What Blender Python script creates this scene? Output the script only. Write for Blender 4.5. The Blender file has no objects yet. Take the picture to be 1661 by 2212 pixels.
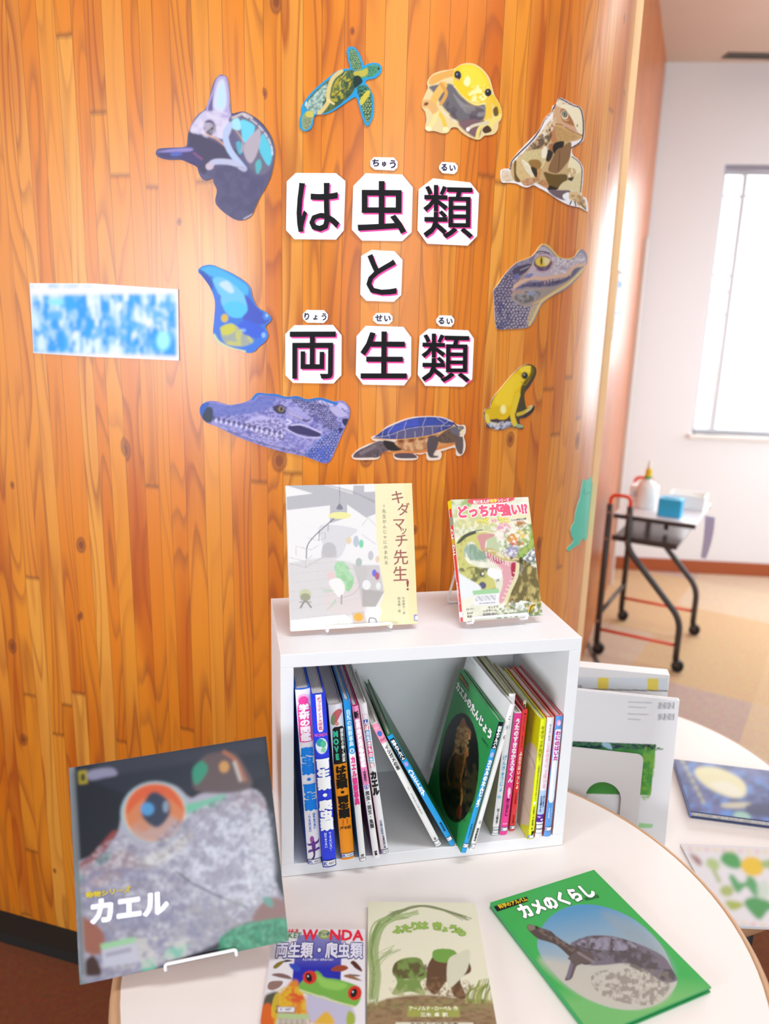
import bpy, bmesh, math, random
import numpy as np
from mathutils import Vector, Matrix
sc = bpy.context.scene
COL = sc.collection
# ---------------------------------------------------------------- camera
F, PITCH, ROLL = 1664.7, 0.2431, 0.0283
TABLE_H = 0.66
CAM_H = TABLE_H + 0.8596
c_fw = np.array([0, math.cos(PITCH), -math.sin(PITCH)])
c_r0 = np.array([1.0, 0, 0]); c_u0 = np.cross(c_r0, c_fw)
c_rt = math.cos(ROLL) * c_r0 + math.sin(ROLL) * c_u0
c_up = -math.sin(ROLL) * c_r0 + math.cos(ROLL) * c_u0
EYE = np.array([0, 0, CAM_H])
cam = bpy.data.cameras.new('camera'); cam_o = bpy.data.objects.new('camera', cam); COL.objects.link(cam_o)
cam.sensor_fit = 'HORIZONTAL'; cam.sensor_width = 36.0; cam.lens = F / 1661 * 36.0
cam.clip_start = 0.05; cam.clip_end = 100
cam_o.matrix_world = Matrix((( c_rt[0], c_up[0], -c_fw[0], 0), (c_rt[1], c_up[1], -c_fw[1], 0),
                             (c_rt[2], c_up[2], -c_fw[2], CAM_H), (0, 0, 0, 1)))
cam.dof.use_dof = True; cam.dof.focus_distance = 1.27; cam.dof.aperture_fstop = 3.6
sc.camera = cam_o
# ---------------------------------------------------------------- light and exposure
sc.view_settings.view_transform = 'Standard'; sc.view_settings.look = 'None'
sc.view_settings.gamma = 1.0; sc.view_settings.use_curve_mapping = False
sc.view_settings.exposure = -0.22
ROOM_AMBIENT, OUTSIDE = 0.62, 2.4
w = bpy.data.worlds.new('bright_day_outside'); sc.world = w; w.use_nodes = True
wn = w.node_tree; bg = wn.nodes['Background']
tcw = wn.nodes.new('ShaderNodeTexCoord'); sxw = wn.nodes.new('ShaderNodeSeparateXYZ'); rw = wn.nodes.new('ShaderNodeMapRange')
rw.inputs[1].default_value = .45; rw.inputs[2].default_value = .85; rw.inputs[3].default_value = ROOM_AMBIENT; rw.inputs[4].default_value = OUTSIDE
wn.links.new(tcw.outputs['Generated'], sxw.inputs[0]); wn.links.new(sxw.outputs[1], rw.inputs[0]); wn.links.new(rw.outputs[0], bg.inputs[1])
bg.inputs[0].default_value = (0.92, 0.97, 1.0, 1)
def area(name, loc, target, sx, sy, power, col=(1, 1, 1)):
    l = bpy.data.lights.new(name, 'AREA'); l.shape = 'RECTANGLE'; l.size = sx; l.size_y = sy
    l.energy = power; l.color = col
    o = bpy.data.objects.new(name, l); COL.objects.link(o); o.location = loc
    d = Vector(target) - Vector(loc); o.rotation_euler = d.to_track_quat('-Z', 'Y').to_euler()
    return o
area('assumed_light_left', (-3.28, -1.62, 1.62), (-0.43, 1.51, 1.5), 0.8, 1.15, 27, (.92, 0.95, 1)).data.spread = math.radians(70)  # added light for an assumed, unseen window, gives the reflected glow on the timber
area('added_light_right', (3.3, 4.35, 1.6), (0.4, 1.6, 0.8), 0.7, 1.4, 42, (.86, 0.94, 1))  # unseen light added at right, puts the bright streak on the timber corner
area('fill_light_behind', (1.3, -2.6, 2.0), (0.2, 1.3, 0.8), 2.6, 1.2, 74, (.86, 0.93, 1))  # unseen fill added behind the camera to brighten upright faces
area('window_daylight_back', (2.4, 5.3, 1.9), (2.0, 3.0, 0.5), 1.2, 1.5, 75, (.95, .98, 1.0))
area('overhead_fill_light', (0.6, 0.75, 2.92), (0.6, 0.75, 0), 1.5, 0.35, 34, (.90, .96, 1.0))  # overhead fill added out of view to lift table and shelf tops
area('overhead_fill_light', (2.6, 2.9, 2.92), (2.6, 2.9, 0), 1.5, 0.35, 18, (.90, .96, 1.0))  # second added overhead fill, for the far floor and back wall
area('fill_light_side', (4.3, 2.3, 1.5), (1.9, 4.7, 1.0), 1.4, 1.2, 15, (.86, .94, 1)).data.spread = math.radians(80)  # added fill aimed at the back wall, its source is unseen
# ---------------------------------------------------------------- picking points of the place
def ray(x, y):
    x = np.asarray(x, float); y = np.asarray(y, float)
    d = c_fw * F + (x - 830.5)[..., None] * c_rt - (y - 1106)[..., None] * c_up
    return d / np.linalg.norm(d, axis=-1, keepdims=True)
def pix(P):
    d = np.asarray(P, float) - EYE; z = d @ c_fw
    return 830.5 + F * (d @ c_rt) / z, 1106 - F * (d @ c_up) / z
def onz(x, y, z=0.0):
    d = ray(x, y); return EYE + d * ((z - CAM_H) / d[2])
# ---------------------------------------------------------------- colour and materials
def lin(h):
    h = h.lstrip('#'); v = np.array([int(h[i:i + 2], 16) for i in (0, 2, 4)]) / 255.0
    return np.where(v <= 0.04045, v / 12.92, ((v + 0.055) / 1.055) ** 2.4)
MATS = {}
def mat(name, col, rough=0.5, metal=0.0, spec=None, coat=0.0):
    if name in MATS: return MATS[name]
    if spec is None: spec = .2 if name.startswith(('ink_', 'printed_paper')) else .5
    m = bpy.data.materials.new(name); m.use_nodes = True; b = m.node_tree.nodes['Principled BSDF']
    c = lin(col) if isinstance(col, str) else col
    b.inputs['Base Color'].default_value = (*c, 1); b.inputs['Roughness'].default_value = rough
    b.inputs['Metallic'].default_value = metal; b.inputs['Specular IOR Level'].default_value = spec
    b.inputs['Coat Weight'].default_value = coat; b.inputs['Coat Roughness'].default_value = 0.15
    MATS[name] = m; return m
def speckle(m, scale=60, amt=0.06):
    """very slight procedural mottling of a plain material"""
    nt = m.node_tree; b = nt.nodes['Principled BSDF']; c = b.inputs['Base Color'].default_value[:]
    tc = nt.nodes.new('ShaderNodeTexCoord'); n = nt.nodes.new('ShaderNodeTexNoise'); n.inputs['Scale'].default_value = scale
    r = nt.nodes.new('ShaderNodeMixRGB'); r.blend_type = 'MIX'
    r.inputs[1].default_value = tuple(x * (1 - amt) for x in c[:3]) + (1,); r.inputs[2].default_value = tuple(min(1, x * (1 + amt)) for x in c[:3]) + (1,)
    nt.links.new(tc.outputs['Object'], n.inputs['Vector']); nt.links.new(n.outputs['Fac'], r.inputs[0]); nt.links.new(r.outputs[0], b.inputs['Base Color'])
    return m
def print_mat(name, rough, coat=0.0):
    m = mat(name, 'ffffff', rough, spec=.28, coat=coat); nt = m.node_tree
    a = nt.nodes.new('ShaderNodeAttribute'); a.attribute_name = 'ink'
    nt.links.new(a.outputs['Color'], nt.nodes['Principled BSDF'].inputs['Base Color']); return m
M_PRINT = print_mat('printed_paper', 0.55)
M_GLOSS = print_mat('printed_gloss', 0.28)
M_PAPER = mat('white_paper', 'eeecee', 0.7)
M_WHITE = speckle(mat('white_laminate', 'e8e8ea', 0.38), 40, 0.02)
M_PAGES = None
# ---------------------------------------------------------------- objects
def tag(o, label=None, cat=None, group=None, kind=None):
    if label: o['label'] = label
    if cat: o['category'] = cat
    if group: o['group'] = group
    if kind: o['kind'] = kind
    return o
def root(name, label, cat, loc, group=None, kind=None):
    o = bpy.data.objects.new(name, None); COL.objects.link(o); o.location = [float(v) for v in loc]
    o.empty_display_size = 0.02
    return tag(o, label, cat, group, kind)
def origin_of(p):
    v = Vector((0, 0, 0))
    while p is not None: v += p.location; p = p.parent
    return np.array(v)
def obj(name, V, Fc, m, parent=None, smooth=False, cols=None, fm=None, uvs=None):
    """one mesh object; V are world points"""
    V = np.asarray(V, float).reshape(-1, 3)
    me = bpy.data.meshes.new(name)
    if parent is None:
        off = np.array([V[:, 0].mean(), V[:, 1].mean(), V[:, 2].min()])
    else: off = origin_of(parent)
    me.from_pydata((V - off).tolist(), [], [tuple(int(i) for i in f) for f in Fc])
    for mm in (m if isinstance(m, (list, tuple)) else [m]): me.materials.append(mm)
    if fm is not None: me.polygons.foreach_set('material_index', np.asarray(fm, np.int32))
    if smooth: me.polygons.foreach_set('use_smooth', np.ones(len(me.polygons), bool))
    if cols is not None:
        ca = me.color_attributes.new('ink', 'FLOAT_COLOR', 'POINT')
        ca.data.foreach_set('color', np.c_[cols, np.ones(len(cols))].astype(np.float32).ravel())
    if uvs is not None:
        l = me.uv_layers.new(name='UVMap'); li = np.zeros(len(me.loops), np.int32); me.loops.foreach_get('vertex_index', li)
        l.data.foreach_set('uv', np.asarray(uvs, np.float32)[li].ravel())
    me.update()
    o = bpy.data.objects.new(name, me); COL.objects.link(o)
    if parent is not None: o.parent = parent
    else: o.location = off
    return o
class MB:
    def __init__(s): s.V = []; s.F = []; s.n = 0
    def add(s, V, Fc):
        s.V.append(np.asarray(V, float).reshape(-1, 3)); s.F += [tuple(int(i) + s.n for i in f) for f in Fc]; s.n += len(s.V[-1]); return s
    def box(s, o, ex, ey, ez):
        o, ex, ey, ez = (np.asarray(a, float) for a in (o, ex, ey, ez))
        V = [o, o + ex, o + ex + ey, o + ey, o + ez, o + ex + ez, o + ex + ey + ez, o + ey + ez]
        Fc = [(0, 3, 2, 1), (4, 5, 6, 7), (0, 1, 5, 4), (1, 2, 6, 5), (2, 3, 7, 6), (3, 0, 4, 7)]
        if np.dot(np.cross(ex, ey), ez) < 0: Fc = [f[::-1] for f in Fc]
        return s.add(V, Fc)
    def prism(s, P, h0, h1):
        """P plan polygon (counter-clockwise), from z=h0 to z=h1"""
        P = np.asarray(P, float); n = len(P)
        V = np.r_[np.c_[P, np.full(n, h0)], np.c_[P, np.full(n, h1)]]
        return s.add(V, [tuple(range(n))[::-1], tuple(range(n, 2 * n))] + [(i, (i + 1) % n, n + (i + 1) % n, n + i) for i in range(n)])
    def tube(s, P, r, k=10, closed=False):
        P = [np.asarray(p, float) for p in P]; n = len(P); rings = []
        R = r if hasattr(r, '__len__') else [r] * n
        up = None
        for i in range(n):
            a = P[(i - 1) % n] if (closed or i > 0) else P[i]; b = P[(i + 1) % n] if (closed or i < n - 1) else P[i]
            t = b - a; t /= np.linalg.norm(t) + 1e-12
            if up is None:
                up = np.array([0, 0, 1.0]) if abs(t[2]) < 0.9 else np.array([1.0, 0, 0])
            x = np.cross(up, t); x /= np.linalg.norm(x) + 1e-12; y = np.cross(t, x); up = y
            rings.append([P[i] + R[i] * (math.cos(2 * math.pi * j / k) * x + math.sin(2 * math.pi * j / k) * y) for j in range(k)])
        V = np.array(rings).reshape(-1, 3); Fc = []
        for i in range(n if closed else n - 1):
            for j in range(k):
                a = i * k + j; b = i * k + (j + 1) % k; c = ((i + 1) % n) * k + (j + 1) % k; d = ((i + 1) % n) * k + j
                Fc.append((a, b, c, d))
        if not closed: Fc += [tuple(range(k))[::-1], tuple(range((n - 1) * k, n * k))]
        return s.add(V, Fc)
    def lathe(s, c, prof, k=24):
        c = np.asarray(c, float); V = []; n = len(prof)
        for (r_, z) in prof:
            for j in range(k): V.append(c + [r_ * math.cos(2 * math.pi * j / k), r_ * math.sin(2 * math.pi * j / k), z])
        Fc = [(i * k + j, i * k + (j + 1) % k, (i + 1) * k + (j + 1) % k, (i + 1) * k + j) for i in range(n - 1) for j in range(k)]
        Fc += [tuple(range(k))[::-1], tuple(range((n - 1) * k, n * k))]
        return s.add(V, Fc)
    def build(s, name, m, parent=None, smooth=False, bevel=0.0, **k):
        o = obj(name, np.concatenate(s.V), s.F, m, parent, smooth, **k)
        if bevel:
            b = o.modifiers.new('bevel', 'BEVEL'); b.width = bevel; b.segments = 2; b.limit_method = 'ANGLE'
        return o
def fillet(P, r, n=6):
    """round the corners of an open polyline"""
    P = [np.asarray(p, float) for p in P]; out = [P[0]]
    for a, b, c in zip(P, P[1:], P[2:]):
        u = (a - b) / np.linalg.norm(a - b); v = (c - b) / np.linalg.norm(c - b); rr = min(r, 0.45 * np.linalg.norm(a - b), 0.45 * np.linalg.norm(c - b))
        for t in np.linspace(0, 1, n): out.append((1 - t) ** 2 * (b + u * rr) + 2 * t * (1 - t) * b + t * t * (b + v * rr))
    return out + [P[-1]]
# ---------------------------------------------------------------- lettering (built-in font)
GL = {}
def glyph(ch, bold=0.0):
    k = (ch, bold)
    if k in GL: return GL[k]
    c = bpy.data.curves.new('g', 'FONT'); c.body = ch; c.offset = min(bold, .014); c.resolution_u = 2
    o = bpy.data.objects.new('g', c); COL.objects.link(o); bpy.context.view_layer.update()
    dg = bpy.context.evaluated_depsgraph_get(); me = o.evaluated_get(dg).to_mesh()
    V = np.zeros(len(me.vertices) * 3); me.vertices.foreach_get('co', V); V = V.reshape(-1, 3)[:, :2]
    Fc = [tuple(p.vertices) for p in me.polygons]
    o.evaluated_get(dg).to_mesh_clear(); bpy.data.objects.remove(o); bpy.data.curves.remove(c)
    ascii_ = ord(ch) < 256
    adv = (V[:, 0].max() + 0.08) if (ascii_ and len(V)) else 1.0
    if ch == ' ': adv = 0.5
    V = V - [adv / 2 if ascii_ else 0.5, 0.35 if ascii_ else 0.38]
    e = bold - .014
    if e > .002 and len(V):      # heavier stroke: the same glyph laid down at small shifts
        m = len(V); sh_ = [(-e, -e), (e, -e), (-e, e), (e, e)] + ([(0, 1.4 * e), (0, -1.4 * e), (1.4 * e, 0), (-1.4 * e, 0)] if e > .03 else [])
        V = np.concatenate([np.c_[V + d, np.full(m, float(q))] for q, d in enumerate(sh_)]); Fc = [tuple(i + q * m for i in f) for q in range(len(sh_)) for f in Fc]
    if V.shape[1] == 2: V = np.c_[V, np.zeros(len(V))]
    GL[k] = (V, Fc, adv); return GL[k]
def slice_u(V, Fc, cuts):
    """cut flat 2-d faces along lines of constant u so that they can follow a curved face"""
    bm = bmesh.new(); vs = [bm.verts.new((p[0], p[1], p[2] if len(p) > 2 else 0)) for p in V]
    for f in Fc:
        try: bm.faces.new([vs[i] for i in f])
        except ValueError: pass
    for c in cuts:
        bmesh.ops.bisect_plane(bm, geom=bm.verts[:] + bm.edges[:] + bm.faces[:], plane_co=(c, 0, 0), plane_no=(1, 0, 0), dist=1e-7)
    bm.verts.index_update(); R = np.array([v.co[:] for v in bm.verts]).reshape(-1, 3), [tuple(v.index for v in f.verts) for f in bm.faces]
    bm.free(); return R
class Frame:
    """a flat face: origin, unit axes ex (right) and ey (up), normal towards the reader"""
    def __init__(s, o, ex, ey):
        s.o = np.asarray(o, float); s.ex = np.asarray(ex, float); s.ey = np.asarray(ey, float); s.n = np.cross(s.ex, s.ey)
    def at(s, u, v, k=0.0):
        u = np.asarray(u, float)[..., None]; v = np.asarray(v, float)[..., None]
        return s.o + u * s.ex + v * s.ey + np.asarray(k, float)[..., None] * s.n
    def uv(s, x, y):
        d = ray(x, y); t = ((s.o - EYE) @ s.n) / (d @ s.n); q = EYE + d * t - s.o; return float(q @ s.ex), float(q @ s.ey)
def text_mb(mb, fr, text, centres, size, k=0.0006, bold=0.02, ang=0.0, wide=1.0, shear=0.0):
    """one glyph at every centre (u,v); size in metres (scalar or per glyph)"""
    for i, (ch, (u, v)) in enumerate(zip(text, centres)):
        if ch in ' \u3000': continue
        V, Fc, adv = glyph(ch, bold); s_ = size[i] if hasattr(size, '__len__') else size
        a = ang[i] if hasattr(ang, '__len__') else ang
        x = (V[:, 0] + shear * V[:, 1]) * s_ * wide; y = V[:, 1] * s_
        if len(x) == 0: continue
        U, W = u + x * math.cos(a) - y * math.sin(a), v + x * math.sin(a) + y * math.cos(a)
        if getattr(fr, 'cuts', None) is not None: Q, Fc = slice_u(np.c_[U, W, V[:, 2] * .001], Fc, fr.cuts); U, W, D = Q[:, 0], Q[:, 1], Q[:, 2] * 1000
        else: D = V[:, 2]
        mb.add(fr.at(U, W, k + D * 2.2e-5), Fc)
def vtext(mb, fr, text, u, v0, v1, wdt, **k):
    """upright column of glyphs from v0 (top) down to v1; long vowel marks and brackets turned"""
    n = len(text); p = (v0 - v1) / n
    for i, ch in enumerate(text):
        a = -math.pi / 2 if ch in 'ー-~〜()（）' else 0.0
        V = p * 1.02
        text_mb(mb, fr, ch, [(u, v0 - (i + .5) * p)], V, ang=a, wide=(wdt / V) if a == 0 else 1.0, **k)
def htext(mb, fr, text, A, B, size, wide=None, **k):
    """row of glyphs whose line runs from A to B (u,v), spread by their widths"""
    A = np.array(A, float); B = np.array(B, float); L = np.linalg.norm(B - A); ang = math.atan2(*(B - A)[::-1])
    ad = np.array([glyph(c, 0.0)[2] for c in text]); tot = ad.sum(); x = (np.cumsum(ad) - ad / 2) / tot
    wd = (L / tot) / size
    text_mb(mb, fr, text, [A + (B - A) * t for t in x], size, ang=ang, wide=wd if wide is None else wide, **k)
def lettering(fr, name, colour, fn, parent, rough=0.6):
    mb = MB(); fn(mb)
    return mb.build(name, mat('ink_' + colour, colour, rough), parent)
# ---------------------------------------------------------------- printed pictures (drawn shapes, sampled into vertex colours)
def smooth_pts(P, n=4, closed=True):
    P = np.asarray(P, float); m = len(P); out = []
    rng = range(m) if closed else range(m - 1)
    for i in rng:
        a, b, c, d = (P[(i + k) % m] if closed else P[min(max(i + k, 0), m - 1)] for k in (-1, 0, 1, 2))
        for t in np.arange(n) / n:
            out.append(0.5 * (2 * b + (c - a) * t + (2 * a - 5 * b + 4 * c - d) * t * t + (3 * b - a - 3 * c + d) * t ** 3))
    if not closed: out.append(P[-1])
    return np.array(out)
def inside_poly(P, X, Y):
    r = np.zeros(X.shape, bool); n = len(P)
    for i in range(n):
        x0, y0 = P[i]; x1, y1 = P[(i + 1) % n]
        if y0 == y1: continue
        c = (y0 > Y) != (y1 > Y); r ^= c & (X < (x1 - x0) * (Y - y0) / (y1 - y0) + x0)
    return r
def seg_dist(P, X, Y, closed=True):
    D = np.full(X.shape, 1e9); n = len(P)
    for i in range(n if closed else n - 1):
        a = P[i]; d = P[(i + 1) % n] - a; L = d @ d + 1e-12
        t = np.clip(((X - a[0]) * d[0] + (Y - a[1]) * d[1]) / L, 0, 1)
        D = np.minimum(D, np.hypot(X - a[0] - t * d[0], Y - a[1] - t * d[1]))
    return D
class Art:
    """picture drawn in its own drawing units: photo = origin + unit / k"""
    def __init__(s, ox, oy, k, box, base, res=1.0, seed=1):
        s.o = np.array([ox, oy], float); s.k = k; s.res = res
        s.x0, s.y0 = box[0] - 4, box[1] - 4; s.w = int((box[2] + 4 - s.x0) * res) + 1; s.h = int((box[3] + 4 - s.y0) * res) + 1
        gx = s.x0 + np.arange(s.w) / res; gy = s.y0 + np.arange(s.h) / res
        s.X, s.Y = np.meshgrid(gx, gy); s.C = np.zeros((s.h, s.w, 3)) + lin(base)
        s.rng = np.random.default_rng(seed)
    def T(s, P): return s.o + np.asarray(P, float) / s.k
    def _bb(s, lo, hi, pad):
        i0 = int(max(0, (lo[0] - pad - s.x0) * s.res)); i1 = int(min(s.w, (hi[0] + pad - s.x0) * s.res + 2))
        j0 = int(max(0, (lo[1] - pad - s.y0) * s.res)); j1 = int(min(s.h, (hi[1] + pad - s.y0) * s.res + 2))
        return slice(j0, max(j0, j1)), slice(i0, max(i0, i1))
    def _mix(s, sl, col, a):
        c = lin(col) if isinstance(col, str) else col
        s.C[sl] += (c - s.C[sl]) * a[..., None]
    def cover(s, P, soft=1.0, sm=4):
        soft = max(soft / s.k, .7); P = s.T(P); P = smooth_pts(P, sm) if sm else P
        sl = s._bb(P.min(0), P.max(0), soft + 1); X, Y = s.X[sl], s.Y[sl]
        if X.size == 0: return sl, np.zeros(X.shape)
        d = seg_dist(P, X, Y); ins = inside_poly(P, X, Y)
        return sl, np.clip(0.5 + np.where(ins, d, -d) / max(soft, .3), 0, 1)
    def poly(s, P, col, soft=1.0, a=1.0, sm=4, to=None, axis=None):
        sl, m = s.cover(P, soft, sm)
        if to is not None:
            A, B = s.T(axis[0]), s.T(axis[1]); d = B - A
            t = np.clip(((s.X[sl] - A[0]) * d[0] + (s.Y[sl] - A[1]) * d[1]) / (d @ d), 0, 1)[..., None]
            col = lin(col) * (1 - t) + lin(to) * t
        s._mix(sl, col, m * a); return s
    def ell(s, cx, cy, rx, ry, col, ang=0, soft=1.0, a=1.0):
        t = np.linspace(0, 2 * np.pi, 28)[:-1]; c, q = math.cos(math.radians(ang)), math.sin(math.radians(ang))
        x, y = rx * np.cos(t), ry * np.sin(t)
        return s.poly(np.c_[cx + c * x - q * y, cy + q * x + c * y], col, soft, a, sm=0)
    def line(s, P, wd, col, soft=1.0, a=1.0, sm=4):
        P = s.T(P); P = smooth_pts(P, sm, False) if (sm and len(P) > 2) else P; wd = wd / s.k; soft = max(soft / s.k, .7)
        sl = s._bb(P.min(0), P.max(0), wd + soft + 1); X, Y = s.X[sl], s.Y[sl]
        if X.size == 0: return s
        d = seg_dist(P, X, Y, False); s._mix(sl, col, np.clip(0.5 + (wd / 2 - d) / max(soft, .3), 0, 1) * a); return s
    def field(s, sl, sx, sy):
        X, Y = s.X[sl] / sx, s.Y[sl] / sy; g = s.rng.random((64, 64))
        xi, yi = np.floor(X).astype(int), np.floor(Y).astype(int); fx, fy = X - xi, Y - yi
        fx = fx * fx * (3 - 2 * fx); fy = fy * fy * (3 - 2 * fy); G = lambda a, b: g[b % 64, a % 64]
        return (G(xi, yi) * (1 - fx) + G(xi + 1, yi) * fx) * (1 - fy) + (G(xi, yi + 1) * (1 - fx) + G(xi + 1, yi + 1) * fx) * fy
    def mottle(s, P, col, a=.5, sx=8, sy=None, thr=.5, soft=3, sm=4, hard=.25):
        """patches of a second ink within a region"""
        sl, m = s.cover(P, soft, sm)
        if m.size == 0: return s
        f = .65 * s.field(sl, sx, sy or sx) + .35 * s.field(sl, sx / 2.3, (sy or sx) / 2.3)
        s._mix(sl, col, m * a * np.clip((f - thr) / hard + .5, 0, 1)); return s
    def cells(s, P, col, cell, wd=1.0, a=.8, soft=2, sm=4, light=None, la=.4, stretch=1.0):
        """scale pattern: dark cell borders, optional light centres"""
        sl, m = s.cover(P, soft, sm); X, Y = s.X[sl], s.Y[sl] * stretch
        if m.size == 0: return s
        x0, x1, y0, y1 = X.min(), X.max(), Y.min(), Y.max()
        gx, gy = np.meshgrid(np.arange(x0 - cell, x1 + cell, cell), np.arange(y0 - cell, y1 + cell, cell * .87))
        gx[1::2] += cell / 2; q = np.c_[gx.ravel(), gy.ravel()] + (s.rng.random((gx.size, 2)) - .5) * cell * .55
        d1 = np.full(X.shape, 1e9); d2 = d1.copy()
        for p in q:
            xs = np.searchsorted(X[0], p[0] - 2.2 * cell), np.searchsorted(X[0], p[0] + 2.2 * cell)
            ys = np.searchsorted(Y[:, 0], p[1] - 2.2 * cell), np.searchsorted(Y[:, 0], p[1] + 2.2 * cell)
            w_ = (slice(*ys), slice(*xs)); d = np.hypot(X[w_] - p[0], Y[w_] - p[1])
            a1, a2 = d1[w_], d2[w_]; d2[w_] = np.minimum(a2, np.maximum(a1, d)); d1[w_] = np.minimum(a1, d)
        if light: s._mix(sl, light, m * la * np.clip(1 - d1 / (cell * .5), 0, 1))
        s._mix(sl, col, m * a * np.clip((wd - (d2 - d1)) / 1.0 + .5, 0, 1)); return s
    def blur(s, n):
        for ax in (0, 1):
            for _ in range(2):
                p = np.pad(s.C, [(n, n) if a == ax else (0, 0) for a in range(3)], 'edge'); c = np.cumsum(p, axis=ax)
                c = np.concatenate([np.zeros_like(np.take(c, [0], ax)), c], ax); m = s.C.shape[ax]
                s.C = (np.take(c, range(2 * n + 1, 2 * n + 1 + m), ax) - np.take(c, range(m), ax)) / (2 * n + 1)
        return s
    def grain(s, amt):
        s.C *= 1 + amt * (s.rng.random(s.C.shape[:2])[..., None] - .5); return s
    def sample(s, x, y):
        fx = np.clip((np.asarray(x) - s.x0) * s.res, 0, s.w - 1.001); fy = np.clip((np.asarray(y) - s.y0) * s.res, 0, s.h - 1.001)
        i, j = fx.astype(int), fy.astype(int); a, b = (fx - i)[..., None], (fy - j)[..., None]; C = s.C
        return np.clip((C[j, i] * (1 - a) + C[j, i + 1] * a) * (1 - b) + (C[j + 1, i] * (1 - a) + C[j + 1, i + 1] * a) * b, 0, 1) * .8
def print_rect(name, fr, wd, ht, art, m, parent, step=1.5, k=0.0):
    """a flat printed face: fine grid of coloured points"""
    x0, y0 = pix(fr.at(0, 0)); x1, y1 = pix(fr.at(wd, 0)); x2, y2 = pix(fr.at(0, ht)); 
    nu = max(2, int(math.hypot(x1 - x0, y1 - y0) / step)); nv = max(2, int(math.hypot(x2 - x0, y2 - y0) / step))
    U, V = np.meshgrid(np.linspace(0, wd, nu + 1), np.linspace(0, ht, nv + 1)); P = fr.at(U.ravel(), V.ravel(), k)
    j, i = np.meshgrid(np.arange(nv), np.arange(nu), indexing='ij'); a = (j * (nu + 1) + i).ravel()
    Fc = np.c_[a, a + 1, a + nu + 2, a + nu + 1]
    return obj(name, P, Fc, m, parent, cols=art.sample(*pix(P)))
def cutout(mapper, outline, art, step, lift=0.0022, base=0.0003):
    """V,F,cols of a paper cut-out: outline in surface units (u,v), coloured grid with a cut edge back to the wall"""
    O = np.asarray(outline, float); lo, hi = O.min(0) - step, O.max(0) + step
    gu = np.arange(lo[0], hi[0] + step, step); gv = np.arange(lo[1], hi[1] + step, step); nu = len(gu)
    U, V = np.meshgrid(gu, gv); ins = inside_poly(O, U, V)
    q = ins[:-1, :-1] | ins[1:, :-1] | ins[:-1, 1:] | ins[1:, 1:]
    j, i = np.nonzero(q); a = j * nu + i; Fc = np.c_[a, a + 1, a + nu + 1, a + nu]
    used = np.unique(Fc); P = np.c_[U.ravel(), V.ravel()]
    out = used[~ins.ravel()[used]]
    nx = np.roll(O, -1, 0) - O; L = (nx ** 2).sum(1) + 1e-12
    for k in out:
        t = np.clip(((P[k] - O) * nx).sum(1) / L, 0, 1); c = O + nx * t[:, None]; P[k] = c[np.argmin(((c - P[k]) ** 2).sum(1))]
    re = -np.ones(len(P), int); re[used] = np.arange(len(used)); Fc = re[Fc]; P = P[used]
    E = {}
    for f in Fc:
        for x in range(4):
            e = (f[x], f[(x + 1) % 4]); E[e] = 1
    rim = [e for e in E if (e[1], e[0]) not in E]
    T3 = mapper(P[:, 0], P[:, 1], lift); cols = art.sample(*pix(T3))
    rv = sorted({v for e in rim for v in e}); ri = {v: len(P) + n for n, v in enumerate(rv)}
    B3 = mapper(P[rv, 0], P[rv, 1], base)
    Fl = [tuple(f) for f in Fc] + [(e[1], e[0], ri[e[0]], ri[e[1]]) for e in rim]
    return np.r_[T3, B3], Fl, np.r_[cols, cols[rv] * .0 + lin('e8e4e0')]
# ---------------------------------------------------------------- the timber wall: a flat run that turns round a wide corner
WC = np.array([-0.11, 2.107]); WR = 0.66
a0, a1 = math.radians(-16), math.radians(73.5)
arc = [WC + WR * np.array([math.sin(t), -math.cos(t)]) for t in np.linspace(a0, a1, 90)]
t0 = np.array([math.cos(a0), math.sin(a0)])
prof = np.array([arc[0] - t0 * d for d in np.linspace(2.2, 0.02, 60)] + arc)
seg = np.diff(prof, axis=0); S_ = np.r_[0, np.cumsum(np.hypot(*seg.T))]
nrm = np.zeros_like(prof); tg = np.gradient(prof, S_, axis=0); nrm[:, 0], nrm[:, 1] = tg[:, 1], -tg[:, 0]; nrm /= np.linalg.norm(nrm, axis=1)[:, None]
BEAR = np.arctan2(prof[:, 0], prof[:, 1])
def wall_at(s, z, off=0.0):
    s = np.asarray(s, float); x = np.interp(s, S_, prof[:, 0]) + off * np.interp(s, S_, nrm[:, 0]); y = np.interp(s, S_, prof[:, 1]) + off * np.interp(s, S_, nrm[:, 1])
    return np.stack([x, y, np.broadcast_to(np.asarray(z, float), x.shape)], -1)
def wall_uv(x, y):
    d = ray(x, y); b = np.arctan2(d[..., 0], d[..., 1]); s = np.interp(b, BEAR, S_)
    P = wall_at(s, 0.0); r = np.hypot(P[..., 0], P[..., 1]) / np.hypot(d[..., 0], d[..., 1]); return s, CAM_H + d[..., 2] * r
def wall_frame(x, y):
    """flat frame touching the timber wall at a spot"""
    s, z = wall_uv(np.array(float(x)), np.array(float(y))); P = wall_at(s, z); n = np.array([np.interp(s, S_, nrm[:, 0]), np.interp(s, S_, nrm[:, 1]), 0]); n /= np.linalg.norm(n)
    ex = np.array([-n[1], n[0], 0]); return Frame(P, ex, [0, 0, 1])
CEIL = 2.96
def nodes(m):
    nt = m.node_tree; return nt, nt.nodes['Principled BSDF'], lambda t, **k: _nn(nt, t, k)
def _nn(nt, t, k):
    n = nt.nodes.new(t)
    for a, b in k.items():
        if a[0] == 'i' and a[1:].isdigit():
            if hasattr(b, 'is_linked'): nt.links.new(b, n.inputs[int(a[1:])])
            else: n.inputs[int(a[1:])].default_value = b
        else: setattr(n, a, b)
    return n
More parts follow.
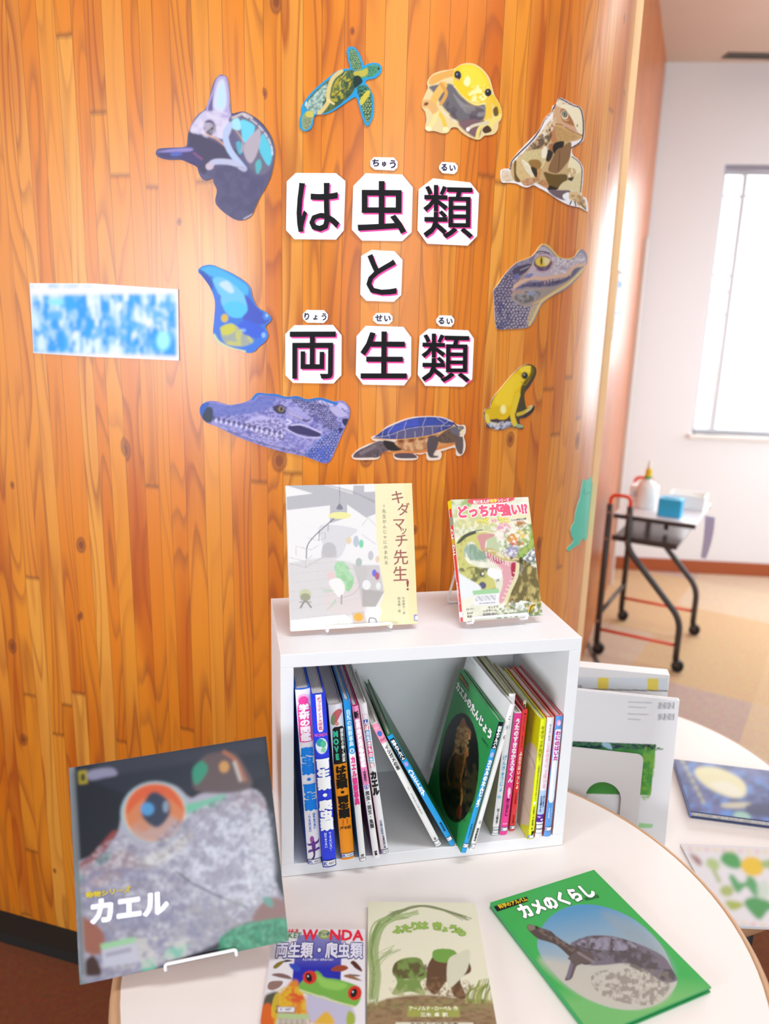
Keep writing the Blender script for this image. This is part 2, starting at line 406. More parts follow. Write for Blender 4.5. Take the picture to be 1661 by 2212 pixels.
def ramp(N, fac, stops):
    r = N('ShaderNodeValToRGB', i0=fac); e = r.color_ramp.elements
    while len(e) < len(stops): e.new(0.5)
    for x, (p, c) in zip(e, stops): x.position = p; x.color = (*lin(c), 1) if isinstance(c, str) else (c, c, c, 1)
    return r.outputs[0]
def timber(name, tones, ring='a85e20', rough=.45, coat=.7):
    m = mat(name, 'd08a40', rough, spec=.12, coat=coat); nt, b, N = nodes(m)
    uv = N('ShaderNodeUVMap', uv_map='UVMap'); sp = N('ShaderNodeSeparateXYZ', i0=uv.outputs[0]); s, z = sp.outputs[0], sp.outputs[1]
    M = lambda op, x, y=0.0: N('ShaderNodeMath', operation=op, i0=x, i1=y).outputs[0]
    pl = N('ShaderNodeTexVoronoi', voronoi_dimensions='1D', feature='F1'); nt.links.new(M('MULTIPLY', s, 29.0), pl.inputs['W']); pl.inputs['Scale'].default_value = 1; pl.inputs['Randomness'].default_value = .55
    ed = N('ShaderNodeTexVoronoi', voronoi_dimensions='1D', feature='DISTANCE_TO_EDGE'); nt.links.new(M('MULTIPLY', s, 29.0), ed.inputs['W']); ed.inputs['Scale'].default_value = 1; ed.inputs['Randomness'].default_value = .55
    rc = N('ShaderNodeSeparateColor', i0=pl.outputs['Color']); r1, r2, r3 = rc.outputs[0], rc.outputs[1], rc.outputs[2]
    zz = M('ADD', M('MULTIPLY', z, .5), M('MULTIPLY', r2, 31.0))
    bl = N('ShaderNodeTexVoronoi', voronoi_dimensions='1D', feature='F1'); nt.links.new(zz, bl.inputs['W']); bl.inputs['Scale'].default_value = 1
    be = N('ShaderNodeTexVoronoi', voronoi_dimensions='1D', feature='DISTANCE_TO_EDGE'); nt.links.new(zz, be.inputs['W']); be.inputs['Scale'].default_value = 1
    bc = N('ShaderNodeSeparateColor', i0=bl.outputs['Color'])
    pid = M('ADD', M('MULTIPLY', r1, 17.0), M('MULTIPLY', bc.outputs[0], 23.0)); tone = M('FRACT', pid)
    v = N('ShaderNodeCombineXYZ', i0=M('MULTIPLY', s, 13.0), i1=M('MULTIPLY', z, 1.35), i2=M('MULTIPLY', pid, 3.7))
    ns = N('ShaderNodeTexNoise', i0=v.outputs[0]); ns.inputs['Scale'].default_value = 1; ns.inputs['Detail'].default_value = 1.2
    rings = M('FRACT', M('MULTIPLY', ns.outputs['Fac'], 11.0))
    v2 = N('ShaderNodeCombineXYZ', i0=M('MULTIPLY', s, 5.5), i1=M('MULTIPLY', z, 1.1), i2=M('MULTIPLY', pid, 1.3))
    n2 = N('ShaderNodeTexNoise', i0=v2.outputs[0]); n2.inputs['Scale'].default_value = 1.3
    v3 = N('ShaderNodeCombineXYZ', i0=M('MULTIPLY', s, 300.0), i1=M('MULTIPLY', z, 6.0), i2=pid)
    n3 = N('ShaderNodeTexNoise', i0=v3.outputs[0]); n3.inputs['Scale'].default_value = 1
    base = ramp(N, tone, [(.0, tones[0]), (.35, tones[1]), (.65, tones[2]), (.95, tones[3])])
    rk = ramp(N, rings, [(.0, .0), (.5, .05), (.86, 1.0), (.98, .1)])
    rk2 = M('MULTIPLY', rk, ramp(N, n2.outputs['Fac'], [(.34, .2), (.58, 1.0)]))
    c1 = N('ShaderNodeMixRGB', i0=rk2, i1=base, i2=(*lin(ring), 1)).outputs[0]
    st = ramp(N, n2.outputs['Fac'], [(.5, .0), (.72, .7)])
    c2 = N('ShaderNodeMixRGB', i0=st, i1=c1, i2=(*lin(tones[4]), 1)).outputs[0]
    c3 = N('ShaderNodeMixRGB', blend_type='MULTIPLY', i0=.16, i1=c2, i2=n3.outputs['Color']).outputs[0]
    kw = M('MULTIPLY', M('SUBTRACT', n2.outputs['Fac'], .5), .12)
    kv = N('ShaderNodeCombineXYZ', i0=M('ADD', M('MULTIPLY', s, 6.5), kw), i1=M('ADD', M('MULTIPLY', z, 4.0), kw), i2=0.0)
    kn = N('ShaderNodeTexVoronoi', voronoi_dimensions='2D', feature='F1', i0=kv.outputs[0]); kn.inputs['Scale'].default_value = 1
    kc = N('ShaderNodeSeparateColor', i0=kn.outputs['Color'])
    kd = M('ADD', M('MULTIPLY', kn.outputs['Distance'], M('ADD', .9, M('MULTIPLY', kc.outputs[1], 2.6))), M('MULTIPLY', M('LESS_THAN', kc.outputs[0], .55), 1.0))
    k1 = ramp(N, kd, [(.03, .95), (.055, .55), (.075, .75), (.10, .0)])
    c4 = N('ShaderNodeMixRGB', i0=k1, i1=c3, i2=(*lin('7a3c1c'), 1)).outputs[0]
    sm = M('MAXIMUM', ramp(N, ed.outputs['Distance'], [(.010, .5), (.03, .0)]), ramp(N, be.outputs['Distance'], [(.0008, .6), (.002, .0)]))
    c5 = N('ShaderNodeMixRGB', i0=sm, i1=c4, i2=(*lin('6b3a18'), 1)).outputs[0]
    nt.links.new(c5, b.inputs['Base Color']); b.inputs['Coat Roughness'].default_value = .33
    return m
TIMBER = timber('cedar_strips', ['dc8a28', 'd97e18', 'd27212', 'e29a3c', 'b04806'])
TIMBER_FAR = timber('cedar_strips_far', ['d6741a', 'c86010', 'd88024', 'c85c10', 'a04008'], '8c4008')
def strip_wall(name, pts, z0, z1, m, s0=0.0, thick=.05, nrm_=None):
    pts = np.asarray(pts, float); n = len(pts); s = s0 + np.r_[0, np.cumsum(np.hypot(*np.diff(pts, axis=0).T))]
    zs = np.linspace(z0, z1, 5); V = []; UV = []
    for z in zs:
        V += [(p[0], p[1], z) for p in pts]; UV += [(a, z) for a in s]
    Fc = [(j * n + i, j * n + i + 1, (j + 1) * n + i + 1, (j + 1) * n + i) for j in range(4) for i in range(n - 1)]
    b0 = len(V); back = pts - nrm_ * thick
    V += [(p[0], p[1], z) for z in (z0, z1) for p in back]; UV += [(a, z) for z in (z0, z1) for a in s]
    for i in range(n - 1):
        Fc += [(b0 + i + 1, b0 + i, b0 + n + i, b0 + n + i + 1), (4 * n + i, 4 * n + i + 1, b0 + n + i + 1, b0 + n + i), (i + 1, i, b0 + i, b0 + i + 1)]
    Fc += [(n - 1, b0 + n - 1, b0 + 2 * n - 1, 5 * n - 1), (b0, 0, 4 * n, b0 + n)]
    # close the ends level by level so the sides are planar
    o = obj(name, V, Fc, m, None, False, uvs=UV); o['kind'] = 'structure'; return o
strip_wall('wall_left', prof, 0.0, CEIL, TIMBER, nrm_=nrm)
# pale end board of the corner
Pe = prof[-1]; te = tg[-1] / np.linalg.norm(tg[-1]); ne = nrm[-1]
view = Pe / np.linalg.norm(Pe); side = np.array([view[1], -view[0]])
mb = MB(); q0 = Pe - ne * .001; q1 = q0 + side * .0165
mb.prism([q0 + view * .002, q1, q1 + view * .055, q0 + view * .055 - ne * 0.0], 0.0, CEIL)
tag(mb.build('trim_1', speckle(mat('pale_pine', 'f6d6a4', .45), 30, .05)), kind='structure')
# further timber wall, beyond the corner, running to the back wall
A2 = np.array([0.90, 3.235]); B2 = np.array([1.486, 4.745]); d2 = (B2 - A2) / np.linalg.norm(B2 - A2); n2_ = np.array([d2[1], -d2[0]])
P2 = np.array([A2 + (B2 - A2) * t for t in np.linspace(0, 1, 8)])
strip_wall('wall_right', P2, 0.0, CEIL, TIMBER_FAR, 7.3, nrm_=np.tile(n2_, (8, 1)))
def far_at(b_deg, off=0.0):
    """plan point of the further timber wall on a bearing"""
    v = np.array([math.sin(math.radians(b_deg)), math.cos(math.radians(b_deg))]); M_ = np.array([[v[0], -d2[0]], [v[1], -d2[1]]])
    t = np.linalg.solve(M_, A2)[0]; return v * t + n2_ * off
# ---------------------------------------------------------------- floor, ceiling, back wall, window
def carpet():
    m = mat('carpet_tiles', 'd8b488', .95, spec=.1); nt, b, N = nodes(m); tc = N('ShaderNodeTexCoord')
    mp = N('ShaderNodeMapping', i0=tc.outputs['Object']); mp.inputs['Rotation'].default_value = (0, 0, .55); mp.inputs['Scale'].default_value = (1.9, 1.9, 1)
    fl = N('ShaderNodeVectorMath', operation='FLOOR', i0=mp.outputs[0]); wn = N('ShaderNodeTexWhiteNoise', noise_dimensions='2D', i0=fl.outputs[0])
    c = ramp(N, wn.outputs['Value'], [(.0, 'cbab86'), (.25, 'd4b692'), (.5, 'c8b09c'), (.7, 'd8c2a2'), (.9, 'bea498')])
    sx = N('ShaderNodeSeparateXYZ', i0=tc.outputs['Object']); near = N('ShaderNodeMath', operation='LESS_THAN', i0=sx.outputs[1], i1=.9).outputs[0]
    c = N('ShaderNodeMixRGB', i0=near, i1=c, i2=(*lin('74442e'), 1)).outputs[0]  # nearer floor darkened in colour, standing in for shade around the tables
    n = N('ShaderNodeTexNoise', i0=tc.outputs['Object']); n.inputs['Scale'].default_value = 90; n.inputs['Detail'].default_value = 4
    c2 = N('ShaderNodeMixRGB', blend_type='OVERLAY', i0=.35, i1=c, i2=n.outputs['Color']).outputs[0]
    nt.links.new(c2, b.inputs['Base Color'])
    bm_ = N('ShaderNodeBump', i0=.3); nt.links.new(n.outputs['Fac'], bm_.inputs['Height']); nt.links.new(bm_.outputs[0], b.inputs['Normal']); return m
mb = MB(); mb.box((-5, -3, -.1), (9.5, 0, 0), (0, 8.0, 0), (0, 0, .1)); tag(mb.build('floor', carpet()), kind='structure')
PLASTER = speckle(mat('white_plaster', 'eaebee', .85, spec=.2), 3, .02)
mb = MB(); mb.box((-5, -1.0, CEIL), (9.5, 0, 0), (0, 6.0, 0), (0, 0, .1)); tag(mb.build('ceiling', speckle(mat('ceiling_board', 'd0b8a8', .9, spec=.1), 3, .02)), kind='structure')
fa = math.radians(-4.6); fx = np.array([math.cos(fa), math.sin(fa), 0]); fy = np.array([-fx[1], fx[0], 0]); FO = np.array([1.716, 4.761, 0]) - fx * .32   # back wall line
def far_uv(x, y):
    d = ray(x, y); t = ((FO - EYE) @ fy) / (d @ fy); q = EYE + d * t - FO; return float(q @ fx), q[2]
wx0, wz0, wz1, wx1 = far_uv(1549, 500)[0], .893, 2.44, 2.15
mb = MB(); Z3 = np.array([0, 0, 1.0])
for (u0, u1, z0, z1) in ((-3.2, wx0, 0, CEIL), (wx1, 3.0, 0, CEIL), (wx0, wx1, 0, wz0), (wx0, wx1, wz1, CEIL)):
    mb.box(FO + fx * u0 + Z3 * z0, fx * (u1 - u0), fy * .14, Z3 * (z1 - z0))
tag(mb.build('wall_back', PLASTER), kind='structure')
mb = MB(); mb.box(FO + fx * .1 - fy * .012, fx * 2.9, fy * .0115, Z3 * .085)
tag(mb.build('baseboard_back', mat('brown_vinyl', 'a5532a', .5), bevel=.002), kind='structure')
# black plinth strip at the foot of the timber wall
pl = [wall_at(s, 0, .001)[:2] for s in np.linspace(0.0, S_[-1] - .3, 60)]; po = [wall_at(s, 0, .06)[:2] for s in np.linspace(0.0, S_[-1] - .3, 60)]
mb = MB(); n = len(pl); V = [(p[0], p[1], z) for z in (0.001, .03) for p in pl] + [(p[0], p[1], z) for z in (0.001, .03) for p in po]
Fc = []
for i in range(n - 1): Fc += [(2 * n + i, 2 * n + i + 1, 3 * n + i + 1, 3 * n + i), (n + i, 3 * n + i, 3 * n + i + 1, n + i + 1), (i, n + i, n + i + 1, i + 1), (i + 1, 2 * n + i + 1, 2 * n + i, i)]
Fc += [(0, 2 * n, 3 * n, n), (n - 1, 2 * n - 1, 4 * n - 1, 3 * n - 1)]
mb.add(V, Fc); tag(mb.build('baseboard_left', mat('black_rubber', '15120e', .8)), kind='structure')
# window
FR = mat('window_aluminium', 'c9c7cc', .4)
mb = MB(); t_ = .03
for (u0, u1, z0, z1) in ((wx0, wx1, wz1 - .05, wz1), (wx0, wx1, wz0, wz0 + t_), (wx0, wx0 + t_, wz0, wz1), (wx1 - t_, wx1, wz0, wz1)):
    mb.box(FO + fx * u0 + fy * .06 + Z3 * z0, fx * (u1 - u0), fy * .05, Z3 * (z1 - z0))
wo = tag(mb.build('window_1', FR), kind='structure')
mb = MB(); um = far_uv(1598, 500)[0]
mb.box(FO + fx * um + fy * .07 + Z3 * wz0, fx * .028, fy * .03, Z3 * (wz1 - wz0)); mb.build('mullion', FR, wo)
for yy in (422, 596, 632, 682):
    z = far_uv(1575, yy)[1]; mb = MB(); mb.box(FO + fx * (wx0 + .02) + fy * .072 + Z3 * z, fx * ((wx1 - wx0 - .03) if yy == 422 else (um - wx0 - .02)), fy * .02, Z3 * .014); mb.build('glazing_bar', FR, wo)
gm = mat('window_glass', 'ffffff', .0); nt, b, N = nodes(gm); tr = N('ShaderNodeBsdfTransparent'); gs = N('ShaderNodeBsdfGlossy', i1=.02); mx = N('ShaderNodeMixShader', i0=.06); nt.links.new(tr.outputs[0], mx.inputs[1]); nt.links.new(gs.outputs[0], mx.inputs[2]); nt.links.new(mx.outputs[0], nt.nodes['Material Output'].inputs[0])
mb = MB(); mb.box(FO + fx * (wx0 + .01) + fy * .083 + Z3 * (wz0 + .01), fx * (wx1 - wx0 - .02), fy * .004, Z3 * (wz1 - wz0 - .02)); mb.build('glass', gm, wo)
mb = MB(); mb.box(FO + fx * (wx0 - .02) - fy * .025 + Z3 * (wz0 - .02), fx * (wx1 - wx0 + .04), fy * .085, Z3 * .02); mb.build('sill', mat('white_gloss_paint', 'f0ebe6', .4), wo)
mb = MB(); mb.box(FO + fx * (wx0 - .0) + fy * .02 + Z3 * (wz1 - .001 - .03), fx * (wx1 - wx0), fy * .03, Z3 * .03); mb.build('blind_rail', mat('grey_rail', '8f8a96', .5), wo)
# ceiling air slot
p = onz(1568, 117, CEIL); q = onz(1700, 119, CEIL)
mb = MB(); mb.box((p[0], p[1] - .035, CEIL - .006), (.7, -.02, 0), (0, .09, 0), (0, 0, .006))
vt = tag(mb.build('ceiling_vent', mat('vent_grey', '6a5f58', .6)), 'dark slot air vent in the ceiling above the back window', 'air vent')
for i in range(2):
    mb = MB(); mb.box((p[0] + .01, p[1] - .012 + i * .035, CEIL - .0085), (.68, -.02, 0), (0, .01, 0), (0, 0, .0025)); mb.build('louvre', mat('vent_dark', '2e2a28', .6), vt)
# door frame strip and jamb on the further timber wall
def far_strip(name, b0, b1, z0, z1, off, m):
    a, b_ = far_at(b0), far_at(b1); mb = MB(); mb.box((a[0], a[1], z0), (*(b_ - a), 0), (*(n2_ * off), 0), (0, 0, z1 - z0)); return mb.build(name, m)
tag(far_strip('trim_2', 17.14, 17.21, 0, 2.0, .02, mat('grey_frame', 'd8cec6', .4)), kind='structure')
tag(far_strip('trim_3', 17.62, 17.95, 0, 1.95, .012, speckle(mat('honey_pine', 'e9b870', .45), 20, .05)), kind='structure')
# floor expansion strip
p, q = onz(1258, 1378), onz(1300, 1462); d = (q - p) / np.linalg.norm(q - p); s_ = np.array([-d[1], d[0], 0])
mb = MB(); mb.box(p + [0, 0, .0005], d * 1.3, s_ * .022, (0, 0, .003)); tag(mb.build('trim_4', mat('strip_steel', '6f655e', .4, .6)), kind='structure')
# ---------------------------------------------------------------- the round tables
def rim(c, R, z0, z1, keep=None, n=96):
    P = np.array([c + R * np.array([math.cos(t), math.sin(t)]) for t in np.linspace(0, 2 * np.pi, n, endpoint=False)])
    return P if keep is None else np.array(keep(P))
def table(label, c, R, h, P, group=None):
    t = root('round_table', label, 'table', (c[0], c[1], 0))
    ctr = P.mean(0); Pi = P + (ctr - P) * (.011 / np.linalg.norm(ctr - P, axis=1))[:, None]
    mb = MB(); mb.prism(Pi, h - .038, h); mb.build('tabletop', M_TOP, t)
    n = len(P); mb = MB(); V = []; prof_ = [(-.0108, h - .0376), (-.003, h - .0376), (.002, h - .030), (.004, h - .019), (.002, h - .008), (-.003, h - .0012), (-.0108, h - .0006)]
    for (dr, z) in prof_: V += [(*(p + (p - ctr) / np.linalg.norm(p - ctr) * dr), z) for p in P]
    m_ = len(prof_); Fc = [(k * n + i, k * n + (i + 1) % n, ((k + 1) % m_) * n + (i + 1) % n, ((k + 1) % m_) * n + i) for k in range(m_) for i in range(n)]
    mb.add(V, Fc); mb.build('edge_band', M_BAND, t, True)
    return t
M_TOP = speckle(mat('cream_laminate', 'ebe2dc', .42), 30, .015)
M_BAND = speckle(mat('oak_edge', 'c59a74', .5), 25, .08)
M_DARK = mat('black_steel', '1d1a1b', .45)
TC = np.array([.097, .945]); TR = .452
P = rim(TC, TR, 0, 0); t1 = table('round white table with wood edge under the shelf and front books', TC, TR, TABLE_H, P)
mb = MB(); mb.lathe((TC[0], TC[1], 0), [(.24, 0), (.24, .018), (.05, .035), (.035, .05), (.035, TABLE_H - .06), (.12, TABLE_H - .045), (.12, TABLE_H - .0385)], 32); mb.build('pedestal', M_DARK, t1, True)
T2H = .55; TC2 = np.array([.504, 1.501]); TR2 = .417
nw = (TC2 - WC) / np.linalg.norm(TC2 - WC)
P = rim(TC2, TR2, 0, 0); P = np.array([p for p in P if (p - WC) @ nw > .70]); i0 = int(np.argmax(np.linalg.norm(np.roll(P, -1, 0) - P, axis=1))); P = np.roll(P, -i0 - 1, 0)
t2 = table('lower round table with wood edge at the right, behind the white one', TC2, TR2, T2H, P)
for (dx, dy) in ((.185, -.285), (.27, .16), (.02, .30)):
    mb = MB(); mb.tube([(TC2[0] + dx, TC2[1] + dy, 0), (TC2[0] + dx, TC2[1] + dy, T2H - .0385)], .022, 14); mb.build('leg', M_DARK, t2, True)
# ---------------------------------------------------------------- the white shelf
SY = .206; SO = np.array([-.1465, 1.0439]); sxv = np.array([math.cos(SY), math.sin(SY), 0]); syv = np.array([-math.sin(SY), math.cos(SY), 0])
SW, SD, SH, ST = .476, .2385, .38, .0215
def sh(x, y, z): return np.array([SO[0], SO[1], TABLE_H + .0006]) + sxv * x + syv * y + Z3 * z
def to_sh(P): d = np.asarray(P, float) - sh(0, 0, 0); return np.array([d @ sxv, d @ syv, d[2]])
def sh_plane(x, y, ly):
    d = ray(x, y); t = ((sh(0, ly, 0) - EYE) @ syv) / (d @ syv); return to_sh(EYE + d * t)
shelf = root('display_shelf', 'white open box shelf of books standing on the round white table', 'shelf', sh(SW / 2, SD / 2, 0))
for nm, (x0, x1, z0, z1, y1) in dict(top_panel=(0, SW, SH - ST, SH, SD), bottom_panel=(0, SW, 0, ST, SD), side_panel=(0, ST - .002, ST, SH - ST, SD)).items():
    mb = MB(); mb.box(sh(x0, 0, z0), sxv * (x1 - x0), syv * y1, Z3 * (z1 - z0)); mb.build(nm, M_WHITE, shelf, bevel=.0008)
mb = MB(); mb.box(sh(SW - ST + .002, 0, ST), sxv * (ST - .002), syv * SD, Z3 * (SH - 2 * ST)); mb.build('side_panel', M_WHITE, shelf, bevel=.0008)
mb = MB(); mb.box(sh(ST - .002, SD - .008, ST), sxv * (SW - 2 * ST + .004), syv * .0075, Z3 * (SH - 2 * ST)); mb.build('back_panel', M_WHITE, shelf)
# ---------------------------------------------------------------- books standing on the shelf
def page_mat(name, col):
    m = mat(name, col, .8); nt, b, N = nodes(m); tc = N('ShaderNodeTexCoord'); mp = N('ShaderNodeMapping', i0=tc.outputs['Generated']); mp.inputs['Scale'].default_value = (46, 1.0, 1.0)
    n = N('ShaderNodeTexNoise', i0=mp.outputs[0]); n.inputs['Scale'].default_value = 1; c = lin(col)
    nt.links.new(ramp(N, n.outputs['Fac'], [(.3, tuple_hex(c * .72)), (.6, tuple_hex(c))]), b.inputs['Base Color']); return m
def tuple_hex(c):
    s = np.where(c <= .0031308, c * 12.92, 1.055 * np.clip(c, 0, 1) ** (1 / 2.4) - .055); return ''.join('%02x' % int(round(255 * v)) for v in np.clip(s, 0, 1))
M_PAGES = page_mat('page_edges', 'dcd6d0'); M_PAGES2 = page_mat('page_edges_cream', 'e6dccb')
class SpineFrame(Frame):
    def __init__(s, o, ex, ey, t, r): super().__init__(o, ex, ey); s.t = t; s.r = r; s.cuts = np.linspace(0, t, 9)[1:-1] if t > .0085 else [t * .25, t * .5, t * .75]
    def at(s, u, v, k=0.0):
        u = np.asarray(u, float); b = s.r * np.clip(2 * u / s.t - 1, -1, 1) ** 2
        v = np.asarray(v, float)[..., None]; return s.o + u[..., None] * s.ex + v * s.ey + (k - b)[..., None] * s.n
class ShelfBook:
    def __init__(s, label, corners, depth, board, spine, group='books inside the white shelf', yaw=0.0, pages=None, thin=.95, bd=.0022, dx=0.0):
        tl, tr, br, bl = corners; fl = TABLE_H + .0006 + ST
        ly = min(to_sh(onz(*bl, fl))[1], to_sh(onz(*br, fl))[1])
        P = [sh_plane(*p, ly) for p in corners]; up = (P[0] + P[1] - P[2] - P[3]) / 2
        phi = math.atan2(up[0], up[2]); h = s.h = float(np.hypot(up[0], up[2])); t = s.t = float(.5 * (np.linalg.norm(P[1] - P[0]) + np.linalg.norm(P[2] - P[3])) * thin)
        cx, sx_ = math.cos(phi), math.sin(phi); mid = (P[2] + P[3]) / 2
        ex = np.array([cx, 0, -sx_]); ey = np.array([sx_, 0, cx])
        bl_ = mid - ex * t / 2 + np.array([dx, 0, 0]); low = min(bl_[2], (bl_ + ex * t)[2]); bl_[2] += ST + .0006 - low
        yv = np.array([0, 1.0, 0]); ca, sa = math.cos(yaw), math.sin(yaw)
        R = lambda v: np.array([v[0] * ca - v[1] * sa, v[0] * sa + v[1] * ca, v[2]])
        W = lambda v: sxv * v[0] + syv * v[1] + Z3 * v[2]
        s.o = sh(*bl_); s.X, s.Z, s.Y = W(R(ex)), W(R(ey)), W(R(yv)); s.d = d = min(depth, SD - .0095 - ly)
        r = s.r = min(.16 * t, .0024); s.fr = SpineFrame(s.o, s.X, s.Z, t, r); s.k = .0002
        s.root = root('book', label, 'book', s.o + s.X * t / 2 + s.Y * d / 2, group)
        us = np.linspace(0, t, 9); out = [(0, d)] + [(u, r * (2 * u / t - 1) ** 2) for u in us] + [(t, d), (t - bd, d), (t - bd, r + .003), (bd, r + .003), (bd, d)]
        n = len(out); V = [s.o + s.X * u + s.Y * y + s.Z * z for z in (0, h) for (u, y) in out]
        Fc = [(i, (i + 1) % n, n + (i + 1) % n, n + i) for i in range(n)] + [tuple(range(n))[::-1], tuple(range(n, 2 * n))]
        s.board = mat('cover_' + board, board, .35); s.spine = mat('cover_' + spine, spine, .3)
        obj('cover', V, Fc, [s.board, s.spine], s.root, fm=[1 if 1 <= i <= 8 else 0 for i in range(n)] + [0, 0])
        if t > 2 * bd + .001:
            mb = MB(); mb.box(s.o + s.X * (bd + .0002) + s.Y * (r + .0035) + s.Z * .003, s.X * (t - 2 * bd - .0004), s.Y * (d - r - .0075), s.Z * (h - .006)); mb.build('page_block', pages or M_PAGES, s.root)
        s.inks = {}; s.tx = {}
    def band(s, u0, u1, v0, v1, col):
        s.k += .00006; us = np.linspace(u0, u1, 7) * s.t
        P = np.r_[s.fr.at(us, np.full(7, s.h * (1 - v1)), s.k), s.fr.at(us, np.full(7, s.h * (1 - v0)), s.k)]
        m = s.inks.setdefault(col, MB()); m.add(P, [(i, i + 1, 8 + i, 7 + i) for i in range(6)]); return s
    def shape(s, pts, col, sm=4):
        s.k += .00006; q = np.asarray(pts, float); q = smooth_pts(q, sm) if sm else q
        a = np.sum(q[:, 0] * np.roll(q[:, 1], -1) - np.roll(q[:, 0], -1) * q[:, 1]); q = q if a < 0 else q[::-1]
        Q, Fc = slice_u(np.c_[q[:, 0] * s.t, s.h * (1 - q[:, 1])], [tuple(range(len(q)))], s.fr.cuts); s.inks.setdefault(col, MB()).add(s.fr.at(Q[:, 0], Q[:, 1], s.k), Fc); return s
    def ell(s, u, v, ru, rv, col):
        t = np.linspace(0, 2 * np.pi, 21)[:-1]; return s.shape(np.c_[u + ru * np.cos(t), v + rv * np.sin(t)], col, 0)
    def text(s, txt, u, v0, v1, wd, col, bold=.02, halo=None):
        """upright column; u centre and wd as part of the spine width, v as part of the height from the top"""
        if halo: vtext(s.tx.setdefault(halo, MB()), s.fr, txt, u * s.t, s.h * (1 - v0), s.h * (1 - v1), wd * s.t, k=s.k + .0002, bold=bold + .03)
        vtext(s.tx.setdefault(col, MB()), s.fr, txt, u * s.t, s.h * (1 - v0), s.h * (1 - v1), wd * s.t, k=s.k + .00034, bold=bold); return s
    def row(s, txt, u0, u1, v, size, col, bold=.02):
        htext(s.tx.setdefault(col, MB()), s.fr, txt, (u0 * s.t, s.h * (1 - v)), (u1 * s.t, s.h * (1 - v)), size, k=s.k + .0003, bold=bold); return s
    def sticker(s, v0, v1, txt='', col='3a55c8', edge='31395e', lab='white library sticker'):
        s.k += .0001; mb = MB(); us = np.linspace(-.0, 1.0, 9) * s.t
        def strip(a, b, k, uu): P = np.r_[s.fr.at(uu, np.full(9, s.h * (1 - b)), k), s.fr.at(uu, np.full(9, s.h * (1 - a)), k)]; return P, [(i, i + 1, 10 + i, 9 + i) for i in range(8)]
        P, Fc = strip(v0, v1, s.k + .0001, us); V2 = (v1 - v0) * .10
        Q, _ = strip(v0 + V2, v1 - V2, s.k + .0002, .06 * s.t + us * .88)
        o = obj('library_sticker', np.r_[P, Q], Fc + [tuple(i + 18 for i in f) for f in Fc], [mat('ink_' + edge, edge, .5), M_PAPER], s.root, fm=[0] * 8 + [1] * 8); tag(o, lab)
        if txt:
            m2 = MB(); htext(m2, s.fr, txt[:1], (.08 * s.t, s.h * (1 - (v0 + v1) / 2)), (.40 * s.t, s.h * (1 - (v0 + v1) / 2)), min(s.t * .45, s.h * (v1 - v0) * .8), k=s.k + .0004, bold=.02)
            m2.build('call_letter', mat('ink_' + col, col, .6), o)
            if txt[1:]:
                m2 = MB(); htext(m2, s.fr, txt[1:], (.45 * s.t, s.h * (1 - (v0 + v1) / 2)), (.92 * s.t, s.h * (1 - (v0 + v1) / 2)), min(s.t * .3, s.h * (v1 - v0) * .6), k=s.k + .0004, bold=.01); m2.build('call_number', mat('ink_6b6b74', '6b6b74', .6), o)
        return s
    def done(s):
        for c, m in s.inks.items(): m.build('spine_print', mat('ink_' + c, c, .4), s.root)
        for c, m in s.tx.items(): m.build('lettering', mat('ink_' + c, c, .5), s.root)
        return s
    def side_frame(s):
        """left face of the book, read from the left: right edge at the spine"""
        return Frame(s.o + s.Y * s.d - s.X * .0003, -s.Y, s.Z)
SB = {}
b = ShelfBook('thick white spine with blue lettering and a purple lizard, first from the left', [(634, 1490), (667, 1491), (693.7, 1867), (661, 1872)], .215, '1f63d8', 'f0eef4', thin=.93, dx=.0022)
b.ell(.5, .055, .42, .032, 'f3b8e0').ell(.5, .062, .34, .026, 'f04aa0').shape([(.1, .085), (.5, .062), (.9, .085), (.95, .15), (.95, .27), (.85, .285), (.15, .285), (.05, .27), (.05, .15)], 'f0459e')
b.text('学研の図鑑', .5, .078, .28, .72, 'fff4fb', .045)
b.text('爬虫類・両生類', .5, .315, .675, .86, '1685e8', .055).text('はちゅうるい', .68, .69, .785, .22, '2a6fd0', .03).text('・りょうせいるい', .34, .69, .80, .22, '2a6fd0', .03)
pl_ = 'a04fa8 6a3a92 4b3a70'.split()
b.ell(.42, .845, .15, .02, pl_[0]).ell(.5, .885, .14, .034, pl_[1]).shape([(.42, .905), (.58, .905), (.55, .945), (.4, .965), (.15, .972), (.35, .955), (.45, .935)], pl_[2])
for q in ([(.4, .865), (.12, .872), (.05, .862), (.1, .88), (.42, .878)], [(.6, .865), (.82, .858), (.93, .845), (.88, .868), (.6, .878)], [(.4, .905), (.16, .908), (.08, .925), (.2, .92), (.42, .915)], [(.6, .905), (.85, .898), (.95, .908), (.86, .91), (.6, .915)]): b.shape(q, pl_[1])
b.sticker(.962, .992, 'K487'); b.done(); SB['1'] = b
b = ShelfBook('thick royal blue spine with white lettering and a frog globe, second in the shelf', [(670.5, 1504), (704.5, 1500), (727, 1873), (697.4, 1876)], .21, '2a3fc8', '1d3ae0')
b.shape([(.3, .0), (.7, .0), (.7, .19), (.62, .205), (.38, .205), (.3, .19)], 'f6f0f6', 0).text('ポプラディア大図鑑', .5, .012, .195, .30, 'd84a78', .015)
b.row('WONDA', .04, .96, .222, .0075, 'e868a8', .02)
b.ell(.5, .285, .42, .045, 'dfe8f0').ell(.42, .265, .28, .022, '2a9aa0').ell(.62, .275, .2, .02, '57b890').ell(.6, .308, .18, .014, '8fd0a8')
b.text('両生類・爬虫類', .5, .355, .775, .92, 'ffffff', .055, '2c49c8').text('りょうせいるい・', .68, .785, .905, .22, 'e8f0ff', .03).text('はちゅうるい', .34, .785, .88, .22, 'e8f0ff', .03)
b.sticker(.955, .995, 'K487'); b.done()
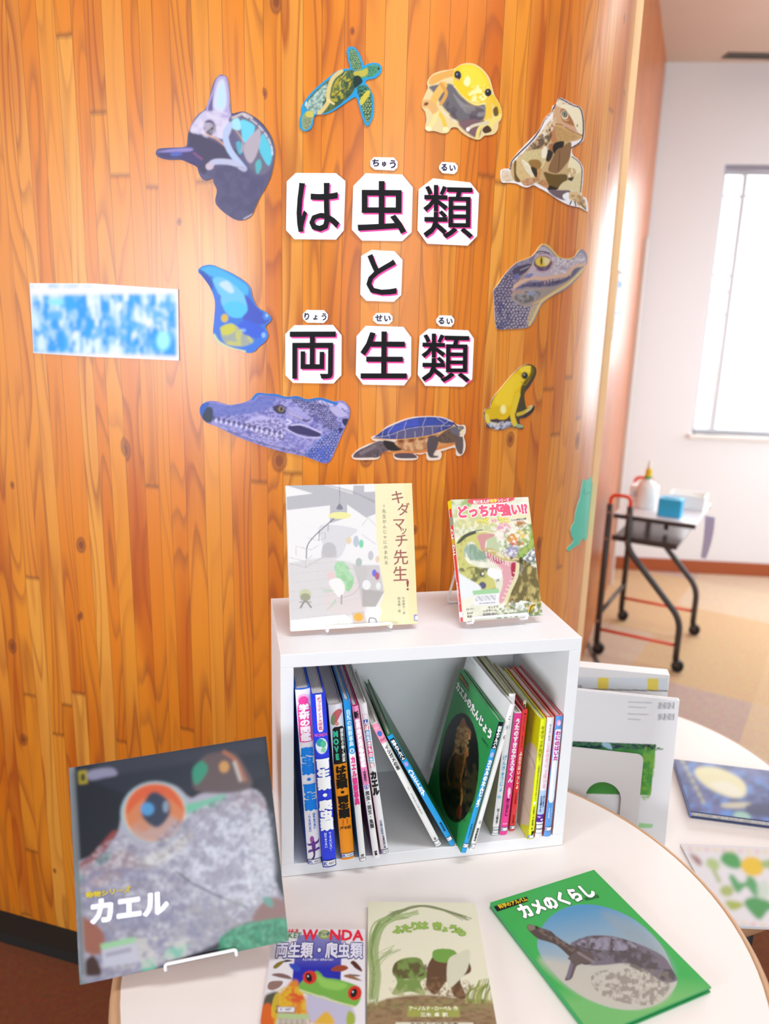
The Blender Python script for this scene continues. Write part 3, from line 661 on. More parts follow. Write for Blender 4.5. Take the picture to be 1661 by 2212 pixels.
b = ShelfBook('thick orange and black spine with a chameleon on white, third in the shelf', [(708.4, 1525), (740, 1521.5), (767, 1856), (737, 1860)], .20, 'b8b0aa', 'ff9a08')
b.band(0, 1, 0, .37, 'efecec').shape([(.15, .15), (.3, .137), (.85, .137), (.98, .15), (.98, .37), (.02, .37), (.08, .25)], '17181a', 0)
b.shape([(.1, .09), (.3, .05), (.7, .03), (.95, .045), (.8, .07), (.55, .1), (.4, .125), (.3, .115)], 'd0656a').shape([(.08, .11), (.2, .07), (.4, .06), (.35, .1), (.28, .125)], '7d9a68').ell(.5, .118, .14, .012, 'e09a88')
b.text('MOVE', .34, .155, .345, .44, '3cc49c', .06).text('講談社の動く図鑑', .80, .15, .36, .24, 'f4efe2', .03)
b.text('は虫類・両生類', .5, .38, .72, .78, '1c1510', .055).text('はちゅうるい', .66, .725, .765, .2, 'd0401a', .02).text('りょうせいるい', .36, .725, .768, .2, 'd0401a', .02).row('(堅牢版)', .08, .95, .785, .006, '2a1a10', .02)
b.sticker(.955, .985, 'RK487'); b.done()
b = ShelfBook('thin spine with blue top and pink lettering on white, fourth in the shelf', [(743.5, 1513), (756, 1510.6), (791.9, 1858), (777.2, 1865)], .20, '2d86c8', 'f0eeee')
b.band(0, 1, 0, .30, '1c8fd8').ell(.5, .30, .5, .016, '1c8fd8').text('自然の観察事典', .5, .05, .27, .72, 'd8f2fc', .02).ell(.5, .295, .36, .013, 'f4f6fa').row('8', .3, .7, .295, .006, '1c8fd8', .04)
b.text('カエル観察事典', .5, .33, .63, .8, 'e83a90', .045).text('偕', .5, .945, .965, .6, '2a2a2a').sticker(.97, .992); b.done()
b = ShelfBook('thin spine with pink top half and black lettering on white, fifth in the shelf', [(760, 1526.4), (774.3, 1524), (820.6, 1852), (806.5, 1857)], .20, 'b8286a', 'f2f0f0')
b.band(0, 1, 0, .50, 'f08fc0').text('新', .5, .03, .075, .75, '1a1a1a', .04).text('世界絶滅危機動物図鑑', .5, .08, .385, .8, 'fff6fb', .05, 'e060a0').text('〜図書館版〜', .5, .395, .49, .5, '5a2a48').ell(.5, .515, .42, .016, '8a78c8').ell(.5, .515, .3, .011, 'f2f0f8').row('5', .3, .7, .515, .006, '4a3a90', .04)
b.text('爬虫・両生・魚類', .5, .54, .79, .66, '2a2a2e', .02).text('学習', .5, .945, .975, .5, '222222', .04); b.done()
b = ShelfBook('thin white spine with coloured squares and black lettering, last before the slanted pair', [(776.7, 1521.6), (793, 1519), (841, 1843.7), (824.8, 1848.6)], .20, 'd8d4d0', 'f0edf0', yaw=.008, dx=-.0006)
for i, (ch, c) in enumerate(zip('田んぼの生きものたち', 'd8a8c0 4a55b0 c83a5a 4a9ae0 4a9ae0 c08aa8 e8408a e8408a 5ac0e8 d8a8b0'.split())):
    v = .065 + i * .0345; b.band(.2, .82, v, v + .031, c); b.text(ch, .51, v, v + .031, .52, 'ffffff', .04)
b.text('カエル', .5, .43, .59, .9, '1a1a1c', .06).text('文福山欣司', .55, .76, .86, .36, '4a6a90').text('写真前田憲男', .6, .865, .955, .36, '33445a').sticker(.962, .992, 'K487'); b.done()
b = ShelfBook('slim white book slanting left with a pink tag at its top', [(800.4, 1565.5), (811.4, 1564.3), (954, 1826.6), (937, 1831.5)], .19, 'dcd8d4', 'f0eeec', yaw=.012, dx=.0018)
b.band(0, 1, 0, .145, 'f598b8').ell(.5, .075, .36, .02, '4a70c8').row('おはなし', .1, .95, .03, .005, 'ffe4ee').row('あそぼう', .1, .95, .12, .005, 'b83a70')
b.text('イシガメの里', .5, .165, .36, .62, '2c2c30', .03).text('文・写真松久保晃作', .5, .50, .73, .3, '8a8a90', .0).text('小峰', .5, .92, .945, .4, '555555').sticker(.955, .985); b.done()
b = ShelfBook('slim bright blue book slanting left with a black and white title tag', [(834.6, 1592), (844.3, 1587.4), (984.2, 1826.6), (969.6, 1830)], .19, '17683a', '1a9ade', yaw=.016, dx=.0012)
b.band(.08, .92, .03, .215, '15171c').text('科学のアルバム', .5, .04, .21, .62, 'f6f6f6', .05).ell(.5, .25, .32, .018, 'b89ae0')
b.text('ヘビとトカゲ', .5, .29, .53, .78, 'ffffff', .06).text('増田戻樹', .55, .78, .865, .4, '0c3a66', .03).sticker(.92, .955, 'K'); b.done()
b = ShelfBook('green picture-cover book with a brown frog oval, leaning right inside the shelf', [(1079.4, 1560.6), (1089, 1559.4), (1008.6, 1843.7), (994, 1841)], .192, '1f9a4c', '1f9fe0', yaw=0.026)
b.band(.06, .94, .0, .20, '14161c').text('科学のアルバム', .5, .03, .195, .66, 'f4f4f4', .05).ell(.5, .245, .34, .02, 'a8b8f0')
b.text('カエルのたんじょう', .5, .28, .64, .72, 'ffffff', .06).text('種村ひろし', .55, .77, .88, .36, '123a60', .02).sticker(.925, .958, 'K'); b.done(); SB['kaeru'] = b
b = ShelfBook('plain white slim book leaning right behind the green frog book', [(1106, 1521.5), (1114.8, 1524), (1027, 1837.6), (1014.7, 1834)], .20, 'eceaea', 'f4f2f2', yaw=.032, dx=-.0012)
b.text('こ', .55, .07, .10, .5, '2a2a2a').text('う', .55, .135, .165, .5, '2a2a2a').text('ら', .55, .20, .23, .5, '2a2a2a').row('13', .2, .8, .80, .008, '333333', .0).text('福音館書店', .5, .84, .935, .5, '3a3a3a').sticker(.955, .985, 'E'); b.done(); SB['white'] = b
b = ShelfBook('tall slim white spine with pale blue lettering beside the pink book', [(1100.6, 1497), (1111.8, 1499.6), (1076, 1804.7), (1059.9, 1803.4)], .20, '9a9a78', 'f0eff2', dx=.0012)
b.text('ころころ', .5, .05, .24, .45, '8fc4e8').text('げんきゅうじょ', .5, .42, .68, .62, '48b4e0', .02).ell(.4, .72, .3, .012, 'a0d0e4').text('村上勉作', .5, .80, .915, .4, '444444').sticker(.94, .955).sticker(.96, .985); b.done(); SB['pale'] = b
b = ShelfBook('hot pink slim spine with white lettering, left of the red one', [(1112.8, 1540), (1128, 1540), (1096.5, 1803.4), (1079.4, 1802)], .185, 'ead8d8', 'f23a98')
b.text('うたのすきなかえるくん', .5, .04, .56, .68, 'fff2f8', .05).shape([(.3, .62), (.45, .6), (.65, .61), (.75, .65), (.6, .67), (.7, .69), (.45, .685), (.35, .66)], 'f8d8e8').text('かこさとし', .5, .69, .84, .5, '2a1220', .03).row('PHP', .2, .8, .905, .004, 'ffd8ec').sticker(.935, .968, 'K'); b.done()
b = ShelfBook('red slim spine with white lettering, right of the pink one', [(1129.4, 1535), (1140.4, 1533.8), (1112, 1795), (1100, 1795)], .175, 'd83038', 'f23a40')
b.ell(.5, .03, .18, .006, '5a1018').text('アーノルド・ローベル', .5, .05, .30, .3, '8a1c24').text('ふたりはいっしょ', .5, .33, .64, .6, 'fff4ee', .04).text('三木卓訳', .5, .67, .77, .32, '7a141c').text('文化出版局', .5, .86, .935, .34, '6a141c').sticker(.955, .985, 'E'); b.done(); SB['red'] = b
b = ShelfBook('cream book with a black dot on its spine top, behind the pink and red spines', [(1130.5, 1511.8), (1138, 1513.5), (1118, 1775), (1109, 1773)], .15, 'c8ccb4', 'efe9dc', thin=.7)
b.ell(.5, .035, .24, .008, '1c1c1c'); b.done()
b = ShelfBook('bright yellow-green spine with brown lettering near the right side of the shelf', [(1168.5, 1553), (1180.7, 1550.8), (1153.8, 1813), (1139, 1809.5)], .19, 'd2d010', 'e4ec1a')
b.text('キダマッチ先生!', .5, .05, .345, .72, '6a5a1c', .0).text('2先生かんじゃを食べちゃった!?', .55, .37, .66, .26, '5a5220').ell(.5, .69, .22, .014, 'f0f6d8').text('今井恭子・文', .5, .72, .82, .3, '6a6a1a').text('岡本順・絵', .5, .83, .915, .3, '6a6a1a').shape([(.5, .93), (.95, .93), (.95, .955), (.7, .955), (.7, .965), (.5, .965)], '1a1a10', 0).sticker(.962, .992, 'K'); b.done(); SB['yellow'] = b
b = ShelfBook('white spine with faint pink lettering and a purple sky at the foot', [(1183, 1548.4), (1198, 1549.6), (1171, 1809.5), (1155, 1808)], .19, 'd87860', 'f0e8ee')
b.text('マリアムス', .5, .05, .19, .3, '7a7a80').text('しあわせいっぱいな', .5, .20, .58, .5, 'f2b8d2', .03).band(0, 1, .60, .83, 'b4cdf0').text('井上裕子', .68, .64, .74, .26, '3a4a70').text('広田順子文', .34, .64, .78, .26, '3a4a70').band(0, 1, .80, .865, '5a2a9a').ell(.3, .82, .25, .008, 'b89ad8').ell(.7, .845, .2, .008, 'e8e0f0').sticker(.885, .92).sticker(.925, .96); b.done()
b = ShelfBook('blue and white spine with magenta lettering, last at the right of the shelf', [(1202, 1546), (1216.8, 1547), (1190.4, 1807), (1174.6, 1807)], .19, 'd8646a', '5a9adf')
b.ell(.45, .055, .3, .026, 'e8a8d8').ell(.55, .06, .15, .014, 'f4e0f0').shape([(.1, .115), (.3, .105), (.75, .105), (.92, .115), (.92, .68), (.75, .71), (.3, .71), (.1, .68)], 'eceef8', 0).text('わにのはいた', .5, .115, .36, .74, 'd0309c', .04).text('マルグリット', .68, .75, .86, .22, 'd8e8fc').text('大日本図書', .36, .75, .84, .22, 'd8e8fc').sticker(.915, .95, 'K'); b.done(); SB['blue'] = b
# ---------------------------------------------------------------- books seen by their covers
class CoverBook:
    def __init__(s, label, fr, w, h, t, board, art, spine='L', group=None, cat='book', name='book', step=1.5, soft=False, gloss=True, pages=None, spine_col=None):
        s.fr, s.w, s.h, s.t, s.art = fr, w, h, t, art; s.tx = {}; b = .0016 if soft else .0024
        s.root = root(name, label, cat, fr.at(w / 2, 0, -t), group)
        m = mat('cover_' + board, board, .35); m2 = mat('cover_' + (spine_col or board), spine_col or board, .35)
        P = lambda u, v, k: fr.at(u, v, k)
        sx = 0 if spine == 'L' else w - b
        mb = MB(); mb.box(P(0, 0, -b), fr.ex * w, fr.ey * h, fr.n * b); mb.box(P(0, 0, -t), fr.ex * w, fr.ey * h, fr.n * b)
        mb.box(P(sx, 0, -t + b), fr.ex * b, fr.ey * h, fr.n * (t - 2 * b))
        mb.build('cover', [m, m2], s.root, fm=[0] * 12 + [1] * 6)
        i = .001 if soft else .0035
        mb = MB(); mb.box(P(b + .0003 if spine == 'L' else i, i, -t + b + .0002), fr.ex * (w - b - .0003 - i), fr.ey * (h - 2 * i), fr.n * (t - 2 * b - .0004)); mb.build('page_block', pages or M_PAGES, s.root)
        if art is not None: print_rect('cover_picture', fr, w, h, art, M_GLOSS if gloss else M_PRINT, s.root, step, .0003)
    def uv(s, p): q = s.art.T(p); return s.fr.uv(*q)
    def put(s, txt, A, B, size, col, bold=.02, halo=None, hb=.03, wide=None):
        """row of lettering between two drawing points, glyph height in drawing units"""
        a, b = np.array(s.uv(A)), np.array(s.uv(B)); d = np.array(B, float) - A; n = np.array([d[1], -d[0]]) / np.hypot(*d)
        m = (np.array(A, float) + B) / 2; sz = np.linalg.norm(np.array(s.uv(m + n * size)) - s.uv(m))
        if halo: htext(s.tx.setdefault(halo, MB()), s.fr, txt, a, b, sz, k=.0006, bold=bold + hb, wide=wide)
        htext(s.tx.setdefault(col, MB()), s.fr, txt, a, b, sz, k=.0008, bold=bold, wide=wide); return s
    def col(s, txt, A, B, wdt, col, bold=.02):
        """column of lettering from A (top) to B (bottom), upright on the page"""
        n = len(txt); pts = [np.array(A, float) + (np.array(B, float) - A) * (i + .5) / n for i in range(n)]
        sz = np.linalg.norm(np.array(s.uv(np.array(A) + [wdt, 0])) - s.uv(A))
        text_mb(s.tx.setdefault(col, MB()), s.fr, txt, [s.uv(p) for p in pts], sz, k=.0008, bold=bold); return s
    def done(s):
        for c, m in s.tx.items(): m.build('lettering', mat('ink_' + c, c, .5), s.root)
        return s
def lean_frame(TL, TR, BR, BL, zb):
    """face of a leaning book from its four corners in the picture, lower edge at height zb"""
    a, b = onz(*BL, zb), onz(*BR, zb); ex = b - a; w_ = np.linalg.norm(ex); ex /= w_; back = np.array([-ex[1], ex[0], 0]); best = None
    for th in np.radians(np.arange(4, 45, .5)):
        u_ = np.array([0, 0, math.cos(th)]) + math.sin(th) * back
        for H in np.arange(.15, .32, .002):
            p, q = pix(a + u_ * H), pix(b + u_ * H); e = math.hypot(p[0] - TL[0], p[1] - TL[1]) + math.hypot(q[0] - TR[0], q[1] - TR[1])
            if best is None or e < best[0]: best = (e, th, H)
    _, th, H = best; u_ = np.array([0, 0, math.cos(th)]) + math.sin(th) * back
    return Frame(a, ex, u_), w_, H
def flat_frame(TL, TR, BR, z, h=None):
    tl, tr, br = onz(*TL, z), onz(*TR, z), onz(*BR, z); ex = tr - tl; w_ = np.linalg.norm(ex); ex /= w_; ey = np.cross([0, 0, 1.0], ex); H = h or float((tr - br) @ ey)
    return Frame(tl - ey * H, ex, ey), w_, H
def box_of(fr, w_, h): q = [pix(fr.at(u, v)) for u in (0, w_) for v in (0, h)]; return min(p[0] for p in q), min(p[1] for p in q), max(p[0] for p in q), min(2230, max(p[1] for p in q))
M_WIRE = mat('white_wire', 'f2f0f2', .3)
def easel(label, fr, w_, z0, group='white wire book easels', u=(.25, .75), t=.012, lip=.0055, deep=.06):
    """bent white wire: front lip, cradle under the book, rear legs and loop"""
    back = np.array([-fr.ex[1], fr.ex[0], 0]); back /= np.linalg.norm(back); r = .0022; fl = z0 + r + .0003; lo = -r - .0006
    def rail(q): return [fr.at(w_ * q, .11, -t - .005), fr.at(w_ * q, lo, -t - .005), fr.at(w_ * q, lo, lip), fr.at(w_ * q, lo + .007, lip)]
    p0, p1 = rail(u[0]), rail(u[1]); pts = p0 + p1[::-1]
    for p in pts: p[2] = max(p[2], fl)
    q0, q1 = p0[0] + back * deep, p1[0] + back * deep; q0[2] = q1[2] = fl
    path = fillet(pts, .004); path2 = fillet([p1[0], q1, q0, p0[0]], .008); b0, b1 = p0[1], p1[1]
    o = root('book_easel', label, 'book stand', (b0 + b1) / 2 * [1, 1, 0] + [0, 0, z0], group)
    mb = MB(); mb.tube(path, r, 8); mb.build('front_cradle', M_WIRE, o, True)
    mb = MB(); mb.tube(path2, r, 8); mb.build('rear_leg', M_WIRE, o, True); return o
TOPZ = TABLE_H + .0006 + SH
# ---- pale picture book on the shelf top, left
fr, w_, h_ = lean_frame((617, 1049), (890, 1043), (902, 1347), (628, 1364), TOPZ + .0095)
A = Art(590, 1020, 4.885, box_of(fr, w_, h_), 'f2efee', 1.0, 3)
A.poly([(1070, 100), (1500, 100), (1540, 1640), (1130, 1640), (1120, 1420), (1170, 1280), (1090, 700)], 'f6eecb', 3, sm=0).poly([(1380, 100), (1480, 100), (1540, 1640), (1440, 1640)], 'f3e9bb', 30, .7, sm=0)
A.poly([(140, 260), (420, 225), (140, 140), (520, 130), (840, 230), (850, 140), (960, 140), (960, 210), (1075, 205), (1080, 440), (980, 480), (780, 340), (600, 350), (145, 400)], 'c4c2c6', 6, .9, sm=0)
A.poly([(140, 140), (530, 130), (900, 240), (1075, 330), (1075, 300), (820, 190), (560, 120), (140, 120)], 'a9a7ae', 8, .5, sm=0)
A.poly([(600, 350), (780, 340), (780, 480), (600, 540)], 'bcbac0', 8, .8, sm=0).poly([(500, 560), (880, 600), (800, 700), (700, 900), (520, 900), (520, 760)], 'dedbde', 14, .8)
A.poly([(160, 960), (520, 900), (760, 940), (1000, 1000), (950, 1500), (180, 1560)], 'dfdad9', 20, .8, sm=0).poly([(600, 1180), (950, 1150), (960, 1480), (560, 1460)], 'e8dcda', 40, .8)
A.ell(590, 820, 75, 80, 'c9c6c8', soft=8, a=.8).poly([(510, 830), (670, 830), (670, 900), (510, 905)], 'cfcccc', 6, .8, sm=0)
for i in range(6): A.line([(170, 980 + i * 95), (900, 930 + i * 80)], 2.5, 'c0b8b8', 2, .45, sm=0)
for P_ in ([(170, 900), (340, 940), (410, 880)], [(170, 960), (345, 1005), (520, 900)], [(240, 780), (400, 820), (480, 770)], [(240, 780), (245, 880)], [(345, 1005), (340, 940)], [(480, 640), (550, 640), (550, 700)], [(360, 690), (480, 720), (550, 700)], [(940, 560), (1000, 480), (1080, 560)], [(940, 660), (1080, 760)]): A.line(P_, 4, 'b4b0b4', 2, .8, sm=0)
A.line([(350, 910), (360, 780), (430, 680), (560, 560), (640, 490)], 9, '7c7a86', 2).line([(485, 720), (485, 620)], 7, '8a8892', 2).line([(580, 620), (580, 540)], 7, '8a8892', 2)
A.line([(700, 110), (702, 180)], 4, '777', 2, .6) if False else None
A.line([(700, 110), (702, 340)], 4, '88868c', 2, .8, sm=0).poly([(670, 390), (690, 340), (715, 340), (735, 390)], '9a98a2', 3).poly([(580, 465), (640, 425), (770, 425), (820, 460), (760, 490), (650, 490)], 'f0ecb0', 4)
for (x, y, rx, ry, c) in ((875, 730, 30, 60, 'c6ccd8'), (930, 755, 24, 44, '8ed8b4'), (800, 720, 26, 40, 'e8d8b8'), (905, 950, 34, 44, 'c0c8c4'), (1030, 880, 28, 50, 'cfccd0'), (1068, 1065, 24, 38, '8a80e8'), (1098, 1096, 24, 40, 'c07a88'), (1100, 920, 22, 36, 'ecd8bc'), (340, 1290, 62, 58, 'd4d8b4'), (340, 1320, 55, 42, 'b4b09c'), (1020, 1400, 45, 50, 'f4f4f4'), (1080, 1470, 66, 66, 'f6f6f6'), (900, 1530, 50, 44, 'f2c468'), (905, 1515, 26, 22, 'f8ecd8'), (985, 1190, 45, 52, 'f4f2f0')): A.ell(x, y, rx, ry, c, soft=5, a=.9)
A.poly([(830, 1480), (960, 1470), (1000, 1640), (850, 1650)], 'd8c8b8', 8, .6, sm=0).ell(900, 1530, 50, 44, 'f2c468', soft=4)
A.poly([(840, 980), (1120, 980), (1170, 1260), (1080, 1420), (940, 1420), (900, 1180)], 'd2cccb', 16, .8, sm=0).poly([(940, 1230), (1170, 1260), (1080, 1420), (940, 1420)], 'c2bcb8', 8, .8, sm=0)
for (x, y, rx, ry, c) in ((985, 1190, 45, 52, 'f4f2f0'), (1110, 1200, 26, 40, 'eef0ee'), (905, 950, 34, 44, 'c4ccc8'), (1068, 1065, 24, 38, '8a80e8'), (1098, 1096, 24, 40, 'c07a88'), (610, 1090, 40, 40, 'eed4d0')): A.ell(x, y, rx, ry, c, soft=5, a=.9)
A.poly([(650, 980), (700, 940), (760, 960), (800, 1040), (850, 1120), (840, 1200), (790, 1260), (720, 1200), (670, 1110)], 'c2e2c0', 8).mottle([(650, 980), (760, 960), (850, 1120), (790, 1260), (670, 1110)], 'a4d0a0', .6, 12)
A.poly([(600, 1140), (700, 1120), (760, 1220), (700, 1320), (600, 1200)], 'f4f2ee', 10).line([(700, 1330), (850, 1280), (920, 1180), (900, 1110)], 8, 'cfcaca', 4).line([(720, 1300), (722, 1390)], 16, 'bcb4b2', 4)
for i in range(5): A.line([(660, 1340), (560 + 25 * i, 1460 - 14 * i)], 5, 'bcd8bc', 3, .8).line([(640, 1250), (500 + 10 * i, 1220 + 14 * i)], 5, 'bcd8c0', 3, .7)
A.line([(290, 1430), (340, 1360), (400, 1425)], 18, 'a8a29c', 4).line([(280, 1370), (400, 1370)], 10, 'b0aaa4', 4)
A.poly([(190, 1560), (760, 1500), (830, 1560), (830, 1640), (190, 1690)], 'f7f4ee', 4, sm=0).line([(680, 1560), (700, 1640)], 3, 'c8c4c0', 2).line([(190, 1560), (760, 1500), (830, 1640)], 3, 'cfc9c6', 2).line([(1010, 1600), (1020, 1540), (1080, 1550), (1090, 1610)], 9, '8e8a88', 3)
A.poly([(1488, 1505), (1530, 1505), (1530, 1568), (1488, 1568)], '4a5ad0', 2, sm=0).poly([(1496, 1513), (1530, 1513), (1530, 1560), (1496, 1560)], 'f4f2fa', 2, sm=0)
A.C = A.C ** 1.3; A.grain(.04)
k_ = CoverBook('pale picture book with cream title strip, standing on the left of the shelf top', fr, w_, h_, .012, 'f2efec', A, 'R', gloss=False)
for ch, p, sz in zip('キダマッチ先生', [(1310, 262), (1375, 390), (1325, 540), (1372, 610), (1352, 720), (1345, 895), (1340, 1070)], [150, 140, 140, 95, 150, 165, 165]): k_.col(ch, (p[0], p[1]), (p[0], p[1] + 1), sz, '96544e', .0)
k_.put('!', (1388, 1190), (1450, 1190), 150, '96444a', .008, wide=1.3)
k_.col('1先生かんじゃにのまれる', (1165, 330), (1192, 980), 44, '8a8474', 0).col('今井恭子・文', (1372, 1315), (1380, 1500), 30, '7a7868', 0).col('岡本順・絵', (1325, 1315), (1332, 1480), 30, '7a7868', 0); k_.done()
easel('white wire easel under the pale picture book on the shelf top', fr, w_, TOPZ, u=(.28, .78))
# ---- red-titled comic on the shelf top, right
fr, w_, h_ = lean_frame((974, 1080), (1142, 1072), (1172, 1329), (1001.5, 1342.6), TOPZ + .0140)
A = Art(930, 1050, 6.152, box_of(fr, w_, h_), 'e6e4cf', 1.15, 4); Q_ = [(260, 130), (1320, 100), (1520, 1740), (420, 1840)]
A.poly([(280, 180), (540, 170), (520, 330), (420, 420), (280, 400)], 'a9bd7c', 16).mottle(Q_, 'f4f0dc', .7, 18).poly([(330, 300), (1330, 260), (1350, 520), (360, 560)], 'f0e4b4', 40, .8, sm=0).mottle([(300, 340), (860, 330), (860, 640), (340, 660)], 'b5bf70', .6, 7)
A.poly([(1280, 560), (1360, 540), (1420, 980), (1180, 960), (1160, 820)], '9cb860', 20).mottle([(1160, 560), (1400, 540), (1440, 1000), (1160, 980)], '567a3c', .7, 3, 9)
for i in range(9): A.line([(1180 + 18 * i, 900), (1230 + 18 * i, 720), (1290 + 12 * i, 590)], 7, 'c8d070', 3, .7)
A.poly([(1200, 1000), (1380, 820), (1420, 980), (1300, 1010)], 'f4f4f2', 10).mottle([(1280, 860), (1400, 840), (1400, 1000), (1260, 980)], '41565a', .8, 6)
A.poly([(460, 830), (560, 770), (700, 830), (760, 960), (540, 980), (480, 900)], 'a3b8a8', 10).mottle([(460, 780), (900, 700), (960, 980), (480, 980)], '7d9a7c', .6, 4, 10)
A.poly([(760, 660), (900, 690), (980, 820), (900, 880), (760, 800)], 'c2cca4', 20)
A.poly([(340, 760), (420, 660), (560, 600), (700, 580), (840, 610), (700, 640), (640, 660), (700, 860), (640, 840), (560, 740), (470, 780), (440, 900), (500, 1020), (640, 1080), (780, 1130), (860, 1300), (860, 1420), (600, 1400), (440, 1260), (370, 1060), (340, 900)], 'cfca7a', 6)
A.poly([(350, 760), (430, 660), (560, 600), (700, 580), (600, 630), (480, 680), (400, 750)], '565a4a', 6).poly([(630, 650), (830, 630), (840, 670), (740, 720), (720, 850), (680, 860), (650, 760)], 'd49a96', 5)
A.line([(610, 610), (720, 600), (840, 630)], 16, 'efe6c8', 4)
for p in ((460, 720), (400, 860), (380, 960), (440, 1040), (590, 1105), (410, 770)): A.ell(*p, 14, 18, '9c9650', soft=3).ell(*p, 8, 11, 'd8d488', soft=3)
A.mottle([(420, 1080), (860, 1120), (880, 1420), (560, 1380), (380, 1180)], '3c4238', .75, 11, thr=.55).ell(690, 1320, 50, 45, '5f6078', soft=10).ell(690, 1170, 36, 36, '5a5850', soft=6).ell(695, 1165, 20, 22, 'e0dcc0', soft=4)
A.poly([(380, 1170), (500, 1230), (660, 1330), (640, 1400), (430, 1500), (380, 1300)], 'eceeee', 20).poly([(780, 1090), (920, 1120), (960, 1180), (880, 1240), (760, 1180)], 'f4f4f2', 12)
A.poly([(720, 850), (790, 820), (900, 870), (1040, 930), (1160, 940), (1280, 1020), (1400, 1100), (1450, 1250), (1480, 1600), (1400, 1700), (1120, 1640), (980, 1580), (1000, 1480), (1100, 1340), (1180, 1200), (1240, 1080), (1160, 1010), (1040, 1000), (880, 960)], 'c6b474', 6)
A.mottle([(1160, 960), (1420, 1100), (1480, 1600), (1100, 1640), (1050, 1400)], '54492c', .8, 9, 14).mottle([(900, 880), (1200, 950), (1420, 1100), (1300, 1080)], '39372a', .8, 4).mottle([(720, 850), (900, 870), (1160, 960), (1060, 990)], 'f0e6cc', .8, 6)
A.poly([(720, 870), (830, 920), (960, 990), (1080, 1010), (1150, 1010), (1120, 1200), (1050, 1350), (990, 1500), (930, 1560), (910, 1480), (960, 1300), (940, 1130), (860, 1050), (760, 960)], 'e2a6ac', 5).poly([(1070, 1040), (1130, 1030), (1110, 1220), (1080, 1200)], 'b03a4c', 5).poly([(740, 880), (880, 950), (1000, 1010), (880, 1030), (770, 960)], 'c06a7a', 8)
A.line([(1160, 1040), (1140, 1200), (1060, 1380), (990, 1560)], 46, 'e4dcae', 6).line([(1190, 1040), (1180, 1200), (1110, 1370), (1040, 1540)], 14, '6a5a34', 6, .7)
for i in range(9): A.line([(740 + 36 * i, 880 + 17 * i), (748 + 36 * i, 925 + 17 * i)], 9, 'fbf8ee', 2)
for i in range(8): A.line([(790 + 22 * i, 985 + 22 * i), (798 + 22 * i, 950 + 22 * i)], 8, 'fbf8ee', 2)
for i in range(7): A.line([(1130 - 24 * i, 1160 + 55 * i), (1100 - 24 * i, 1150 + 55 * i)], 9, 'fbf8ee', 2)
for i in range(5): A.line([(1180 + 30 * i, 1560), (1240 + 26 * i, 1340), (1340 + 16 * i, 1200)], 8, '57492c', 4, .5)
A.mottle([(960, 1560), (1200, 1520), (1500, 1600), (1500, 1740), (900, 1780)], 'f2f4ec', .95, 12).mottle([(960, 1600), (1500, 1560), (1500, 1740), (900, 1780)], '5d7d48', .8, 6).poly([(1290, 1680), (1330, 1580), (1400, 1570), (1350, 1640)], 'e0b83a', 4).line([(1310, 1700), (1340, 1600), (1390, 1580)], 12, '2e2c28', 3)
A.ell(975, 560, 95, 70, 'e6a4b4', soft=16).ell(1190, 500, 80, 50, 'c07a44', soft=14).ell(1080, 690, 80, 60, 'e29a50', soft=14).ell(1080, 850, 90, 90, 'a79ccc', soft=20).ell(1210, 640, 90, 60, 'e6cc78', soft=18).ell(1140, 760, 90, 34, 'dd6a58', soft=14).ell(950, 660, 60, 50, 'f0d8cc', soft=14)
A.mottle([(860, 480), (1280, 440), (1320, 700), (1200, 900), (960, 900), (880, 720)], 'f6efe0', .85, 5, thr=.5).mottle([(1000, 560), (1280, 520), (1260, 880), (1000, 880)], '7f9a54', .8, 6, thr=.58)
A.poly([(555, 1390), (905, 1360), (915, 1420), (570, 1450)], 'a5d2a0', 3, sm=0).poly([(570, 1450), (915, 1420), (905, 1570), (580, 1590)], 'f0eef0', 3, sm=0)
for i in range(26): A.line([(600 + i * 10.4, 1466 - i * .9), (602 + i * 10.4, 1532 - i * .9)], (3, 6, 2, 5)[i % 4], '8f8c94', 1.2, .8, sm=0)
A.poly([(540, 165), (1050, 130), (1060, 205), (560, 240)], 'e8606c', 3).grain(.05)
d_ = CoverBook('comic with red title, snake and gaping crocodile, on the right of the shelf top', fr, w_, h_, .0165, 'f0eeee', A, 'L', spine_col='e23a40')
d_.put('角川まんが', (560, 216), (785, 202), 50, 'fbe8e4', .03).put('科学', (790, 201), (880, 196), 52, 'f2dc5a', .04).put('シリーズ', (885, 196), (1040, 186), 50, 'fbe8e4', .03)
d_.put('どっちが強い!?', (345, 348), (1290, 300), 165, 'ea5a74', .05, 'fdf6f4', .045).put('ヘビ', (620, 465), (770, 458), 78, 'e8d45a', .05, '9a8a3a', .02).put('VS', (805, 462), (875, 458), 52, 'e87a8a', .04, 'fff4f4').put('ワニ', (905, 458), (1040, 450), 78, 'e8d45a', .05, '9a8a3a', .02)
d_.put('たのみ動物の決闘', (1065, 455), (1270, 432), 30, '5a5248', .02, 'f4eee0', .05).put('ストーリー', (470, 1640), (580, 1630), 34, '70706c').put('サンドラ', (760, 1615), (900, 1600), 36, '70706c').put('まんが', (480, 1690), (560, 1684), 34, '70706c').put('ングチーム', (690, 1665), (880, 1645), 36, '70706c').put('監修', (485, 1735), (545, 1730), 32, '70706c').put('田隆史', (690, 1712), (860, 1696), 36, '6a6a76').put('4512087426', (640, 1562), (860, 1545), 26, '8a8890', 0)
d_.done()
sf = Frame(fr.at(0, 0, -.0165), fr.n, fr.ey)      # its red spine, seen on the left
sf.o = sf.o - fr.ex * .0003; wS = .0165
mb = MB(); mb.add(sf.at(np.array([0, wS, wS, 0]), np.array([h_ * .93, h_ * .93, h_, h_])), [(0, 1, 2, 3)]); mb.build('spine_band', mat('ink_f0d820', 'f0d820', .4), d_.root)
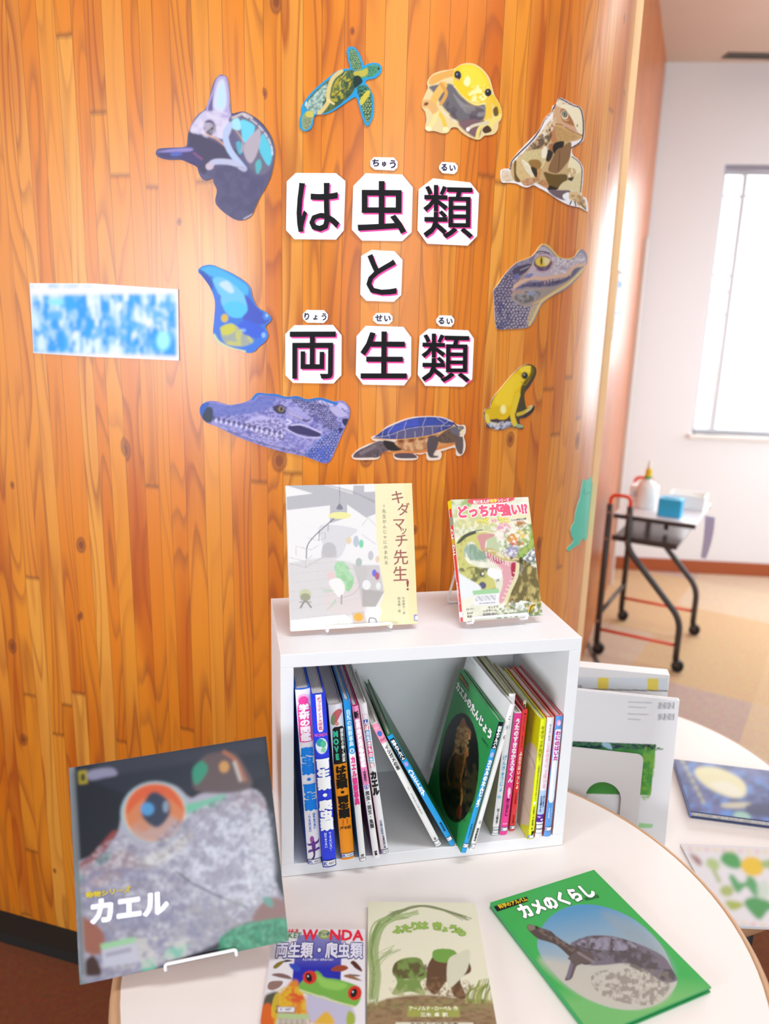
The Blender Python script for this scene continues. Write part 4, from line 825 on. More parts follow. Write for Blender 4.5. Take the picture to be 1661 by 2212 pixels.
mb = MB(); mb.add(sf.at(np.array([0, wS, wS, 0]), np.array([h_ * .035, h_ * .035, h_ * .08, h_ * .08]), .0002), [(0, 1, 2, 3)]); tag(mb.build('library_sticker', M_PAPER, d_.root), 'white library sticker')
mb = MB(); mb.add(sf.at(np.array([0, wS, wS, 0]), np.array([h_ * .79, h_ * .79, h_ * .86, h_ * .86])), [(0, 1, 2, 3)]); mb.build('spine_band', mat('ink_9aa08a', '9aa08a', .4), d_.root)
lettering(sf, 'lettering', 'ffffff', lambda m: (vtext(m, sf, 'ヘビ', wS / 2, h_ * .77, h_ * .68, wS * .8, bold=.05), vtext(m, sf, 'ワニ', wS / 2, h_ * .63, h_ * .54, wS * .8, bold=.05), vtext(m, sf, 'まんが科学シリーズ', wS / 2, h_ * .32, h_ * .14, wS * .4)), d_.root)
mb = MB(); q = np.linspace(0, 2 * np.pi, 17)[:-1]; mb.add(sf.at(wS * (.5 + .4 * np.cos(q)), h_ * .655 + wS * .4 * np.sin(q), .0002), [tuple(range(16))]); mb.build('spine_dot', mat('ink_d8b020', 'd8b020', .4), d_.root)
easel('white wire easel under the red-titled comic on the shelf top', fr, w_, TOPZ, u=(.10, .78), deep=.05, t=.0165)
# ---- big square frog book on the table, left
BLp, BRp, TLp, TRp = np.array([-.375, .814, .679]), np.array([-.113, .872, .702]), np.array([-.424, .939, .912]), np.array([-.162, .998, .936])
ex = BRp - BLp; w_ = np.linalg.norm(ex); ex /= w_; ey = TLp - BLp; ey -= ex * (ey @ ex); h_ = np.linalg.norm(ey); ey /= h_; fr = Frame(BLp, ex, ey)
A = Art(130, 1580, 3.134, box_of(fr, w_, h_), '24262f', .8, 5); R_ = 14
A.poly([(60, 240), (1390, 40), (1400, 300), (900, 420), (430, 420), (120, 300)], '2f3340', 30, sm=0).poly([(200, 60 + 150), (1380, 40), (1390, 130), (400, 290)], '4a4c58', 40, .5, sm=0)
A.poly([(110, 920), (230, 840), (380, 700), (420, 560), (500, 420), (640, 350), (780, 370), (880, 450), (960, 420), (1160, 380), (1330, 400), (1390, 500), (1420, 720), (1440, 960), (1500, 1120), (1540, 1260), (1200, 1300), (1080, 1420), (860, 1520), (560, 1620), (150, 1690), (120, 1300)], 'b9b5c4', 12)
A.poly([(780, 700), (1000, 600), (1340, 520), (1420, 760), (1440, 1000), (1300, 1200), (1000, 1090), (820, 960), (620, 960)], 'd9dae8', 60).poly([(520, 960), (740, 860), (900, 720), (860, 680), (700, 800), (480, 880)], 'ded8d2', 24)
A.poly([(380, 700), (250, 880), (130, 960), (130, 900), (230, 820), (350, 680)], '9a4a48', 14).poly([(120, 940), (260, 870), (420, 800), (540, 900), (300, 1040), (120, 1080)], 'bfa8aa', 30)
A.ell(640, 550, 232, 212, 'a8c4d0', -8, 10).ell(640, 550, 212, 200, 'e8c0a0', -8, 8).ell(640, 545, 200, 190, 'e08858', -8, 12).poly([(450, 560), (470, 450), (570, 370), (720, 370), (800, 450), (840, 540), (760, 470), (660, 420), (540, 470)], 'e4653c', 20).ell(650, 650, 160, 90, 'c8a8a0', -8, 40, .9).ell(560, 590, 60, 90, 'd88a60', 0, 30, .7)
A.poly([(550, 560), (590, 440), (650, 410), (730, 470), (740, 560), (680, 640), (620, 640)], '3a4258', 18).ell(590, 525, 46, 44, '5aa0d8', 0, 14).ell(715, 510, 20, 40, '9ab0c8', 0, 10, .8)
A.poly([(900, 300), (960, 180), (1060, 140), (1180, 150), (1250, 240), (1300, 350), (1250, 400), (1100, 420), (920, 400)], '6c5a5c', 18).poly([(900, 330), (900, 250), (960, 200), (1000, 260), (930, 360)], '3f9a7c', 10).ell(1110, 240, 34, 40, 'd8a060', 0, 12).line([(1110, 140), (1190, 200), (1250, 330)], 26, 'b8745a', 12).line([(1180, 210), (1220, 330)], 20, 'd8d0c8', 14)
A.poly([(850, 500), (960, 470), (1100, 430), (1120, 450), (1050, 510), (960, 520), (880, 560)], '7cc8a8', 14).poly([(1170, 440), (1300, 400), (1390, 500), (1330, 560), (1190, 500)], 'b8a8b0', 20).ell(1360, 510, 30, 26, 'c08a8a', 0, 12)
A.poly([(240, 880), (330, 810), (340, 850), (270, 910)], '3f9a80', 8).poly([(100, 960), (150, 970), (160, 1020), (120, 1040)], '48a088', 8)
A.line([(790, 950), (900, 1030), (1060, 1110), (1260, 1190)], 9, '6a6a7a', 5).ell(1250, 840, 45, 40, '9aa2be', 0, 24, .8)
BODY = [(130, 960), (420, 700), (560, 800), (860, 560), (1330, 400), (1420, 720), (1440, 960), (1540, 1260), (1200, 1300), (1080, 1420), (860, 1520), (560, 1620), (150, 1690)]
A.mottle(BODY, '7f7b92', .55, 5, thr=.52).mottle(BODY, 'efeef6', .5, 7, thr=.55).mottle(BODY, '8a8094', .5, 22, 14, thr=.5).mottle([(130, 1000), (700, 960), (1000, 1150), (860, 1500), (150, 1690)], '8f8fae', .6, 30, 18)
A.line([(790, 950), (900, 1030), (1060, 1110), (1260, 1190)], 10, '4f4d5e', 4)
A.mottle([(1300, 500), (1420, 600), (1440, 1050), (1330, 1200), (1250, 900)], 'f4f4fa', .9, 4).mottle([(1260, 560), (1440, 560), (1440, 1100), (1320, 1200)], '8e93a4', .5, 3)
A.mottle([(880, 1180), (1400, 1130), (1540, 1260), (1100, 1400), (700, 1520)], 'b4b0b4', .7, 10).poly([(1400, 1130), (1520, 1150), (1530, 1260), (1300, 1280)], '9a7470', 20).poly([(1370, 1120), (1430, 1130), (1440, 1190), (1390, 1170)], '6fa89a', 8)
A.poly([(1100, 1380), (1280, 1300), (1550, 1270), (1560, 1440), (1130, 1510), (1080, 1440)], '2f9a70', 12).mottle([(1150, 1340), (1550, 1280), (1560, 1420), (1150, 1480)], '7cc8a0', .8, 4).mottle([(1130, 1360), (1550, 1290), (1560, 1440), (1130, 1510)], '145c40', .6, 6)
A.poly([(130, 1260), (220, 1290), (300, 1380), (280, 1500), (180, 1500), (140, 1400)], 'a86a58', 16).poly([(170, 1560), (230, 1520), (280, 1640), (170, 1650)], '4a3028', 10).poly([(560, 1560), (640, 1540), (640, 1620), (560, 1640)], '6cc0a0', 12).poly([(720, 1480), (860, 1440), (820, 1520), (720, 1540)], '8cccb4', 12).mottle([(420, 1420), (860, 1400), (800, 1560), (420, 1600)], 'e0dcd4', .7, 12)
A.poly([(50, 235), (95, 230), (180, 1724), (130, 1724)], '9aa0a4', 10, .8, sm=0).line([(85, 280), (150, 1640)], 14, '5a6068', 8, .7, sm=0).poly([(270, 1440), (510, 1390), (510, 1430), (280, 1480)], 'a8dca8', 6, sm=0).poly([(280, 1480), (510, 1430), (530, 1560), (290, 1600)], 'd2d0de', 6, sm=0).poly([(305, 1500), (480, 1460), (485, 1490), (310, 1530)], 'a8a4b4', 6, .8, sm=0)
A.poly([(122, 270), (180, 262), (186, 350), (128, 358)], 'b8a428', 5, sm=0).poly([(138, 288), (166, 284), (170, 334), (142, 338)], '1e2028', 5, sm=0).poly([(195, 268), (345, 246), (385, 292), (300, 312), (200, 328)], 'a09cb8', 14, .85).blur(2); A.C *= .8
f_ = CoverBook('large dark square book with an orange-eyed frog, propped on an easel at the left', fr, w_, h_, .013, '8b9298', A, 'L', step=2.4)
f_.put('カエル', (195, 1225), (735, 1150), 175, 'e4e0ee', .05).put('動物シリーズ', (175, 1110), (480, 1065), 42, 'c8b030', .04); f_.done()
easel('white wire easel under the large frog book at the table edge', fr, w_, TABLE_H, u=(.40, .74), deep=.06, t=.013, lip=.006)
# ---- pocket guide lying on the table
Tb = TABLE_H
fr, w_, h_ = flat_frame((592, 2007), (788.4, 2007.7), (790, 2152), Tb + .0112, .175)
A = Art(550, 1920, 3.02, box_of(fr, w_, h_), 'f2eef2', 1.0, 6)
A.poly([(280, 300), (570, 300), (560, 660), (240, 650), (262, 420)], '8e8cc0', 6, sm=0, to='2c2fb0', axis=((400, 300), (400, 520)))
for (P_, c) in (([(120, 510), (150, 480), (190, 470), (180, 490), (140, 520)], '8a7a30'), ([(180, 475), (210, 462), (250, 470), (200, 478)], '3a3028'), ([(225, 490), (260, 490), (300, 520), (280, 540), (240, 520)], '3450c0'), ([(110, 560), (160, 550), (220, 565), (245, 590), (200, 585), (150, 575)], '8a6a68'), ([(85, 650), (95, 610), (140, 600), (185, 605), (165, 640), (120, 660)], '9a7a70'), ([(495, 530), (540, 500), (590, 500), (610, 520), (560, 540)], 'a04a30'), ([(625, 480), (650, 470), (690, 510), (700, 540), (660, 520), (640, 500)], '5a3020'), ([(580, 570), (620, 560), (700, 600), (640, 590)], '9a6a48'), ([(610, 555), (690, 565), (660, 572)], '6a5040')): A.poly(P_, c, 3)
A.poly([(60, 720), (100, 680), (160, 680), (160, 800), (120, 882), (40, 882)], '5a5a48', 20).poly([(40, 780), (100, 750), (140, 882), (40, 882)], 'e06a28', 14)
A.poly([(200, 660), (240, 600), (280, 600), (300, 660), (350, 760), (360, 882), (140, 882), (160, 760)], 'e08a30', 20).poly([(170, 680), (260, 640), (320, 720), (260, 760), (180, 760)], 'e0602c', 20).mottle([(150, 660), (360, 660), (420, 882), (130, 882)], 'e8c430', .8, 14)
A.poly([(340, 700), (420, 690), (560, 740), (640, 780), (630, 882), (380, 882)], 'c8c4dc', 24).poly([(400, 860), (470, 800), (520, 882), (390, 882)], 'e8b840', 20).poly([(600, 882), (610, 800), (650, 820), (650, 882)], 'a8b848', 14)
A.poly([(290, 650), (310, 600), (370, 570), (400, 535), (430, 550), (460, 580), (540, 590), (640, 620), (690, 650), (690, 720), (650, 770), (560, 750), (450, 700), (350, 690)], '7cb84c', 8).poly([(400, 560), (470, 590), (600, 620), (560, 660), (440, 640)], '98d060', 18).line([(295, 660), (400, 695), (560, 745), (650, 768)], 12, 'd8e0a8', 6)
for (x, y, rx, ry, an) in ((360, 578, 46, 44, -20), (653, 680, 45, 48, 20)): A.ell(x, y, rx, ry, 'd83828', an, 4).ell(x - 6, y, 20, 30, '1c1414', an, 3).ell(x - 12, y - 8, 5, 6, 'ffffff', 0, 2)
A.poly([(150, 810), (355, 820), (355, 850), (145, 845)], 'b8d094', 3, sm=0).poly([(150, 770), (262, 770), (260, 808), (148, 806)], 'f2eef0', 2, sm=0).line([(150, 770), (262, 770), (260, 808), (148, 806), (150, 770)], 4, '4a4a58', 1.5, sm=0).poly([(145, 848), (355, 850), (358, 882), (140, 882)], 'dcd4c8', 3, sm=0)
for i in range(16): A.line([(155 + i * 12, 850), (154 + i * 12, 884)], (3, 6, 4)[i % 3], '6a5a50', 1.2, .8, sm=0)
A.grain(.04); A.ell(455, 298, 42, 30, '9aa858', 0, 3).ell(455, 298, 30, 20, 'c8d088', 0, 3); A.poly([(100, 262), (285, 262), (285, 284), (100, 284)], 'd84048', 3, sm=0)
p_ = CoverBook('pocket field guide with a red-eyed green frog, flat at the front left', fr, w_, h_, .0105, 'efecef', A, 'L', soft=True)
p_.put('W', (315, 302), (418, 302), 92, 'd8243c', .03).put('NDA', (488, 302), (716, 306), 92, 'd8243c', .03).put('POCKET', (120, 306), (308, 306), 48, '5a8a58', .03).put('ワンダ', (418, 298), (488, 298), 26, '3a5a8a', .03).put('見つける', (150, 273), (276, 273), 18, 'ffe8e8', .02)
p_.put('両生類・爬虫類', (138, 400), (704, 404), 104, 'd4d2e0', .03, '34387a', .04).put('りょうせいるい・はちゅうるい', (312, 464), (515, 465), 17, 'e8e8fa', .02).put('K 487', (165, 789), (240, 790), 22, '5a5a9a', 0); p_.done()
# ---- cream picture book lying on the table
fr, w_, h_ = flat_frame((795, 1948), (1027, 1951), (1076, 2212), Tb + .0112, .225)
A = Art(550, 1920, 3.02, box_of(fr, w_, h_), 'f0ebcf', 1.0, 7)
A.poly([(735, 900), (735, 760), (800, 740), (900, 710), (1100, 690), (1350, 715), (1560, 740), (1600, 900)], 'a08460', 16).mottle([(735, 900), (735, 760), (900, 710), (1350, 715), (1600, 900)], '7a5f44', .6, 12, 5).mottle([(735, 740), (1560, 720), (1600, 790), (735, 800)], '98935c', .6, 8, 4)
g_ = ['8fa860', 'a8b87c', '6c8a48', 'b4c48c']
rg = random.Random(5)
for i in range(26):
    x = 742 + rg.random() * 60; A.line([(x, 760 - rg.random() * 60), (x + 6 + rg.random() * 20, 560), (x + rg.random() * 20 - 10, 380), (x + 30 + rg.random() * 50, 240 - rg.random() * 40), (x + 120 + rg.random() * 160, 130 + rg.random() * 60)], 4 + rg.random() * 9, g_[i % 4], 3, .75)
for i in range(16): A.line([(860 + rg.random() * 60, 150 + rg.random() * 30), (1010 + rg.random() * 60, 108 + rg.random() * 18), (1180, 118 + rg.random() * 14), (1330 + rg.random() * 90, 160 + rg.random() * 46)], 3 + rg.random() * 3, ('9aa878', '8a8a60', '6f7a50')[i % 3], 2, .7)
for i in range(14): A.line([(760, 480 + i * 14), (800 + rg.random() * 40, 420 + i * 6), (880 + rg.random() * 80, 365 + rg.random() * 60)], 4, g_[i % 4], 2, .6)
for i in range(40): x = 1370 + rg.random() * 200; A.line([(x, 745), (x + rg.random() * 20, 680), (x + 30 + rg.random() * 50, 560 + rg.random() * 60 + (1560 - x) * .25)], 5 + rg.random() * 6, ('8a9848', '6c7c34', 'a8b060', 'c0b878')[i % 4], 2, .8)
# two plain rounded shrubs with a pale boulder between them
A.poly([(900, 690), (930, 610), (900, 540), (920, 480), (990, 450), (1080, 455), (1110, 520), (1130, 570), (1080, 610), (1110, 690), (1010, 670)], '7f9a50', 6).mottle([(920, 480), (1090, 455), (1120, 560), (920, 580)], '5f4430', .8, 12).mottle([(900, 600), (1110, 590), (1110, 690), (900, 690)], 'b4b880', .8, 16)
A.poly([(1120, 600), (1130, 500), (1180, 420), (1230, 390), (1300, 430), (1390, 470), (1410, 540), (1340, 590), (1380, 710), (1300, 700), (1260, 600), (1180, 690), (1120, 640)], '6a4c34', 6).mottle([(1170, 400), (1300, 400), (1320, 480), (1180, 470)], '7aa84a', 1, 20, thr=.3).mottle([(1130, 580), (1380, 590), (1380, 700), (1130, 680)], '8a6a48', .8, 6)
A.poly([(1260, 470), (1330, 420), (1400, 400), (1390, 520), (1330, 600), (1262, 640)], 'dedcc0', 6)
A.poly([(1000, 765), (1335, 770), (1340, 838), (995, 835)], 'a8aa54', 4, sm=0).poly([(920, 870), (1425, 872), (1430, 900), (915, 900)], 'e6e0c8', 4, sm=0).grain(.05)
u_ = CoverBook('cream picture book with green lettering and curling grasses, flat at the front centre', fr, w_, h_, .0105, 'e9e3c4', A, 'L', gloss=False)
for ch, p, sz in zip('ふたりはきょうも', [(935, 268), (990, 260), (1047, 245), (1098, 240), (1192, 245), (1240, 262), (1298, 262), (1345, 282)], [72, 72, 72, 72, 76, 54, 72, 76]): u_.col(ch, p, (p[0], p[1] + 1), sz, '8fae52', .055)
u_.put('アーノルド・ローベル 作', (1005, 783), (1325, 782), 30, 'eceacf', .03).put('三木 卓 訳', (1080, 824), (1260, 824), 30, 'eceacf', .03).put('ミセスこどもの本', (1010, 884), (1330, 886), 22, '6a5a40', .02); u_.done()
# ---- green turtle book lying on the table, right
fr, w_, h_ = flat_frame((1059, 1950), (1283, 1879), (1530, 2135), Tb + .0096)
A = Art(1040, 1860, 2.6747, box_of(fr, w_, h_), '45b45a', 1.0, 8)
A.poly([(450, 780), (1310, 735), (1000, 1000), (560, 1000)], '84c478', 120, .8)
E_ = [(322, 470), (345, 390), (400, 320), (480, 272), (580, 250), (690, 260), (800, 295), (900, 350), (990, 430), (1060, 520), (1110, 640), (1130, 700), (1090, 770), (1010, 830), (880, 860), (740, 845), (600, 790), (470, 700), (380, 600), (335, 530)]
A.poly(E_, '7fa8c8', 2).poly(E_, '5c9cc8', 2, to='c8c8bc', axis=((560, 280), (640, 720))); cl = E_
A.poly([(700, 300), (900, 380), (1060, 540), (1110, 660), (1000, 640), (860, 480)], '98a8b4', 60, .8).poly([(340, 560), (560, 590), (900, 600), (1090, 760), (900, 850), (600, 780), (420, 660)], 'cec6b8', 50, .8)
A.poly([(510, 485), (570, 450), (640, 430), (760, 435), (880, 470), (980, 510), (1060, 560), (1110, 640), (1130, 690), (1050, 700), (960, 640), (860, 590), (720, 600), (620, 600), (540, 560)], '7c7480', 8).mottle([(520, 480), (640, 432), (880, 470), (1110, 640), (1060, 690), (800, 590), (560, 560)], '544c4c', .8, 12).mottle([(540, 470), (760, 440), (900, 500), (700, 520)], 'a8a4b8', .7, 10).line([(520, 490), (620, 510), (760, 520), (900, 540)], 5, '4a4242', 2, .6).line([(640, 435), (620, 505)], 3, 'b8b4c0', 2, .6).line([(740, 435), (740, 510)], 3, 'b8b4c0', 2, .6)
A.poly([(262, 380), (280, 366), (340, 385), (400, 405), (440, 440), (520, 490), (580, 520), (640, 570), (600, 600), (520, 560), (440, 490), (380, 465), (330, 450), (285, 415)], '574a46', 3).ell(316, 384, 12, 9, '2a2422', 0, 2).poly([(265, 372), (300, 372), (310, 392), (280, 402)], '8a7a6c', 4).mottle([(300, 380), (420, 420), (600, 560), (440, 480)], '8a7a70', .6, 5)
A.poly([(500, 560), (560, 520), (640, 540), (645, 580), (560, 600), (540, 630), (520, 680), (482, 688), (500, 640), (515, 580)], '6a5c5a', 3).line([(560, 530), (650, 585)], 16, '8a8084', 3).line([(520, 600), (500, 670)], 22, '7a7488', 4)
A.mottle([(660, 640), (1080, 640), (1000, 830), (700, 780)], '8a8078', .7, 8).grain(.05)
A.poly([(70, 262), (262, 205), (272, 232), (88, 294)], '16181a', 2, sm=0)
m_ = CoverBook('green hardcover with a turtle in a blue oval, flat at the front right', fr, w_, h_, .009, '1f9a50', A, 'L')
m_.put('科学のアルバム', (98, 268), (262, 220), 26, 'ecc22c', .03)
m_.put('カメのくらし', (215, 300), (640, 165), 84, 'f6f6f2', .05, '2a6a40', .03).put('増田戻樹', (595, 224), (680, 203), 21, '2a6a34', .02); m_.done()
# ---- cover of the green frog book inside the shelf, and of its neighbours
B_ = SB['kaeru']; sf = B_.side_frame(); A = Art(900, 1380, 4.0975, box_of(sf, B_.d, B_.h), '3aa65a', 1.0, 9)
A.poly([(180, 1000), (200, 1500), (400, 1900), (300, 1900), (60, 1300)], '1f8a40', 60, .8).ell(375, 1140, 175, 487, '1e1c1c', 3, 4)
A.mottle([(220, 1200), (520, 1100), (480, 1560), (300, 1600)], '4a4428', .6, 9, 14)
A.poly([(395, 720), (420, 700), (440, 760), (480, 820), (470, 880), (440, 910), (460, 1020), (420, 1050), (390, 940), (350, 1000), (310, 1040), (340, 940), (350, 840), (370, 790)], 'b0743c', 5).poly([(340, 1040), (420, 1040), (400, 1200), (350, 1220)], '8a5428', 8).line([(430, 1040), (410, 1150), (390, 1260), (400, 1400), (380, 1500)], 16, 'b87c40', 4).line([(300, 1050), (270, 1180), (290, 1300)], 14, '8a5a30', 4).mottle([(360, 780), (470, 820), (450, 1000), (340, 1000)], 'e0b478', .8, 5).mottle([(340, 1050), (440, 1050), (420, 1450), (330, 1300)], '6a4424', .8, 7).ell(375, 1530, 24, 60, '7a3424', 5, 8)
A.poly([(385, 290), (462, 400), (462, 470), (375, 360)], '2a3a20', 3, sm=0); A.grain(.05)
print_rect('cover_picture', sf, B_.d, B_.h, A, M_GLOSS, B_.root, 1.5)
def side_row(fr, art, txt, A_, B__, size, col, parent, bold=.05, halo=None):
    a, b = np.array(fr.uv(*art.T(A_))), np.array(fr.uv(*art.T(B__))); q = fr.uv(*(art.T(A_) + [0, size / art.k])); sz = abs(q[1] - a[1])
    for c, e, kk in ([(halo, .03, .0003)] if halo else []) + [(col, 0, .0005)]:
        lettering(fr, 'lettering', c, lambda m: htext(m, fr, txt, a, b, sz, k=kk, bold=bold + e), parent)
side_row(sf, A, 'カエルのたんじょう', (355, 400), (668, 870), 105, 'f8f8f6', B_.root, .055, '1c6a38')
side_row(sf, A, '科学のアルバム', (385, 325), (462, 440), 36, 'd8a83a', B_.root, .03)
side_row(sf, A, '種村ひろし', (578, 880), (640, 960), 34, '14522c', B_.root, .02)
B_ = SB['white']; sf = B_.side_frame(); a_ = type('q', (), {'T': lambda s, p: np.array([900, 1380]) + np.array(p) / 4.0975, 'k': 4.0975})()
side_row(sf, a_, 'こうら', (430, 180), (462, 212), 14, '55555a', B_.root, 0); side_row(sf, a_, 'ぼくのいえ', (468, 175), (520, 240), 15, '55555a', B_.root, 0)
B_ = SB['yellow']; sf = B_.side_frame(); A = Art(900, 1380, 4.0975, box_of(sf, B_.d, B_.h), 'd6d60c', 1.0, 10)
A.poly([(960, 960), (1070, 1030), (1000, 1600), (960, 1640), (880, 1570)], 'd8c8b0', 4).poly([(950, 960), (1065, 1040), (1050, 1150), (960, 1060)], 'e0d4c0', 4).line([(960, 970), (1020, 1060), (1050, 1160)], 4, '6a5a40', 2).line([(940, 1400), (1000, 1580)], 3, '8a7a60', 2)
print_rect('cover_picture', sf, B_.d, B_.h, A, M_GLOSS, B_.root, 2.0); side_row(sf, a_, '今井恭子・文', (1003, 750), (1003 + 20, 900), 18, '6a6418', B_.root, 0)
# ---------------------------------------------------------------- paper on the timber wall
G_CUT = 'animal photo cut-outs around the wall title'
def wall_cut(name, label, ox, oy, k, outline, draw, base, group=G_CUT, cat='wall cut-out', border=None, step=1.35, seed=1, lift=.0022, sm=4, blur=0):
    P = np.asarray(outline, float); S = smooth_pts(P, sm) if sm else P
    q = np.array([ox, oy]) + S / k; A = Art(ox, oy, k, (*q.min(0), *q.max(0)), border or base, 1.0, seed)
    if border: A.poly(P + (P.mean(0) - P) * 0, border, 1)
    draw(A)
    if blur: A.blur(blur)
    su, zu = wall_uv(q[:, 0], q[:, 1]); m = len(q) // 2; st = step * np.hypot(su[1:] - su[:-1], zu[1:] - zu[:-1]).sum() / np.hypot(*np.diff(q, axis=0).T).sum()
    V, Fc, cols = cutout(wall_at, np.c_[su, zu], A, st, lift)
    return tag(obj(name, V, Fc, M_PRINT, None, cols=cols), label, cat, group)
# dark big-eared gecko
def d(A):
    A.poly([(450, 1240), (480, 1080), (620, 1150), (780, 1150), (900, 1260), (1000, 1300), (1120, 1520), (1250, 1560), (1400, 1480), (1440, 1330), (1350, 1700), (1190, 2020), (1040, 2090), (860, 1990), (770, 1860), (785, 1730), (735, 1610), (580, 1540), (380, 1400)], '5c5779', 12).poly([(470, 1080), (640, 1140), (860, 1240), (1010, 1290), (1020, 1380), (760, 1400), (640, 1560), (560, 1480), (440, 1400), (460, 1200)], '4b4560', 16)
    A.poly([(480, 1075), (530, 950), (640, 840), (720, 860), (930, 900), (950, 1040), (880, 1160), (740, 1130), (640, 1110)], 'c9c0dc', 16).poly([(660, 830), (720, 640), (780, 470), (840, 440), (890, 460), (925, 640), (940, 900), (760, 900)], 'b4a8d2', 10).poly([(745, 800), (760, 640), (800, 510), (850, 480), (880, 560), (890, 760), (840, 850)], 'cfd6ee', 24).poly([(790, 780), (810, 600), (850, 530), (870, 640), (860, 790)], 'bcdcf0', 24)
    A.poly([(680, 820), (730, 660), (750, 560), (735, 700), (730, 860)], '6a5c90', 12).ell(700, 1030, 70, 90, '55446a', -10, 18).ell(720, 1060, 40, 55, '44384f', 0, 14).line([(640, 1110), (740, 1140), (820, 1190), (880, 1245)], 20, 'd0a08c', 8).mottle([(480, 1080), (700, 840), (940, 900), (880, 1150)], 'e6dcea', .5, 9)
    A.poly([(100, 1310), (200, 1272), (400, 1262), (500, 1260), (620, 1400), (560, 1470), (380, 1390), (180, 1380)], '4c4572', 10).poly([(100, 1310), (260, 1275), (490, 1262), (480, 1300), (260, 1310)], '9488c8', 14).ell(320, 1330, 70, 26, '5868b8', -6, 20).line([(520, 1320), (610, 1390)], 22, '8a5480', 10)
    A.poly([(920, 920), (1080, 880), (1180, 930), (1330, 1080), (1400, 1200), (1425, 1400), (1330, 1560), (1180, 1520), (1060, 1240), (960, 1060)], '6f6a80', 12)
    A.poly([(950, 960), (1020, 920), (1060, 1000), (1040, 1060), (960, 1040)], 'a4dce8', 10).poly([(1060, 940), (1190, 990), (1210, 1060), (1140, 1200), (1080, 1180), (1060, 1060)], '6ccdea', 8).poly([(1260, 1260), (1300, 1100), (1370, 1200), (1410, 1330), (1380, 1460), (1330, 1420)], '5cc2d8', 8).poly([(1000, 1200), (1060, 1200), (1080, 1300), (1030, 1330)], '58a8c0', 10).poly([(1220, 1440), (1270, 1390), (1290, 1480), (1240, 1560)], '5ab0b8', 10)
    A.poly([(1090, 1230), (1230, 1060), (1280, 1060), (1260, 1260), (1180, 1430), (1110, 1380)], 'b4a8b4', 14)
    A.line([(930, 1000), (880, 1120), (930, 1290), (1090, 1500)], 70, 'b4c4e4', 8).line([(1090, 1500), (960, 1430), (760, 1420), (690, 1480)], 66, 'bcbcd8', 8).ell(700, 1470, 46, 40, 'ccb8c8', 0, 12).line([(1000, 1060), (1080, 1190), (1060, 1300)], 14, 'c0a0a0', 6).line([(960, 920), (1030, 890), (1090, 870), (1180, 920)], 26, 'cab8bc', 8)
    for t in np.linspace(0, 1, 34):
        q = smooth_pts([(1090, 880), (1240, 980), (1350, 1110), (1410, 1240), (1420, 1330)], 10, False); p = q[int(t * (len(q) - 1))]; A.ell(p[0] - 6, p[1] + 8, 7, 9, 'e8e4ea', 0, 3)
    A.mottle([(780, 1500), (1300, 1560), (1190, 2020), (860, 1990)], '4a4668', .5, 14).line([(1090, 2070), (1190, 2015)], 16, 'b8b4c4', 6)
    A.line([(915, 470), (935, 640), (950, 870), (1090, 850), (1250, 940), (1400, 1130), (1445, 1330), (1380, 1640), (1210, 1980)], 14, '3a3444', 5)
wall_cut('gecko_cutout', 'dark violet big-eared gecko paper cut-out, upper left of the wall title', 320, 80, 5.267, [(95, 1310), (130, 1272), (250, 1262), (400, 1255), (445, 1235), (455, 1150), (475, 1060), (530, 940), (590, 870), (650, 830), (680, 770), (715, 650), (745, 540), (785, 465), (840, 430), (890, 450), (915, 510), (930, 640), (940, 780), (955, 870), (1020, 860), (1090, 850), (1160, 880), (1250, 940), (1330, 1020), (1400, 1130), (1435, 1230), (1445, 1330), (1430, 1450), (1400, 1580), (1350, 1700), (1290, 1800), (1230, 1920), (1190, 2020), (1130, 2070), (1040, 2090), (960, 2060), (860, 1990), (790, 1920), (770, 1860), (785, 1780), (785, 1730), (750, 1660), (735, 1610), (660, 1635), (610, 1600), (580, 1540), (560, 1480), (480, 1440), (380, 1400), (250, 1400), (150, 1380), (100, 1345)], d, '625e82', seed=2, blur=1)
